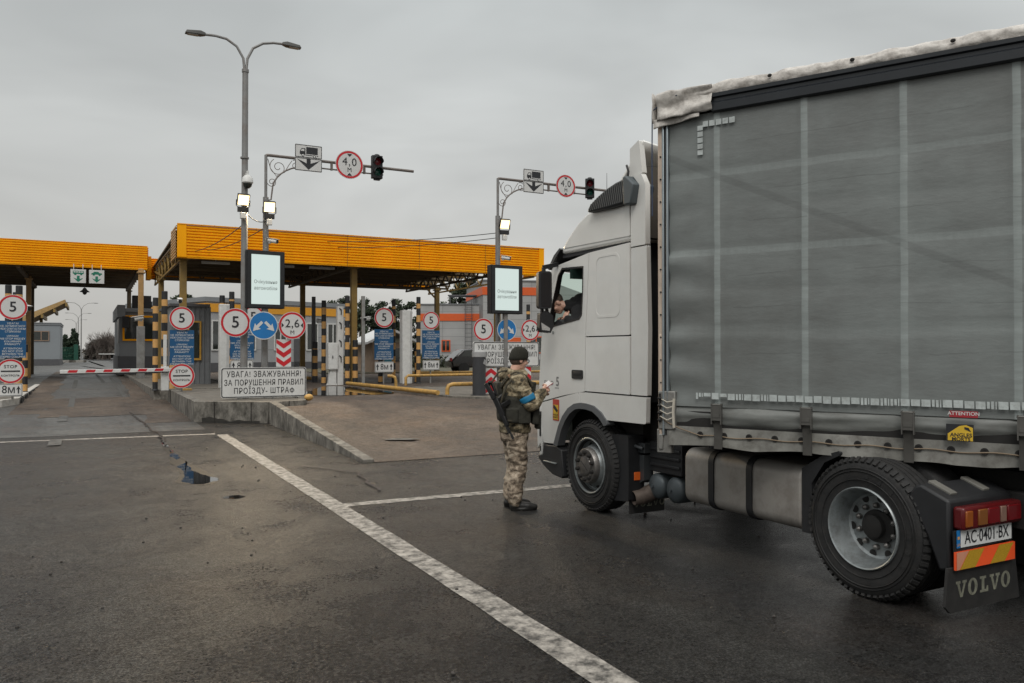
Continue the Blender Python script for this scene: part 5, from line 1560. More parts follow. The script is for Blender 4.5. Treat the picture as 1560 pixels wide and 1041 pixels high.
b.build('steering_wheel', m_black, lorry)
# roof fairing
b = B(TO); b.prism([(6.60, 2.88), (7.925, 2.88), (7.93, 2.94), (7.85, 3.02), (7.73, 3.11), (7.58, 3.205), (7.40, 3.28), (7.15, 3.34), (6.9, 3.40), (6.60, 3.46)], 'x', XL + .015, XR - .015); b.build('roof_fairing', m_white, lorry, bevel=.07, seg=4)
side('fairing_panel', [[(6.60, 2.93), (7.87, 2.945), (7.80, 3.01), (7.66, 3.10), (7.50, 3.165), (7.30, 3.20), (6.60, 3.245)]], XL + .018, .02, m_white, bevel=.007)
b = B(TO)
b.grid(lambda u, v: Vector((XL + .06 + (XR - XL - .12) * u, 7.05 - .62 * v, 3.36 + .50 * v ** 1.2 - .07 * v * (1 - abs(2 * u - 1) ** 3))), 24, 8)
o = b.build('roof_spoiler', m_white, lorry); md = o.modifiers.new('thick', 'SOLIDIFY'); md.thickness = .035; md.offset = -1
b = B(TO); b.b2(XL + .1, XR - .1, 6.45, 6.55, 2.9, 3.62); b.bar((5.3, 6.4, 3.4), (5.45, 6.3, 3.75), .05); b.bar((5.45, 6.3, 3.75), (5.45, 6.3, 3.3), .05); b.build('roof_frame', M('spoiler_underside', (.085, .075, .062), .7), lorry)
# black air intake on the roof side
gp = [(7.285, 3.265), (7.27, 3.305), (7.22, 3.35), (7.08, 3.41), (6.92, 3.462), (6.75, 3.498), (6.615, 3.51), (6.60, 3.255), (6.9, 3.25)]
b = B(TO); b.prism(gp, 'x', XL - .06, XL + .16)
b.build('air_intake', m_vent, lorry, bevel=.02)
b = B(TO)
for i in range(17):
    y = 7.22 - i * .0375
    def top(yy):
        for (a, p), (c, q) in zip(gp[1:7], gp[2:7]):
            if a >= yy >= c: return p + (q - p) * (a - yy) / (a - c)
        return 3.30
    zt_ = top(max(6.62, y - .03)) - .02
    if zt_ > 3.30: b.bar((XL - .062, y + .02, 3.275), (XL - .062, y - .03, zt_), .016, .012)
b.build('intake_slats', M('intake_slat', (.085, .09, .092), .5), lorry, smooth=0)
b = B(TO); b.prism([(6.615, 3.525), (6.56, 3.53), (6.43, 3.425), (6.475, 3.23), (6.60, 3.235)], 'x', XL - .075, XL + .2); b.build('intake_cap', m_ventcap, lorry, bevel=.015)
b = B(TO); b.tube([(XL - .02, 6.6, 3.5), (XL - .02, 6.58, 3.58), (XL - .02, 6.61, 3.65)], .012, 6); b.build('intake_hook', m_black, lorry)
# rear stack behind the cab
b = B(TO); b.prism([(4.97, 6.02), (5.36, 6.02), (5.36, 6.24), (4.97, 6.24)], 'z', 1.0, 2.75); b.prism([(6.0, 2.76), (6.25, 2.76), (6.25, 3.40), (6.18, 3.44), (6.08, 3.43), (6.0, 3.36)], 'x', 4.97, 5.4)
b.build('air_stack', M('stack_black', (.028, .032, .036), .5, var=.1), lorry, bevel=.03)
b = B(TO)
for i in range(24): b.b2(4.955, 5.37, 6.005, 6.25, 1.05 + i * .07, 1.085 + i * .07)
b.tube([(4.95, 6.1, 3.25), (4.94, 6.05, 3.1), (4.945, 6.04, 2.2), (4.945, 6.04, 1.3)], .025, 7)
b.build('stack_ribs', m_black, lorry, bevel=.006)
# sun visor, mirrors, roof aerial
b = B(TO); b.prism([(8.16, 2.715), (7.90, 2.935), (7.93, 2.955), (8.06, 2.88), (8.20, 2.73)], 'x', XL - .02, XR + .02); b.build('sun_visor', M('smoked_visor', (.03, .03, .03), .15), lorry, bevel=.006)
def mirror(x, s):
    t = lorry
    b = B(TO)
    b.plate([rrect(-.085, -.215, .075, .215, .035)], loc(x, 7.93, 2.455) @ rot(-14 * s, 'Z') @ SIGN, .10)
    mo = b.build('mirror', m_black, t, bevel=.018, seg=3)
    b = B(); b.xf = loc(-TO[0], -TO[1], 0)
    b.plate([rrect(-.055, -.195, .06, .195, .025)], loc(x, 7.93, 2.455) @ rot(-14 * s, 'Z') @ loc(0, -.052, 0) @ SIGN, .004)
    b.build('mirror_glass', M('mirror_dark_reflection', (.02, .02, .022), .12, spec=.3), mo, smooth=0)  # dark reflection put into the glass colour
    b = B(TO)
    b.plate([[(-.08, -.09), (-.05, -.13), (.06, -.14), (.10, -.06), (.09, .06), (.03, .11), (-.07, .09)]], loc(x + .0, 7.93, 2.10) @ rot(-8 * s, 'Z') @ SIGN, .09)
    m2 = b.build('mirror', m_black, t, bevel=.015)
    b = B(); b.xf = loc(-TO[0], -TO[1], 0)
    b.plate([[(-.06, -.02), (-.05, -.105), (.045, -.115), (.05, -.085)]], loc(x, 7.93, 2.10) @ rot(-8 * s, 'Z') @ loc(0, -.048, 0) @ SIGN, .003)
    b.build('mirror_glass', M('mirror_pale_reflection', (.55, .55, .55), .15, .6), m2, smooth=0)  # reflection of the white lorry painted as a pale patch
    b = B(TO)
    b.bar((XL if s > 0 else XR, 8.0, 2.77), (x, 7.95, 2.72), .04, .05); b.bar((x, 7.95, 2.72), (x, 7.94, 2.6), .035); b.bar((x - .02, 7.95, 2.25), (x - .02, 7.95, 2.18), .03); b.bar((x + .04, 7.95, 2.25), (x + .05, 7.95, 2.15), .03); b.bar((XL if s > 0 else XR, 8.2, 2.12), (x, 7.95, 2.2), .03)
    b.build('mirror_arm', m_black, t)
mirror(4.64, 1); mirror(XR + .22, -1)
b = B(TO); b.prism([(7.58, 3.21), (7.42, 3.27), (7.40, 3.34), (7.55, 3.32)], 'x', 5.05, 5.2); b.build('marker_lamp', m_black, lorry, bevel=.01)
b = B(TO); b.cyl((5.2, 7.48, 3.28), (5.2, 7.48, 3.78), .005, .002, 6); b.build('aerial', m_black, lorry)
# warning sticker on the front panel
b = B(TO); b.plate([rrect(7.965, .935, 8.105, 1.185, .012)], loc(XL - .002, 0, 0) @ PX, .004); st = b.build('warning_sticker', M('sticker_red', (.42, .05, .03), .5), lorry)
b = B(); b.xf = loc(-TO[0], -TO[1], 0); b.plate([[(7.98, .95), (8.09, .95), (8.09, 1.12), (7.98, 1.12)]], loc(XL - .005, 0, 0) @ PX, .002); b.build('sticker_field', M('sticker_yellow', (.62, .40, .03), .5), st, smooth=0)
b = B(); b.xf = loc(-TO[0], -TO[1], 0); b.plate([[(7.985, 1.06), (8.06, 1.115), (8.085, 1.115), (8.085, 1.08), (8.0, 1.03)]], loc(XL - .0075, 0, 0) @ PX, .002)
b.xf = loc(-TO[0], -TO[1], 0) @ loc(XL - .008, 8.035, .985) @ Matrix(((0, 0, 1, 0), (-1, 0, 0, 0), (0, 1, 0, 0), (0, 0, 0, 1))); b.text('ANGLES', 0, .018, .03, bold=.02); b.text('MORTS', 0, -.012, .03, bold=.02)
b.build('sticker_print', m_ink, st, smooth=0)

# wheels
def holes(b, r, x, n, rr, tilt, a0=0):
    for i in range(n):
        a = 2 * math.pi * (i + a0) / n
        b.xf = b0 @ Matrix.Rotation(a, 4, 'X') @ loc(x, 0, r) @ rot(90 - tilt, 'Y')
        b.disc((0, 0), rr, 0, 16)
def wheel(x, y, kind, name_parent=lorry, flip=False):
    """a wheel whose outer face sits at x; inboard is +x (or -x when flipped)"""
    global b0
    F_ = loc(x, y, .495) @ (rot(180, 'Z') if flip else Matrix.Identity(4))
    b0 = F_
    b = B(TO); b.xf = F_
    prof = [(.270, .05), (.285, .012), (.33, .004), (.38, -.004), (.43, .0), (.455, .008), (.468, .02), (.482, .03), (.495, .055)]
    for g_ in (.095, .145, .195): prof += [(.495, g_), (.483, g_ + .003), (.483, g_ + .012), (.495, g_ + .015)]
    prof += [(.495, .25), (.482, .275), (.44, .295), (.36, .30), (.29, .26)]
    b.lathe(prof, (0, 0, 0), 'x', 64)
    for i in range(60):
        b.xf = F_ @ Matrix.Rotation(2 * math.pi * i / 60, 4, 'X')
        b.box((.028, 0, .4825), (.05, .028, .020), rot(-38, 'Y').to_3x3())
    for rr, hh in ((.345, .0), (.405, -.005), (.425, -.003)):
        b.xf = F_; b.lathe([(rr - .004, hh + .004), (rr, hh - .006), (rr + .004, hh + .004)], (0, 0, 0), 'x', 64)
    for i in range(11):
        if i in (3, 4, 8, 9): continue
        b.xf = F_ @ Matrix.Rotation(2 * math.pi * (i / 22 + .02), 4, 'X') ; b.box((-.003, 0, .375), (.006, .022, .034))
    w_ = b.build('wheel', m_rubber, lorry, smooth=30)
    def sub(nm, fn, mt, sm=30):
        q = B(); q.xf = loc(-TO[0], -TO[1], 0) @ F_
        fn(q); q.build(nm, mt, w_, smooth=sm)
    global bb
    def withb(nm, fn, mt, sm=30):
        global b0
        q = B(); b0 = loc(-TO[0], -TO[1], 0) @ F_; q.xf = b0
        fn(q); return q.build(nm, mt, w_, smooth=sm)
    if kind == 'front':
        withb('rim', lambda q: q.lathe([(.302, .02), (.308, -.004), (.300, -.010), (.288, -.004), (.280, .04), (.268, .085), (.255, .095), (.235, .075), (.205, .02), (.195, .0)], (0, 0, 0), 'x', 64), m_steel)
        def hub(q):
            q.lathe([(.20, .01), (.192, -.035), (.182, -.048), (.108, -.048), (.104, -.058), (.10, -.06), (.0, -.062)], (0, 0, 0), 'x', 48)
        withb('hub', hub, m_hub)
        for i in range(10):
            def nut(q, a=2 * math.pi * i / 10):
                q.xf = b0 @ Matrix.Rotation(a, 4, 'X') @ loc(0, 0, .147)
                q.lathe([(.024, -.046), (.021, -.066), (.018, -.082), (.0, -.085)], (0, 0, 0), 'x', 10)
            withb('wheel_nut', nut, m_dark)
        def slit(q):
            q.xf = b0 @ rot(35, 'X'); q.b2(-.0645, -.062, -.075, .075, -.002, .002); 
        withb('hub_mark', slit, m_dark, 0)
        withb('rim_hole', lambda q: holes(q, .232, .062, 10, .030, -35, .5), m_dark, 0)
    else:
        withb('rim', lambda q: q.lathe([(.289, .03), (.292, -.002), (.285, -.010), (.276, -.004), (.269, .02), (.259, .05), (.253, .075), (.242, .12), (.230, .150), (.212, .163), (.15, .168), (.115, .168)], (0, 0, 0), 'x', 64), m_steel)
        withb('hub', lambda q: q.lathe([(.120, .172), (.114, .150), (.088, .140), (.082, .105), (.062, .095), (.0, .092)], (0, 0, 0), 'x', 40), m_dark)
        for i in range(10):
            def nut(q, a=2 * math.pi * i / 10):
                q.xf = b0 @ Matrix.Rotation(a, 4, 'X') @ loc(0, 0, .15)
                q.lathe([(.022, .168), (.020, .140), (.013, .132), (.0, .125)], (0, 0, 0), 'x', 8)
            withb('wheel_nut', nut, m_hub)
        withb('rim_hole', lambda q: holes(q, .205, .160, 10, .029, 0, .25), m_dark, 0)
    return w_
wheel(XL + .005, 7.345, 'front'); wheel(XR - .005, 7.345, 'front', flip=True)
wheel(XL + .0, 3.845, 'rear'); wheel(XR, 3.845, 'rear', flip=True)
for x in (XL + .34, XR - .64):
    b = B(TO); b.xf = loc(x, 3.845, .495); b.lathe([(.2, .0), (.44, .0), (.482, .02), (.495, .05), (.495, .25), (.482, .28), (.44, .3), (.2, .3)], (0, 0, 0), 'x', 48); b.build('inner_tyre', m_rubber, lorry)
# chassis and underbody
b = B(TO)
for x in (5.68, 6.45): b.b2(x, x + .08, 3.0, 8.2, .62, .92)
b.cyl((5.0, 3.8, .495), (7.2, 3.8, .495), .11); b.ball((6.1, 3.8, .495), (.28, .26, .26)); b.cyl((5.1, 7.345, .47), (7.1, 7.345, .47), .06)
b.b2(5.25, 6.95, 6.6, 8.3, .55, 1.2); b.b2(5.15, 5.3, 6.75, 8.1, .5, 1.22); b.b2(6.9, 7.05, 6.75, 8.1, .5, 1.22)
b.b2(5.5, 6.7, 3.6, 4.9, .92, .99)
b.build('chassis', m_dark, lorry, smooth=0)
b = B(TO); b.plate([[(6.7, .20), (6.98, .17), (7.0, .62), (6.98, .87), (6.70, .88), (6.69, .5)]], loc(XL + .16, 0, 0) @ PX, .20); b.build('mudguard', m_black, lorry, bevel=.02)
b = B(TO); b.b2(4.985, 5.075, 6.684, 6.69, .415, .50); b.build('reflector', M('orange_reflector', (.75, .14, .02), .3), lorry, bevel=.003)
m_flap = M('mudflap_rubber', (.016, .0155, .015), .7, var=.3, dirt=(.045, .042, .038), dirt_amt=.5)
m_flaptxt = M('flap_lettering', (.19, .19, .145), .6, var=.3, scale=20, dirt=(.03, .03, .025), dirt_amt=.6)
def slab_letters(b, cx, cy, h, w):
    """wide slab-serif capitals V O L V O drawn as polygons"""
    def V(x):
        b.poly([(x - .46 * w, h), (x - .46 * w, .84 * h), (x - .36 * w, .84 * h), (x - .10 * w, 0), (x + .10 * w, 0), (x - .02 * w, .34 * h), (x - .17 * w, .84 * h), (x - .08 * w, .84 * h), (x - .08 * w, h)])
        b.poly([(x + .08 * w, h), (x + .08 * w, .84 * h), (x + .19 * w, .84 * h), (x + .02 * w, .22 * h), (x + .10 * w, 0), (x + .37 * w, .84 * h), (x + .46 * w, .84 * h), (x + .46 * w, h)])
    def Oo(x):
        vs = []
        n = 28
        for k in range(n):
            a = 2 * math.pi * k / n
            vs += [(x + .17 * w * math.cos(a), h / 2 + .38 * h * math.sin(a), 0), (x + .42 * w * math.cos(a), h / 2 + .53 * h * math.sin(a), 0)]
        b.add(vs, [(2 * k, 2 * k + 1, (2 * k + 3) % (2 * n), (2 * k + 2) % (2 * n)) for k in range(n)])
    def Ll(x):
        b.poly([(x - .36 * w, 0), (x + .38 * w, 0), (x + .38 * w, .36 * h), (x + .26 * w, .36 * h), (x + .18 * w, .16 * h), (x + .06 * w, .16 * h), (x - .16 * w, .16 * h), (x - .36 * w, .16 * h)])
        b.rect(x - .2 * w, .16 * h, x + .04 * w, .84 * h); b.rect(x - .36 * w, .84 * h, x + .2 * w, h)
    s0 = b.xf
    b.xf = s0 @ loc(cx, cy, 0)
    for i, f in enumerate((V, Oo, Ll, V, Oo)): f((i - 2) * w * .98)
    b.xf = s0
b = B(TO); b.b2(4.97, 5.42, 6.74, 6.76, .06, .26); fo = b.build('mudflap', m_flap, lorry)
b = B(); b.xf = loc(-TO[0], -TO[1], 0) @ loc(0, 6.738, 0) @ SIGN; slab_letters(b, 5.22, .125, .07, .085); b.build('lettering', m_flaptxt, fo, smooth=0)
b = B(TO); b.plate([[(6.62, .42), (6.70, .38), (6.97, .44), (7.0, .66), (6.62, .68)]], loc(5.12, 0, 0) @ PX, .12); b.cyl((5.05, 6.86, .6), (5.06, 6.86, .6), .02); b.b2(5.05, 5.3, 6.6, 6.85, .70, .80); b.b2(5.02, 5.2, 6.75, 6.9, .7, .84); b.tube([(5.03, 6.6, .75), (5.0, 6.75, .78), (5.03, 6.9, .72)], .02, 6); b.build('steering_bracket', M('bracket_grey', (.06, .066, .07), .5, .3), lorry, bevel=.012)
b = B(TO); b.b2(5.12, 5.6, 6.10, 6.60, .52, .83)
for z in (.60, .68, .76): b.b2(5.10, 5.12, 6.12, 6.58, z - .018, z + .018)
b.build('battery_box', m_black, lorry, bevel=.02)
for y, z in ((6.50, .375), (6.215, .375)):
    b = B(TO); b.lathe([(.0, -.045), (.05, -.040), (.10, -.022), (.125, .0), (.13, .02), (.13, .6), (0, .6)], (5.13, y, z), 'x', 28); b.cyl((5.07, y + .01, z), (5.12, y + .01, z), .018, n=8)
    b.build('air_tank', M('air_tank_grey', (.085, .10, .108), .45, .3, var=.12), lorry)
b = B(TO); b.tube([(5.40, 6.42, .46), (5.28, 6.50, .40), (5.16, 6.60, .30), (5.06, 6.66, .245), (4.97, 6.68, .235)], [.095, .095, .09, .078, .074], 18, caps=False)
b.cyl((5.06, 6.66, .245), (5.05, 6.662, .244), .0795, n=18); o = b.build('exhaust_pipe', M('rusty_exhaust', (.11, .085, .07), .7, .3, var=.3, scale=12), lorry)
md = o.modifiers.new('thick', 'SOLIDIFY'); md.thickness = .008
# fuel tank
b = B(TO); b.prism(rrect(4.875, .355, 5.5, .86, .10, 6), 'y', 4.40, 5.775); ft = b.build('fuel_tank', m_tank, lorry, bevel=.03, seg=3)
for y in (5.405, 4.945):
    b = B(); b.xf = loc(-TO[0], -TO[1], 0)
    vs = [rrect(4.862, .342, 5.51, .873, .11, 6), rrect(4.873, .353, 5.5, .862, .10, 6)]
    b.plate(vs, loc(0, y, 0) @ SIGN, .065); b.build('tank_strap', m_black, ft, bevel=.004)
b = B(); b.xf = loc(-TO[0], -TO[1], 0); b.cyl((5.1, 5.6, .86), (5.1, 5.6, .9), .06); b.build('filler_cap', m_black, ft)
b = B(TO); b.plate([[(4.30, .36), (4.395, .36), (4.395, .85), (4.2, .97), (4.05, 1.02), (4.04, .99), (4.18, .92), (4.3, .75)]], loc(5.15, 0, 0) @ PX, .55); b.build('front_wing', m_black, lorry, bevel=.02)
# rear wing with lamp cluster, number plate, marker board and mudflap
wing = [(3.50, .775), (3.445, .855), (3.40, .875), (3.20, .795), (3.20, .35), (3.27, .33), (3.36, .55), (3.46, .72)]
b = B(TO); b.prism(wing, 'x', 4.87, 5.56); b.build('rear_wing', m_black, lorry, bevel=.018)
for x in (5.0, 5.35):
    b = B(TO); b.bar((x, 3.41, .882), (x, 3.25, .82), .07, .02); b.build('wing_clip', M('clip_grey', (.14, .135, .12), .6), lorry, bevel=.004)
b = B(TO); b.b2(5.55, 6.6, 3.05, 3.25, .55, .8); b.cyl((5.62, 3.12, .78), (5.85, 3.12, .80), .04); b.b2(5.6, 5.75, 3.0, 3.15, .3, .62); b.build('rear_crossmember', m_dark, lorry, bevel=.01)
b = B(TO); b.b2(4.90, 5.535, 3.12, 3.20, .612, .76); tl = b.build('tail_lamp', M('lamp_red_shell', (.09, .007, .008), .2), lorry, bevel=.02, seg=3)
for x0, x1, c in ((4.915, 4.985, (.26, .07, .012)), (5.045, 5.14, (.20, .075, .02)), (5.145, 5.27, (.14, .006, .008)), (5.285, 5.345, (.20, .12, .09)), (5.36, 5.51, (.12, .005, .007))):
    b = B(); b.xf = loc(-TO[0], -TO[1], 0); b.b2(x0, x1, 3.110, 3.125, .635, .738); b.build('lamp_lens', M('lens_%d' % int(x0 * 1000), c, .18, var=.05), tl, bevel=.006)
b = B(TO); b.box((5.175, 3.165, .552), (.62, .015, .135), rot(-2, 'Y').to_3x3()); pl = b.build('number_plate', m_black, lorry)
b = B(); b.xf = loc(-TO[0], -TO[1], 0) @ loc(5.175, 3.155, .556) @ SIGN; b.rect(-.255, -.055, .295, .058); b.build('plate_field', M('plate_white', (.66, .67, .66), .4), pl, smooth=0)
b = B(); b.xf = loc(-TO[0], -TO[1], 0) @ loc(5.175, 3.153, .556) @ SIGN; b.rect(-.30, -.055, -.262, .058); b.build('plate_band', m_signb, pl, smooth=0)
b = B(); b.xf = loc(-TO[0], -TO[1], 0) @ loc(5.175, 3.152, .556) @ SIGN; b.text('AC·0401·BX', .022, .0, .115, bold=.004, wx=.80); b.build('plate_lettering', m_ink, pl, smooth=0)
b = B(); b.xf = loc(-TO[0], -TO[1], 0) @ loc(5.175, 3.151, .556) @ SIGN; b.rect(-.292, -.0, -.27, .018); b.text('UA', -.281, -.035, .026); b.build('plate_flag', m_stripy, pl, smooth=0)
b = B(TO); b.b2(4.865, 5.50, 3.15, 3.165, .362, .478); mb = b.build('marker_board', M('marker_orange', (.85, .10, .025), .4), lorry)
m_mk = M('marker_amber', (.45, .27, .02), .45, var=.3, scale=60, stretch=(1, 1, 8))
b = B(); b.xf = loc(-TO[0], -TO[1], 0) @ loc(0, 3.1475, 0) @ SIGN
for x in (4.90, 5.22): b.poly([(x, .364), (x + .16, .364), (x + .26, .476), (x + .10, .476)])
b.build('marker_stripe', m_mk, mb, smooth=0)
b = B(); b.xf = loc(-TO[0], -TO[1], 0) @ loc(0, 3.1475, 0) @ SIGN; b.poly([(4.867, .364), (4.895, .364), (4.995, .476), (4.867, .476)]); b.build('faded_patch', M('marker_faded', (.55, .25, .16), .5), mb, smooth=0)
b = B(TO); b.prism([(4.80, .13), (4.85, .085), (5.60, .085), (5.555, .37), (4.83, .37)], 'y', 3.18, 3.20); fo = b.build('mudflap', m_flap, lorry)
b = B(); b.xf = loc(-TO[0], -TO[1], 0) @ loc(0, 3.1785, 0) @ SIGN; slab_letters(b, 5.20, .175, .105, .122); b.build('lettering', m_flaptxt, fo, smooth=0)
# ------------------------------------------------------------------ curtain-sided semi-trailer
TP = (4.254, 5.361, 0)
trailer = thing('semi_trailer', 'grey curtain-sided semi-trailer coupled behind the white lorry cab', 'trailer', TP, 28.2)
def curtain_material():
    m = bpy.data.materials.new('grey_tarpaulin'); m.use_nodes = True
    nt = m.node_tree; b = nt.nodes['Principled BSDF']; N, Lk = nt.nodes.new, nt.links.new
    t = N('ShaderNodeTexCoord'); sp = N('ShaderNodeSeparateXYZ'); Lk(t.outputs['Object'], sp.inputs[0])
    Y, Z = sp.outputs['Y'], sp.outputs['Z']
    def math_(op, a, c=None, k=None):
        n = N('ShaderNodeMath'); n.operation = op
        for i, v in enumerate((a, c, k)):
            if v is None: continue
            if isinstance(v, (int, float)): n.inputs[i].default_value = v
            else: Lk(v, n.inputs[i])
        return n.outputs[0]
    def noise_(scale, det, stretch, ro=.6):
        mp_ = N('ShaderNodeMapping'); mp_.inputs['Scale'].default_value = stretch; Lk(t.outputs['Object'], mp_.inputs[0])
        n = N('ShaderNodeTexNoise'); n.inputs['Scale'].default_value = scale; n.inputs['Detail'].default_value = det; n.inputs['Roughness'].default_value = ro
        Lk(mp_.outputs[0], n.inputs['Vector']); return n.outputs['Fac']
    def band(v, c, half, soft):
        d = math_('ABSOLUTE', math_('SUBTRACT', v, c))
        mr = N('ShaderNodeMapRange'); mr.inputs['From Min'].default_value = half + soft; mr.inputs['From Max'].default_value = half
        Lk(d, mr.inputs['Value']); return mr.outputs[0]
    wob = noise_(3, 3, (1, 1, 1))
    yw = math_('MULTIPLY_ADD', wob, .012, Y)
    # webbing straps welded behind the sheet, every 0.685 m
    per = math_('ABSOLUTE', math_('SUBTRACT', math_('MODULO', math_('ADD', yw, 40 * .685 + .506 + .3425), .685), .3425))
    mrv = N('ShaderNodeMapRange'); mrv.inputs['From Min'].default_value = .027; mrv.inputs['From Max'].default_value = .021; Lk(per, mrv.inputs['Value'])
    nb = noise_(7, 5, (1, .25, 3))
    mrn = N('ShaderNodeMapRange'); mrn.inputs['From Min'].default_value = .35; mrn.inputs['From Max'].default_value = .6; mrn.inputs['To Min'].default_value = .55; Lk(nb, mrn.inputs['Value'])
    vert = math_('MULTIPLY', mrv.outputs[0], mrn.outputs[0])
    zw = math_('MULTIPLY_ADD', wob, .03, Z)
    hz_ = math_('MAXIMUM', math_('MULTIPLY', band(zw, 2.575, .024, .008), .5), math_('MULTIPLY', band(zw, 3.215, .024, .008), .42))
    hz_ = math_('MAXIMUM', hz_, math_('MULTIPLY', band(zw, 1.93, .04, .04), .22))
    nh = noise_(20, 3, (1, 2, .3)); 
    hz_ = math_('MULTIPLY', hz_, math_('MULTIPLY_ADD', nh, 1.2, .25))
    light = math_('MAXIMUM', vert, hz_)
    # dark rubbed diagonal
    dg_ = math_('ADD', Z, math_('MULTIPLY', Y, -.478))
    diag = math_('MULTIPLY', band(math_('MULTIPLY_ADD', wob, .02, dg_), 3.43, .022, .014), .22)
    # overall weathering
    cr = N('ShaderNodeValToRGB'); e = cr.color_ramp.elements
    e[0].position = .22; e[0].color = (.094, .091, .083, 1); e[1].position = .80; e[1].color = (.215, .24, .232, 1)
    x = e.new(.52); x.color = (.152, .163, .157, 1)
    mixn = math_('MULTIPLY_ADD', noise_(.7, 5, (1, 1, 1)), .75, math_('MULTIPLY', noise_(4, 7, (1, .8, 1.2), .7), .35))
    # broad and fine noise set the tone alike over the whole sheet
    Lk(mixn, cr.inputs[0])
    m1 = N('ShaderNodeMix'); m1.data_type = 'RGBA'; Lk(light, m1.inputs['Factor']); Lk(cr.outputs[0], m1.inputs['A']); m1.inputs['B'].default_value = (.25, .278, .27, 1)
    m2 = N('ShaderNodeMix'); m2.data_type = 'RGBA'; Lk(diag, m2.inputs['Factor']); Lk(m1.outputs['Result'], m2.inputs['A']); m2.inputs['B'].default_value = (.05, .05, .048, 1)
    # thin horizontal scuffs
    sc = N('ShaderNodeMapRange'); sc.inputs['From Min'].default_value = .68; sc.inputs['From Max'].default_value = .74; sc.inputs['To Max'].default_value = .45
    Lk(noise_(13, 6, (1, .5, 5), .75), sc.inputs['Value'])
    m3 = N('ShaderNodeMix'); m3.data_type = 'RGBA'; Lk(sc.outputs[0], m3.inputs['Factor']); Lk(m2.outputs['Result'], m3.inputs['A']); m3.inputs['B'].default_value = (.055, .055, .052, 1)
    # fine dark crease lines
    cz = None
    for zc, sl_, ph in ((1.72, .010, 0), (2.12, -.012, 1.1), (2.36, .006, 2.2), (2.80, -.008, .4), (3.02, .012, 1.9), (3.42, .008, 2.9)):
        ln_ = band(math_('MULTIPLY_ADD', noise_(1.6, 4, (1, 1, 1)), .09, math_('MULTIPLY_ADD', Y, sl_, Z)), zc + .045, .0022, .003)
        ln_ = math_('MULTIPLY', ln_, math_('GREATER_THAN', noise_(1.1 + ph * .1, 2, (1, 1, .3)), .5))
        cz = ln_ if cz is None else math_('MAXIMUM', cz, ln_)
    m4 = N('ShaderNodeMix'); m4.data_type = 'RGBA'; Lk(math_('MULTIPLY', cz, .2), m4.inputs['Factor']); Lk(m3.outputs['Result'], m4.inputs['A']); m4.inputs['B'].default_value = (.035, .034, .032, 1)
    Lk(m4.outputs['Result'], b.inputs['Base Color'])
    b.inputs['Roughness'].default_value = .5
    bp = N('ShaderNodeBump'); bp.inputs['Strength'].default_value = .25; bp.inputs['Distance'].default_value = .01
    Lk(noise_(14, 4, (1, .5, 1.6)), bp.inputs['Height']); Lk(bp.outputs[0], b.inputs['Normal'])
    return m
m_curt = curtain_material()
m_skirt = M('skirt_tarpaulin', (.155, .162, .152), .5, var=.25, scale=3, stretch=(1, .5, 2), dirt=(.06, .056, .048), dirt_amt=.6)
m_hem = M('hem_tarpaulin', (.175, .172, .155), .55, var=.3, scale=4, dirt=(.06, .053, .043), dirt_amt=.9)
m_tarp = M('roof_tarpaulin', (.56, .53, .49), .55, var=.18, scale=5, dirt=(.13, .105, .085), dirt_amt=.8, bump=.9, bscale=11, dirt_lo=.43)
m_alu = M('aluminium_rail', (.32, .36, .38), .4, .7, var=.12)
m_cream = M('cream_front_wall', (.50, .40, .32), .5, var=.08, dirt=(.25, .2, .16), dirt_amt=.4)
m_navy = M('navy_rail', (.012, .0145, .018), .35, var=.2, scale=5)
ND = Vector
def nz3(y, z, s): return noise.noise(Vector((y * s, z * s, 4.2)))
ysl = [-.10 - .025 * i for i in range(140)] + [-3.7 - .4 * i for i in range(25)] + [-13.55]
# curtain above the buckle line
b = B()
zs = [1.30 + .04 * i for i in range(61)]
vs = []
for y in ysl:
    for z in zs:
        fr = max(0, 1 + (y + .10) / .42)            # gathers near the front post
        x = -.013 * nz3(y, z, 1.0) - .004 * nz3(y * 1.2, z * 3, 2.0)
        for zc, am in ((1.93, .006), (2.575, .005), (3.215, .005), (2.25, .004), (2.9, .004)): x += am * math.exp(-((z - zc - .02 * math.sin(y * 2.3 + zc)) / .025) ** 2)
        x += -.014 * fr * math.sin(z * 21 + 2 * noise.noise(Vector((y * 3, z * 2, 0)))) * (1 if z < 2.6 else .4)
        k = abs((y + .506) % .685); k = min(k, .685 - k)
        x += -.010 * math.exp(-(k / .03) ** 2)
        vs.append((x, y, z))
n_ = len(zs)
b.add(vs, [(i * n_ + j, i * n_ + j + 1, (i + 1) * n_ + j + 1, (i + 1) * n_ + j) for i in range(len(ysl) - 1) for j in range(n_ - 1)])
b.build('curtain', m_curt, trailer, smooth=180)
# bulging skirt under the buckle line, then the pale hem with eyelets
def skirt_x(y, z):
    k = abs((y + .486) % .685); k = min(k, .685 - k) / .3425
    t = (1.30 - z) / .17
    return .012 - .036 * math.sin(max(0, min(1, t)) ** (.75 + .25 * nz3(y, 3, 1.1)) * math.pi) * (.35 + .65 * k ** .7) * (1 + .5 * nz3(y, 7, 1.7)) - .010 * nz3(y * 1.2, z * 14, 1.6) - .006 * nz3(y * 2, z * 6, 2.0)
b = B(); zs = [1.302 - .012 * i for i in range(15)]
n_ = len(zs)
b.add([(skirt_x(y, z), y, z) for y in ysl for z in zs], [(i * n_ + j, (i + 1) * n_ + j, (i + 1) * n_ + j + 1, i * n_ + j + 1) for i in range(len(ysl) - 1) for j in range(n_ - 1)])
b.build('curtain_skirt', m_skirt, trailer, smooth=180)
b = B(); zs = [1.135 - .0125 * i for i in range(13)]
n_ = len(zs)
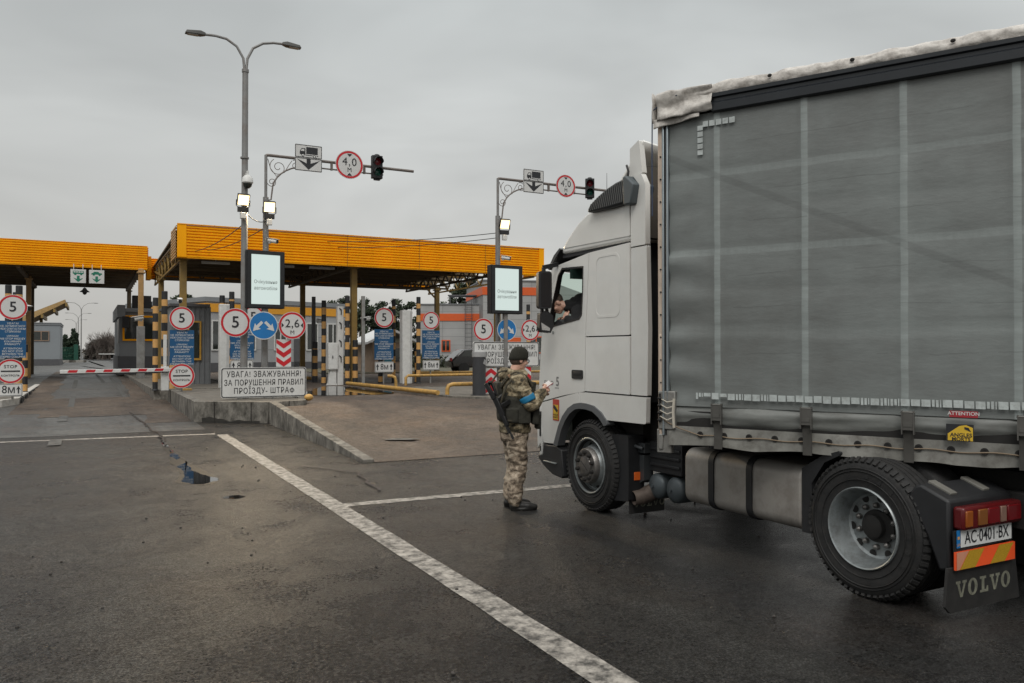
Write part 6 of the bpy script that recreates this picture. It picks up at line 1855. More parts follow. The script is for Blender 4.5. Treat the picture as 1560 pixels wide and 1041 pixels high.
def hem_x(y, z):
    t = (1.135 - z) / .15
    k = abs((y + .486) % .685); k = min(k, .685 - k) / .3425
    return -.012 - .028 * t * (.3 + k) - .012 * nz3(y * 2.2, z * 3, 2.0)
def hem_z(y, z):
    k = abs((y + .486) % .685); k = min(k, .685 - k) / .3425
    return z - (.012 * k + .018 * nz3(y * 1.3, 0, 2.4)) * ((1.135 - z) / .15)
b.add([(hem_x(y, z), y, hem_z(y, z)) for y in ysl for z in zs], [(i * n_ + j, (i + 1) * n_ + j, (i + 1) * n_ + j + 1, i * n_ + j + 1) for i in range(len(ysl) - 1) for j in range(n_ - 1)])
b.build('curtain_hem', m_hem, trailer, smooth=180)
proto = None
for i in range(19):
    y = -.375 - i * .1995
    if proto is None:
        b = B(); b.xf = rot(-90, 'Z') @ SIGN; b.ring((0, 0), .013, .026, .005, 20); b.disc((0, 0), .014, .001, 16)
        proto = b.build('eyelet', m_dark, trailer, smooth=0); o = proto
    else:
        o = proto.copy(); COL.objects.link(o); o.parent = trailer
    o.location = (hem_x(y, 1.075) - .008, y, 1.075)
b = B()
pts = [(-.03, -.02, 1.2), (-.045, -.1, 1.16), (-.05, -.2, 1.12)]
for i in range(76):
    y = -.375 - i * .05; pts.append((hem_x(y, 1.07) - .012, y, 1.066 + .006 * math.sin(i * .8)))
pts.append((-.03, -13.5, 1.07))
b.tube(pts, .005, 5); b.build('customs_cord', M('cord_tan', (.20, .15, .10), .8), trailer)
for i in range(5):
    y = -.53 - i * .69
    b = B()
    pr = [(-.055, 1.30), (-.072, 1.23), (-.066, 1.16), (-.05, 1.10), (-.055, .97), (-.04, .965), (-.035, 1.1), (-.05, 1.16), (-.055, 1.23), (-.04, 1.30)]
    b.add([(p[0], y + s * .032, p[1]) for s in (-1, 1) for p in pr], [tuple(range(10)), tuple(range(19, 9, -1))] + [(k, k + 10, (k + 1) % 10 + 10, (k + 1) % 10) for k in range(10)])
    s_ = b.build('strap', M('strap_webbing', (.055, .052, .046), .75, var=.3), trailer)
    b = B(); b.b2(-.095, -.06, y - .038, y + .038, 1.20, 1.32); b.b2(-.10, -.07, y - .03, y + .03, 1.225, 1.25); b.b2(-.10, -.06, y - .042, y - .034, 1.17, 1.335); b.b2(-.10, -.06, y + .034, y + .042, 1.17, 1.335); b.cyl((-.088, y - .045, 1.325), (-.088, y + .045, 1.325), .008, n=8)
    b.build('buckle', M('buckle_steel', (.13, .125, .115), .45, .6, var=.2), s_)
# reflective tape: worn white squares
m_tape = M('reflective_tape', (.46, .50, .49), .4, var=.12, scale=9, dirt=(.2, .2, .19), dirt_amt=.7)
b = B(); rt2 = random.Random(3); y = -.34
while y > -6:
    w_ = .058
    pieces = [(0, w_)] if rt2.random() > .28 else [(0, w_ * .3), (w_ * .42, w_ * .72), (w_ * .84, w_)]
    for a, c in pieces:
        zt = 1.418 - (rt2.random() * .006); zb_ = 1.362 + rt2.random() * .006
        if y > -.56 and rt2.random() < .5: zb_ += .02
        xx = -.032
        b.add([(xx, y - a, zb_), (xx, y - c, zb_), (xx, y - c + .002, zt), (xx, y - a, zt)], [(0, 1, 2, 3)])
    y -= .066
b.build('reflective_tape', m_tape, trailer, smooth=0)
b = B()
for i in range(5): b.add([(-.024, -.40 - i * .055, 3.585), (-.024, -.445 - i * .055, 3.585), (-.024, -.445 - i * .055, 3.63), (-.024, -.40 - i * .055, 3.63)], [(0, 1, 2, 3)])
for i in range(5): b.add([(-.024, -.355, 3.60 - i * .05), (-.024, -.40, 3.60 - i * .05), (-.024, -.40, 3.56 - i * .05), (-.024, -.355, 3.56 - i * .05)], [(0, 1, 2, 3)])
b.build('corner_tape', m_tape, trailer, smooth=0)
# stickers
FL = Matrix(((0, 0, -1, 0), (-1, 0, 0, 0), (0, 1, 0, 0), (0, 0, 0, 1)))        # flat art on the left side, read from outside
b = B(); b.xf = loc(-.066, -2.25, 1.325) @ FL; b.rect(-.085, -.022, .085, .022); st = b.build('warning_sticker', M('sticker_crimson', (.36, .02, .03), .5, dirt=(.05, .05, .05), dirt_amt=.6), trailer, smooth=0)
b = B(); b.xf = loc(-.068, -2.25, 1.325) @ FL; b.text('ATTENTION', 0, .004, .034, bold=.015); b.build('lettering', m_signw, st, smooth=0)
b = B(); b.xf = loc(-.070, -2.235, 1.195) @ FL; b.rect(-.09, -.052, .075, .062); st = b.build('warning_sticker', m_ink, trailer, smooth=0)
b = B(); b.xf = loc(-.072, -2.235, 1.195) @ FL; b.poly([(-.08, -.05), (.07, -.05), (.07, .04), (.03, .058), (-.01, .05), (-.08, -.005)]); b.build('sticker_field', M('sticker_yellow', (.62, .40, .03), .5), st, smooth=0)
b = B(); b.xf = loc(-.074, -2.235, 1.195) @ FL; b.text('ANGLES', .0, -.012, .036, bold=.02); b.text('MORTS', .0, -.040, .034, bold=.02); b.poly([(.02, .03), (.02, .045), (.045, .04), (.06, .012)]); b.build('lettering', m_ink, st, smooth=0)
# frame: front wall, posts, rails, floor, roof
b = B(); b.b2(0, 2.5, -.05, -.005, 1.0, 3.86); b.build('front_wall', m_cream, trailer, bevel=.01)
b = B(); b.b2(-.02, .06, -.045, .0, 1.0, 3.70); b.b2(-.025, .04, -.04, -.01, 1.0, 1.9); b.build('corner_post', m_cream, trailer, bevel=.012)
b = B()
for i in range(12): b.cyl((-.03, -.03, 1.3 + i * .19), (-.015, -.03, 1.3 + i * .19), .007, n=6)
b.build('rivets', m_dark, trailer)
b = B(); b.b2(-.04, .0, -.066, -.048, 1.05, 3.68); b.b2(-.035, .0, -.10, -.082, 1.3, 3.66); b.build('curtain_rail', m_alu, trailer, bevel=.004)
b = B(); b.b2(-.02, .0, -.082, -.066, 1.05, 3.66); b.build('rail_gap', m_dark, trailer)
b = B(); b.prism([(-.03, 3.69), (-.045, 3.70), (-.045, 3.76), (-.03, 3.775), (-.03, 3.80), (-.05, 3.81), (-.05, 3.84), (.1, 3.86), (.1, 3.69)], 'y', -.48, -13.6); b.build('top_rail', m_navy, trailer, smooth=20)
b = B(); b.b2(.0, 2.5, -13.6, -.05, 3.80, 3.85); b.b2(2.46, 2.5, -13.6, -.05, 1.0, 3.85); b.b2(0, 2.5, -13.6, -.05, 1.12, 1.26); b.b2(.05, 2.5, -13.6, -13.55, 1.0, 3.85); b.build('box_body', m_dark, trailer, smooth=0)
b = B()
for y0 in [-.52 - .685 * i for i in range(19)]: b.b2(.03, .09, y0 - .04, y0 + .04, 1.2, 3.7)
b.build('side_post', m_alu, trailer, smooth=0)
# rumpled roof sheet rolled over the top rail
ysr = [-.02 - .03 * i for i in range(150)] + [-4.6 - .5 * i for i in range(19)]
cents = [-.95, -1.55, -2.2, -1.0 - 2.1, -3.75, -4.3, -.30]
b = B(); NV = 12
vs = []
for y in ysr:
    pk = sum(math.exp(-((y - c) / .09) ** 2) for c in cents)
    lump = .014 * noise.noise(Vector((y * 2.2, 0, 1))) + .012 * noise.noise(Vector((y * 7, 0, 5)))
    for j in range(NV + 1):
        t = j / NV
        a = R(-35 + 150 * t)
        rr = .052 + lump + .012 * noise.noise(Vector((y * 9, t * 4, 2))) - .016 * pk * math.exp(-((t - .45) / .25) ** 2)
        vs.append((-.005 - rr * math.cos(a) * .9, y, 3.872 + rr * math.sin(a) * 1.15))
b.add(vs, [(i * (NV + 1) + j, i * (NV + 1) + j + 1, (i + 1) * (NV + 1) + j + 1, (i + 1) * (NV + 1) + j) for i in range(len(ysr) - 1) for j in range(NV)])
b.grid(lambda u, v: Vector((.02 + 2.46 * u, -.02 - 13.55 * v, 3.915 + .02 * noise.noise(Vector((u * 4, v * 40, 0))))), 6, 60)
b.build('roof_sheet', m_tarp, trailer, smooth=180)
b = B()
for c in cents[:6]: b.ball((-.052, c, 3.895), (.012, .018, .014), 8, 5)
b.build('roof_sheet_tie', m_dark, trailer)
b = B()                                                     # folded flap at the front corner
def flap(u, v):
    y = .03 - .52 * u
    z = 3.915 - (.235 - .03 * u) * v + .012 * noise.noise(Vector((u * 5, v * 4, 9)))
    x = -.058 - .016 * math.sin(v * 7 + u * 3) - .02 * noise.noise(Vector((u * 4, v * 3, 3)))
    if u < .1: x += (.1 - u) * 1.1
    return Vector((x, y, z))
b.grid(flap, 30, 16)
b.grid(lambda u, v: Vector((-.045 - .012 * math.sin(u * 9), .02 - .40 * u, 3.70 - (.075 - .045 * u) * v)), 16, 5)
b.grid(lambda u, v: Vector((-.05 + 2.55 * u, .035 + .01 * noise.noise(Vector((u * 9, v * 5, 7))), 3.93 - .25 * v)), 20, 6)
o = b.build('roof_flap', m_tarp, trailer, smooth=180)
md = o.modifiers.new('thick', 'SOLIDIFY'); md.thickness = .006
b = B(); b.tube([(-.03, .035, 3.79), (-.035, -.08, 3.85), (-.075, -.2, 3.87)], .006, 5); b.tube([(-.02, .045, 3.79), (-.015, .05, 3.4), (-.012, .05, 2.9)], .0055, 5); b.build('roof_cord', M('cord_blue', (.04, .06, .11), .7), trailer)
# lower front corner hardware, lacing
b = B(); b.b2(-.035, .02, -.16, -.01, 1.10, 1.42); b.b2(-.02, .04, -.12, .01, .90, 1.10); b.b2(-.035, .0, -.05, -.01, .93, 1.06); b.build('corner_bracket', M('corner_steel', (.24, .235, .22), .5, .5, var=.2, dirt=(.1, .08, .06), dirt_amt=.6), trailer, bevel=.008)
b = B(); b.b2(-.05, -.03, -.035, -.02, 1.16, 1.40); b.build('latch', m_dark, trailer)
for z in (1.18, 1.24, 1.30, 1.36):
    b = B(); b.ball((-.052, -.03, z), (.015, .02, .012), 8, 5); b.build('latch_knob', m_dark, trailer)
b = B()
for i in range(4): b.tube([(-.045, -.03, 1.36 - i * .05), (-.06, -.10, 1.33 - i * .05), (-.05, -.155, 1.34 - i * .045)], .006, 5)
b.tube([(-.045, -.155, 1.36), (-.055, -.15, 1.25), (-.06, -.16, 1.12)], .012, 6)
b.build('lacing', M('lacing_pale', (.40, .37, .31), .8), trailer)
# chassis, landing leg, underrun and wheels
b = B()
for x in (.75, 1.65): b.b2(x, x + .12, -13.4, -1.2, .85, 1.12)
for i in range(7): b.b2(.1, 2.4, -2.0 - i * 1.8, -1.9 - i * 1.8, .98, 1.12)
b.b2(.15, 2.35, -2.6, -.1, 1.0, 1.13); b.cyl((1.25, -1.45, .9), (1.25, -1.45, 1.0), .3)
b.build('chassis', m_dark, trailer, smooth=0)
b = B()
for x in (.55, 1.85): b.b2(x, x + .14, -4.4, -4.25, .45, 1.0); b.b2(x - .06, x + .2, -4.5, -4.15, .42, .45)
b.build('landing_leg', m_dark, trailer)
for ax in (-9.1, -10.4, -11.7):
    for x, fl_ in ((.02, 1), (2.48, -1)):
        b = B(); b.xf = loc(x, ax, .5) @ (rot(180, 'Z') if fl_ < 0 else Matrix.Identity(4)); b.lathe([(.0, .12), (.2, .12), (.28, .05), (.3, .0), (.42, .0), (.48, .03), (.5, .06), (.5, .34), (.46, .38), (.2, .38)], (0, 0, 0), 'x', 36); b.build('wheel', m_rubber, trailer)
# ------------------------------------------------------------------ people
m_skin = M('skin', (.62, .37, .275), .5, var=.10, scale=14)
m_hair = M('short_dark_hair', (.075, .056, .043), .8, var=.4, scale=60)
def camo(name, cols, scale=9):
    m = bpy.data.materials.new(name); m.use_nodes = True
    nt = m.node_tree; b = nt.nodes['Principled BSDF']; N, Lk = nt.nodes.new, nt.links.new
    t = N('ShaderNodeTexCoord'); mp_ = N('ShaderNodeMapping'); mp_.inputs['Scale'].default_value = (1, 1, 1.5); Lk(t.outputs['Object'], mp_.inputs[0])
    sn = N('ShaderNodeVectorMath'); sn.operation = 'SNAP'; sn.inputs[1].default_value = (.009, .009, .009); Lk(mp_.outputs[0], sn.inputs[0])
    n = N('ShaderNodeTexNoise'); n.inputs['Scale'].default_value = scale; n.inputs['Detail'].default_value = 4; n.inputs['Roughness'].default_value = .7; n.inputs['Distortion'].default_value = .8
    Lk(sn.outputs[0], n.inputs['Vector'])
    cr = N('ShaderNodeValToRGB'); cr.color_ramp.interpolation = 'CONSTANT'
    e = cr.color_ramp.elements
    ps = [0, .41, .475, .535, .60]
    e[0].position = 0; e[0].color = (*cols[0], 1); e[1].position = ps[1]; e[1].color = (*cols[1], 1)
    for p, c in zip(ps[2:], cols[2:]):
        x = e.new(p); x.color = (*c, 1)
    Lk(n.outputs['Fac'], cr.inputs[0]); Lk(cr.outputs[0], b.inputs['Base Color']); b.inputs['Roughness'].default_value = .85
    n2 = N('ShaderNodeTexNoise'); n2.inputs['Scale'].default_value = 18; Lk(t.outputs['Object'], n2.inputs['Vector'])
    bp = N('ShaderNodeBump'); bp.inputs['Strength'].default_value = .5; bp.inputs['Distance'].default_value = .015; Lk(n2.outputs['Fac'], bp.inputs['Height']); Lk(bp.outputs[0], b.inputs['Normal'])
    return m
m_jack = camo('jacket_camouflage', [(.030, .026, .016), (.092, .074, .043), (.185, .145, .086), (.30, .245, .155), (.42, .36, .245)])
m_trou = camo('trouser_camouflage', [(.075, .056, .040), (.175, .135, .096), (.29, .23, .17), (.40, .33, .25), (.47, .395, .305)], 11)
m_vest = M('vest_dark_olive', (.026, .025, .018), .85, var=.35, scale=12, bump=.3)
m_olive2 = M('beanie_olive', (.020, .019, .013), .95, var=.25, scale=60, bump=.4, bscale=160)
m_boot = M('boot_black', (.014, .013, .012), .5, var=.3, bump=.2)
m_band = M('armband_blue', (.010, .17, .33), .6, var=.1)
m_gun = M('rifle_black', (.014, .014, .015), .45, .3, var=.2)
m_hood = M('black_hoodie', (.012, .012, .013), .9, var=.3, scale=10, bump=.4, bscale=20)

def rings(b, secs, n=28):
    vs = []
    for cx, cy, z, rx, ry in secs:
        for k in range(n):
            a = 2 * math.pi * k / n
            vs.append((cx + rx * math.cos(a), cy + ry * math.sin(a), z))
    fs = []
    for i in range(len(secs) - 1):
        for k in range(n):
            a, c = i * n + k, i * n + (k + 1) % n
            fs.append((a, c, c + n, a + n))
    fs.append(tuple(range(n))[::-1]); fs.append(tuple(range(len(vs) - n, len(vs))))
    b.add(vs, fs)
def smooth_path(pts, rs, n=5):
    out, ro = [], []
    k = len(pts)
    for i in range(k - 1):
        p0, p1, p2, p3 = [Vector(pts[max(0, min(k - 1, i + j - 1))]) for j in range(4)]
        for t in range(n):
            u = t / n
            out.append(0.5 * ((2 * p1) + (p2 - p0) * u + (2 * p0 - 5 * p1 + 4 * p2 - p3) * u * u + (3 * p1 - p0 - 3 * p2 + p3) * u ** 3))
            ro.append(rs[i] + (rs[i + 1] - rs[i]) * u)
    out.append(Vector(pts[-1])); ro.append(rs[-1])
    return out, ro
def limb(b, pts, rs, n=16):
    p, r = smooth_path(pts, rs)
    b.tube(p, r, n)
    b.ball(pts[0], rs[0] * .98, 14, 8); b.ball(pts[-1], rs[-1] * .98, 14, 8)
def head_into(b, H):
    """skull, face, ears and neck; H places a head whose eyes look along +Y"""
    s = b.xf
    b.xf = s @ H
    b.ball((0, -.012, .035), (.074, .095, .088), 24, 14)
    b.ball((0, .022, -.035), (.060, .070, .078), 20, 12)
    b.ball((0, .052, -.092), (.034, .034, .026), 14, 8)
    b.ball((0, .018, -.075), (.052, .058, .040), 16, 8)
    b.tube([(0, .082, .020), (0, .098, -.005), (0, .112, -.030)], [.009, .011, .015], 10); b.ball((0, .106, -.034), (.018, .014, .010), 10, 6)
    for q in (-1, 1):
        b.ball((q * .073, -.008, -.008), (.010, .022, .032), 12, 8); b.ball((q * .040, .060, -.030), (.024, .024, .024), 10, 6); b.ball((q * .030, .080, .026), (.026, .014, .009), 10, 6)
    b.ball((0, .086, -.062), (.024, .012, .006), 10, 6); b.ball((0, .085, -.074), (.020, .012, .007), 10, 6)
    b.xf = s
def hand_into(b, w, d, nrm, thumb, curl=1.0, spread=1.0):
    """palm, four jointed fingers and a thumb; w wrist, d finger direction, nrm back-of-hand direction, thumb +1/-1 side"""
    w, d, nrm = Vector(w), Vector(d).normalized(), Vector(nrm)
    nrm = (nrm - d * nrm.dot(d)).normalized()
    sd = d.cross(nrm) * thumb
    for i, (o, ln) in enumerate(((.028, .070), (.010, .078), (-.009, .072), (-.027, .056))):
        kn = w + d * (.088 - .006 * abs(i - 1)) + sd * o * spread
        b.tube([w + sd * o * .55, w + d * .045 + sd * o * .85, kn], [.017, .017, .012], 10)
        p, dd = kn, d.copy()
        pts = [p]
        for f_, an in ((.45, 38), (.32, 48), (.23, 30)):
            dd = (Matrix.Rotation(R(an * curl * (1 + .08 * i)), 3, sd) @ dd) if (Matrix.Rotation(R(5), 3, sd) @ d).dot(nrm) < 0 else (Matrix.Rotation(R(-an * curl * (1 + .08 * i)), 3, sd) @ dd)
            p = p + dd * ln * f_
            pts.append(p)
        b.tube(pts, [.0105, .0095, .0088, .0072], 8); b.ball(pts[-1], .0072, 8, 6)
        b.ball(kn, .0115, 8, 6)
    t0 = w + d * .022 + sd * .026
    t1 = t0 + (d * .6 + sd * .7 - nrm * .25).normalized() * .038
    t2 = t1 + (d * .85 + sd * .15 - nrm * .45).normalized() * .032
    t3 = t2 + (d * .8 - sd * .15 - nrm * .5).normalized() * .024
    b.tube([t0, t1, t2, t3], [.016, .0125, .0105, .008], 8); b.ball(t3, .008, 8, 6)

# ---- guard standing beside the cab
SP = (4.20, 7.83, 0)
guard = thing('person', 'guard in camouflage jacket and dark beanie standing by the lorry door with a slung rifle', 'person', SP, -106)
Hh = loc(0, .045, 1.655) @ rot(16, 'Z') @ rot(-8, 'X')
b = B()
head_into(b, Hh)
b.tube([(0, .03, 1.62), (0, .005, 1.55), (0, -.01, 1.44)], [.056, .058, .07], 18)
rings(b, [(0, 0, .86, .14, .10), (0, 0, 1.1, .13, .10), (0, 0, 1.32, .16, .11), (0, 0, 1.42, .15, .10), (0, -.005, 1.47, .08, .07)], 24)
rsh, rel, rwr = (.185, .0, 1.405), (.235, .13, 1.165), (.115, .285, 1.295)
lsh, lel, lwr = (-.185, .02, 1.405), (-.225, .14, 1.155), (-.035, .30, 1.275)
for a, c, e in ((rsh, rel, rwr), (lsh, lel, lwr)): limb(b, [a, c, e], [.055, .042, .028], 12)
for s in (1, -1): limb(b, [(s * .095, 0, .88), (s * .105, .03, .48), (s * .105, -.015, .09)], [.085, .06, .045], 12)
hand_into(b, Vector(rwr) + Vector((-.012, .015, .01)), (-.45, .55, .55), (.75, .55, .1), 1, .9)
hand_into(b, Vector(lwr) + Vector((.01, .015, .01)), (.55, .55, .45), (-.75, .55, .1), -1, .9)
obj_from(remeshed(b, .0055, 1), 'body', m_skin, guard)
for q in (-1, 1):
    b = B(); b.xf = Hh; b.ball((q * .031, .083, .006), (.012, .009, .006), 10, 6); b.build('eye', m_ink, guard)
b = B(); b.xf = Hh
b.ball((0, -.022, -.002), (.0755, .090, .075), 20, 12); b.build('hair', m_hair, guard)
# beanie
b = B(); b.xf = Hh @ rot(-8, 'X')
prof = [(.083, .022), (.090, .024), (.092, .05), (.090, .075), (.083, .105), (.066, .130), (.04, .146), (.012, .152), (0, .153)]
vs, n = [], 28
for r_, h in prof:
    for k in range(n):
        a = 2 * math.pi * k / n
        vs.append((r_ * .98 * math.cos(a), -.012 + r_ * 1.20 * math.sin(a), h - .028 * (1 - math.sin(a)) * (1 - (h - .02) / .14)))
b.add(vs, [(i * n + k, i * n + (k + 1) % n, (i + 1) * n + (k + 1) % n, (i + 1) * n + k) for i in range(len(prof) - 1) for k in range(n)])
b.build('beanie', m_olive2, guard, smooth=180)
# jacket with hood bunched at the neck
b = B()
rings(b, [(0, .0, .855, .205, .165), (0, 0, .93, .205, .165), (0, -.005, 1.02, .195, .158), (0, -.01, 1.15, .205, .165), (0, -.015, 1.30, .215, .168), (0, -.015, 1.39, .205, .152), (0, -.01, 1.45, .155, .125), (0, .0, 1.50, .105, .105), (0, .012, 1.535, .092, .095)], 32)
b.tube([(.10, .03, 1.49), (.09, -.07, 1.505), (.03, -.125, 1.50), (-.03, -.125, 1.50), (-.09, -.07, 1.505), (-.10, .03, 1.49)], [.032, .05, .062, .062, .05, .032], 14)
b.tube([(.085, .06, 1.46), (.04, .11, 1.50), (-.04, .11, 1.50), (-.085, .06, 1.46)], .03, 10)
for a, c, e in ((rsh, rel, rwr), (lsh, lel, lwr)):
    limb(b, [(a[0] * .78, a[1], a[2] + .015), a, tuple((Vector(a) * .5 + Vector(c) * .5)), c, tuple(Vector(c) * .4 + Vector(e) * .6), e], [.095, .092, .080, .073, .060, .045], 18)
obj_from(remeshed(b, .011, 3), 'jacket', m_jack, guard, (.013, 4, 4, 11, 3.3))
# trousers
b = B()
rings(b, [(0, 0, .95, .165, .13), (0, 0, .88, .178, .15), (0, -.01, .80, .178, .155), (0, -.005, .76, .16, .14)], 28)
for s in (1, -1):
    limb(b, [(s * .088, -.005, .84), (s * .098, .005, .66), (s * .102, .02, .49), (s * .106, -.01, .30), (s * .108, -.022, .16), (s * .108, -.015, .105)], [.112, .104, .088, .086, .080, .070], 20)
obj_from(remeshed(b, .011, 2), 'trousers', m_trou, guard, (.012, 6, 6, 13, 8.1))
# boots
for s, dy in ((1, .015), (-1, -.01)):
    b = B()
    cx = s * .108
    limb(b, [(cx, -.055 + dy, .055), (cx, .02 + dy, .052), (cx + s * .005, .11 + dy, .043), (cx + s * .008, .185 + dy, .035)], [.046, .044, .046, .034], 16)
    limb(b, [(cx, -.035 + dy, .05), (cx, -.025 + dy, .16)], [.05, .056], 16)
    rings(b, [(cx + s * .002, .06 + dy, 0, .046, .150), (cx + s * .002, .06 + dy, .028, .050, .155)], 24)
    obj_from(remeshed(b, .007, 1), 'boot', m_boot, guard)
# plate carrier vest with pouches and straps
b = B()
vs = [(0, -.005, .985, .222, .187), (0, -.008, 1.02, .226, .192), (0, -.012, 1.14, .226, .192), (0, -.016, 1.22, .224, .19), (0, -.016, 1.30, .20, .188)]
rings(b, vs, 32)
b.box((0, .175, 1.30), (.26, .055, .22), rot(-6, 'X').to_3x3()); b.box((0, -.19, 1.29), (.27, .045, .24), rot(5, 'X').to_3x3())
for x in (-.09, 0, .09): b.box((x, .215, 1.08), (.08, .07, .17))
b.box((.215, .06, 1.06), (.06, .13, .19)); b.box((.225, -.08, 1.05), (.055, .12, .15)); b.box((-.215, .04, 1.06), (.06, .14, .18)); b.box((.17, .19, 1.03), (.09, .07, .16)); b.box((.10, .235, .97), (.10, .05, .15))
obj_from(remeshed(b, .009, 2), 'vest', m_vest, guard, (.005, 9, 9, 9, 2))
m_web = M('webbing_olive', (.058, .05, .033), .85, var=.3, scale=20)
b = B()
for s in (1, -1):
    pts = [(s * .115, .165, 1.36), (s * .13, .11, 1.455), (s * .14, .0, 1.515), (s * .13, -.10, 1.475), (s * .115, -.19, 1.36)]
    p, _ = smooth_path(pts, [1] * 5, 6)
    for i in range(len(p) - 1): b.bar(p[i], p[i + 1], .052, .03)
b.tube([(.20, -.02, 1.50), (.215, -.14, 1.38), (.20, -.2, 1.2), (.16, -.21, 1.08)], .016, 6)
b.build('vest_strap', m_web, guard, bevel=.006)
b = B(); b.box((.135, -.085, 1.475), (.045, .04, .05), rot(30, 'X').to_3x3()); b.build('shoulder_patch', M('patch_tan', (.28, .16, .09), .8), guard, bevel=.006)
# blue armbands
for a, c in ((rsh, rel), (lsh, lel)):
    a, c = Vector(a), Vector(c); d = (c - a)
    b = B(); b.tube([a + d * .60, a + d * .68, a + d * .80, a + d * .86], [.087, .089, .086, .084], 24, caps=False); o = b.build('armband', m_band, guard)
    md = o.modifiers.new('thick', 'SOLIDIFY'); md.thickness = .006
# rifle slung behind the right hip, muzzle down
rifle = thing('rifle', 'black rifle slung muzzle down behind the guard in camouflage', 'rifle', (SP[0], SP[1], 0), -106)
RX = Matrix.Translation((.19, -.255, 1.40))
pA, pB = Vector((.16, -.33, 1.41)), Vector((.34, -.10, .83))
dv = (pB - pA).normalized(); sdv = dv.cross(Vector((1, .25, .2))).normalized(); nv = dv.cross(sdv)
def RP(t, u=0, w=0): return pA + (pB - pA) * t + sdv * u + nv * w
b = B(); b.bar(RP(.30), RP(.62), .042, .06); b.bar(RP(.0, .03), RP(.30, .012), .034, .05); b.bar(RP(.0, -.01), RP(.04, -.0), .036, .12); b.bar(RP(.02, -.035), RP(.26, -.03), .022, .03); b.build('receiver', m_gun, rifle, bevel=.006)
b = B(); b.bar(RP(.55), RP(.80), .04, .046); b.build('handguard', m_gun, rifle, bevel=.008)
b = B(); b.cyl(RP(.78), RP(1.0), .010, n=10); b.cyl(RP(.95), RP(1.03), .014, n=10); b.cyl(RP(.78, .02), RP(.92, .02), .008, n=8); b.bar(RP(.9), RP(.91, .045), .012); b.build('barrel', m_gun, rifle)
b = B(); b.bar(RP(.45, -.02), RP(.42, -.15, .0), .026, .05); b.bar(RP(.42, -.15), RP(.46, -.20), .026, .048); b.bar(RP(.33, -.02), RP(.28, -.10), .028, .036); b.build('magazine', m_gun, rifle, bevel=.005)
b = B(); b.tube([RP(.05), (.16, -.22, 1.52), (.10, -.10, 1.545), (-.05, .10, 1.49), (-.17, .2, 1.25), (-.1, .23, 1.0), (.12, .19, .97), RP(.70)], .011, 6); b.build('sling', m_web, rifle)
# open passport in his hands
b = B(); m_ = Matrix.Translation((.035, .372, 1.375)) @ Matrix.Rotation(R(35), 4, 'X') @ Matrix.Rotation(R(12), 4, 'Y')
b.xf = m_; b.mi = 0; b.box((-.034, 0, 0), (.066, .095, .005), rot(12, 'Y').to_3x3()); b.box((.034, 0, 0), (.066, .095, .005), rot(-12, 'Y').to_3x3())
b.mi = 1; b.box((-.032, 0, .006), (.060, .088, .005), rot(12, 'Y').to_3x3()); b.box((.032, 0, .006), (.060, .088, .005), rot(-12, 'Y').to_3x3())
ps = b.build('passport', [M('passport_red', (.35, .03, .04), .5), M('paper', (.62, .60, .58), .7)], at=SP)
ps.rotation_euler = (0, 0, R(-106))
tag(ps, 'open red document with white pages held in the guard\'s hands', 'document')

# ---- driver leaning towards the open window
drv = thing('person', 'driver with cropped hair and black hoodie leaning out towards the open cab window', 'person', (5.3, 7.8, 1.3))
DO = Vector((5.3, 7.8, 1.3))
f = Vector((-.56, .25, -.77)).normalized(); upv = Vector((-.69, .38, .62)); upv = (upv - f * upv.dot(f)).normalized(); rv = f.cross(upv)
Hd = Matrix(((rv.x, f.x, upv.x, 4.945), (rv.y, f.y, upv.y, 8.155), (rv.z, f.z, upv.z, 2.322), (0, 0, 0, 1)))
b = B(DO); head_into(b, Hd)
b.tube([(4.955, 8.14, 2.315), (5.03, 8.09, 2.29), (5.13, 8.04, 2.27), (5.18, 7.96, 2.25)], [.05, .056, .062, .07], 16)
rings(b, [(5.46, 7.42, 1.80, .14, .12), (5.42, 7.55, 1.95, .14, .12), (5.3, 7.75, 2.12, .14, .12), (5.2, 7.93, 2.24, .1, .1)], 20)
dr_sh, dr_el, dr_wr = (5.07, 7.86, 2.20), (5.00, 7.76, 2.03), (4.955, 7.93, 2.125)
dl_sh, dl_el, dl_wr = (5.36, 8.05, 2.18), (5.34, 8.16, 1.98), (5.12, 8.17, 2.10)
for a, c, e in ((dr_sh, dr_el, dr_wr), (dl_sh, dl_el, dl_wr)): limb(b, [a, c, e], [.05, .042, .03], 12)
hand_into(b, (4.955, 7.945, 2.14), (.08, .75, .45), (-.9, 0, .3), 1, .9)
hand_into(b, (5.10, 8.18, 2.115), (-.85, .15, .35), (0, .3, .9), -1, .8)
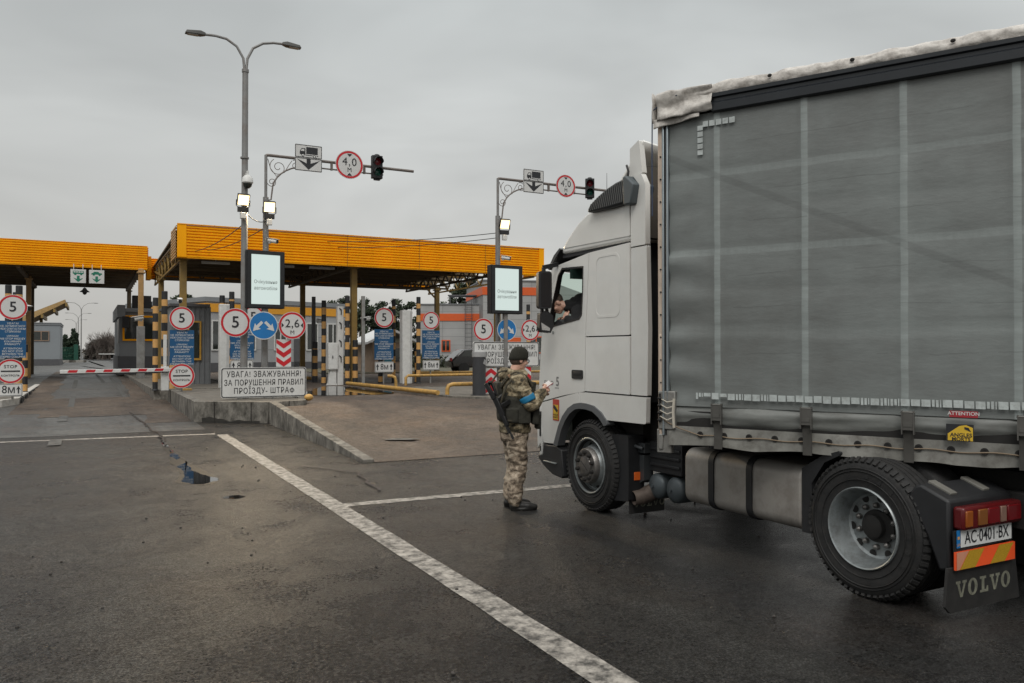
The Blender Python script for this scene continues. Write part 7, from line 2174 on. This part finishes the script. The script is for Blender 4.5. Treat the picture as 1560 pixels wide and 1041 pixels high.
for s in (-.11, .11): limb(b, [(5.46 + s, 7.45, 1.80), (5.46 + s, 7.88, 1.72), (5.46 + s, 7.98, 1.36)], [.08, .06, .045], 12)
obj_from(remeshed(b, .0055, 1), 'body', m_skin, drv)
b = B(DO); b.xf = Hd
vs, n, fs = [], 26, []
rows = 12
for i in range(rows + 1):
    th = R(90 - 145 * i / rows)
    for k in range(n):
        a = 2 * math.pi * k / n
        front_ = max(0, math.sin(a))
        t2 = max(th, R(40) * front_ ** .5 - R(4) * (1 - front_) - R(6) - R(42) * max(0, -math.sin(a)) ** .6)
        vs.append((.0785 * math.cos(t2) * math.cos(a), -.014 + .0985 * math.cos(t2) * math.sin(a), .036 + .0915 * math.sin(t2)))
for i in range(rows):
    for k in range(n):
        fs.append((i * n + k, (i + 1) * n + k, (i + 1) * n + (k + 1) % n, i * n + (k + 1) % n))
b.add(vs, fs); b.build('hair', m_hair, drv, smooth=180)
for q in (-1, 1):
    b = B(DO); b.xf = Hd; b.ball((q * .031, .084, .004), (.012, .008, .005), 10, 6); b.ball((q * .031, .086, .033), (.02, .006, .004), 8, 5); b.build('eye', m_ink, drv)
b = B(DO)
limb(b, [(5.46, 7.42, 1.80), (5.40, 7.58, 1.98), (5.30, 7.76, 2.13), (5.21, 7.91, 2.215), (5.12, 8.02, 2.275), (5.06, 8.075, 2.29)], [.17, .175, .18, .165, .10, .072], 24)
limb(b, [(5.22, 7.90, 2.30), (5.16, 7.97, 2.345), (5.10, 8.02, 2.355)], [.12, .095, .05], 18)
for a, c, e in ((dr_sh, dr_el, dr_wr), (dl_sh, dl_el, dl_wr)):
    limb(b, [tuple(Vector(a) * .7 + Vector((5.2, 7.95, 2.22)) * .3), a, c, e], [.10, .088, .066, .045], 16)
obj_from(remeshed(b, .011, 3), 'hoodie', m_hood, drv, (.012, 6, 6, 8, 5.5))
b = B(DO)
for s in (-.11, .11): limb(b, [(5.46 + s, 7.45, 1.80), (5.46 + s, 7.88, 1.73), (5.46 + s, 7.98, 1.34)], [.10, .08, .06], 14)
obj_from(remeshed(b, .012, 2), 'trousers', M('dark_jeans', (.02, .024, .035), .85), drv)
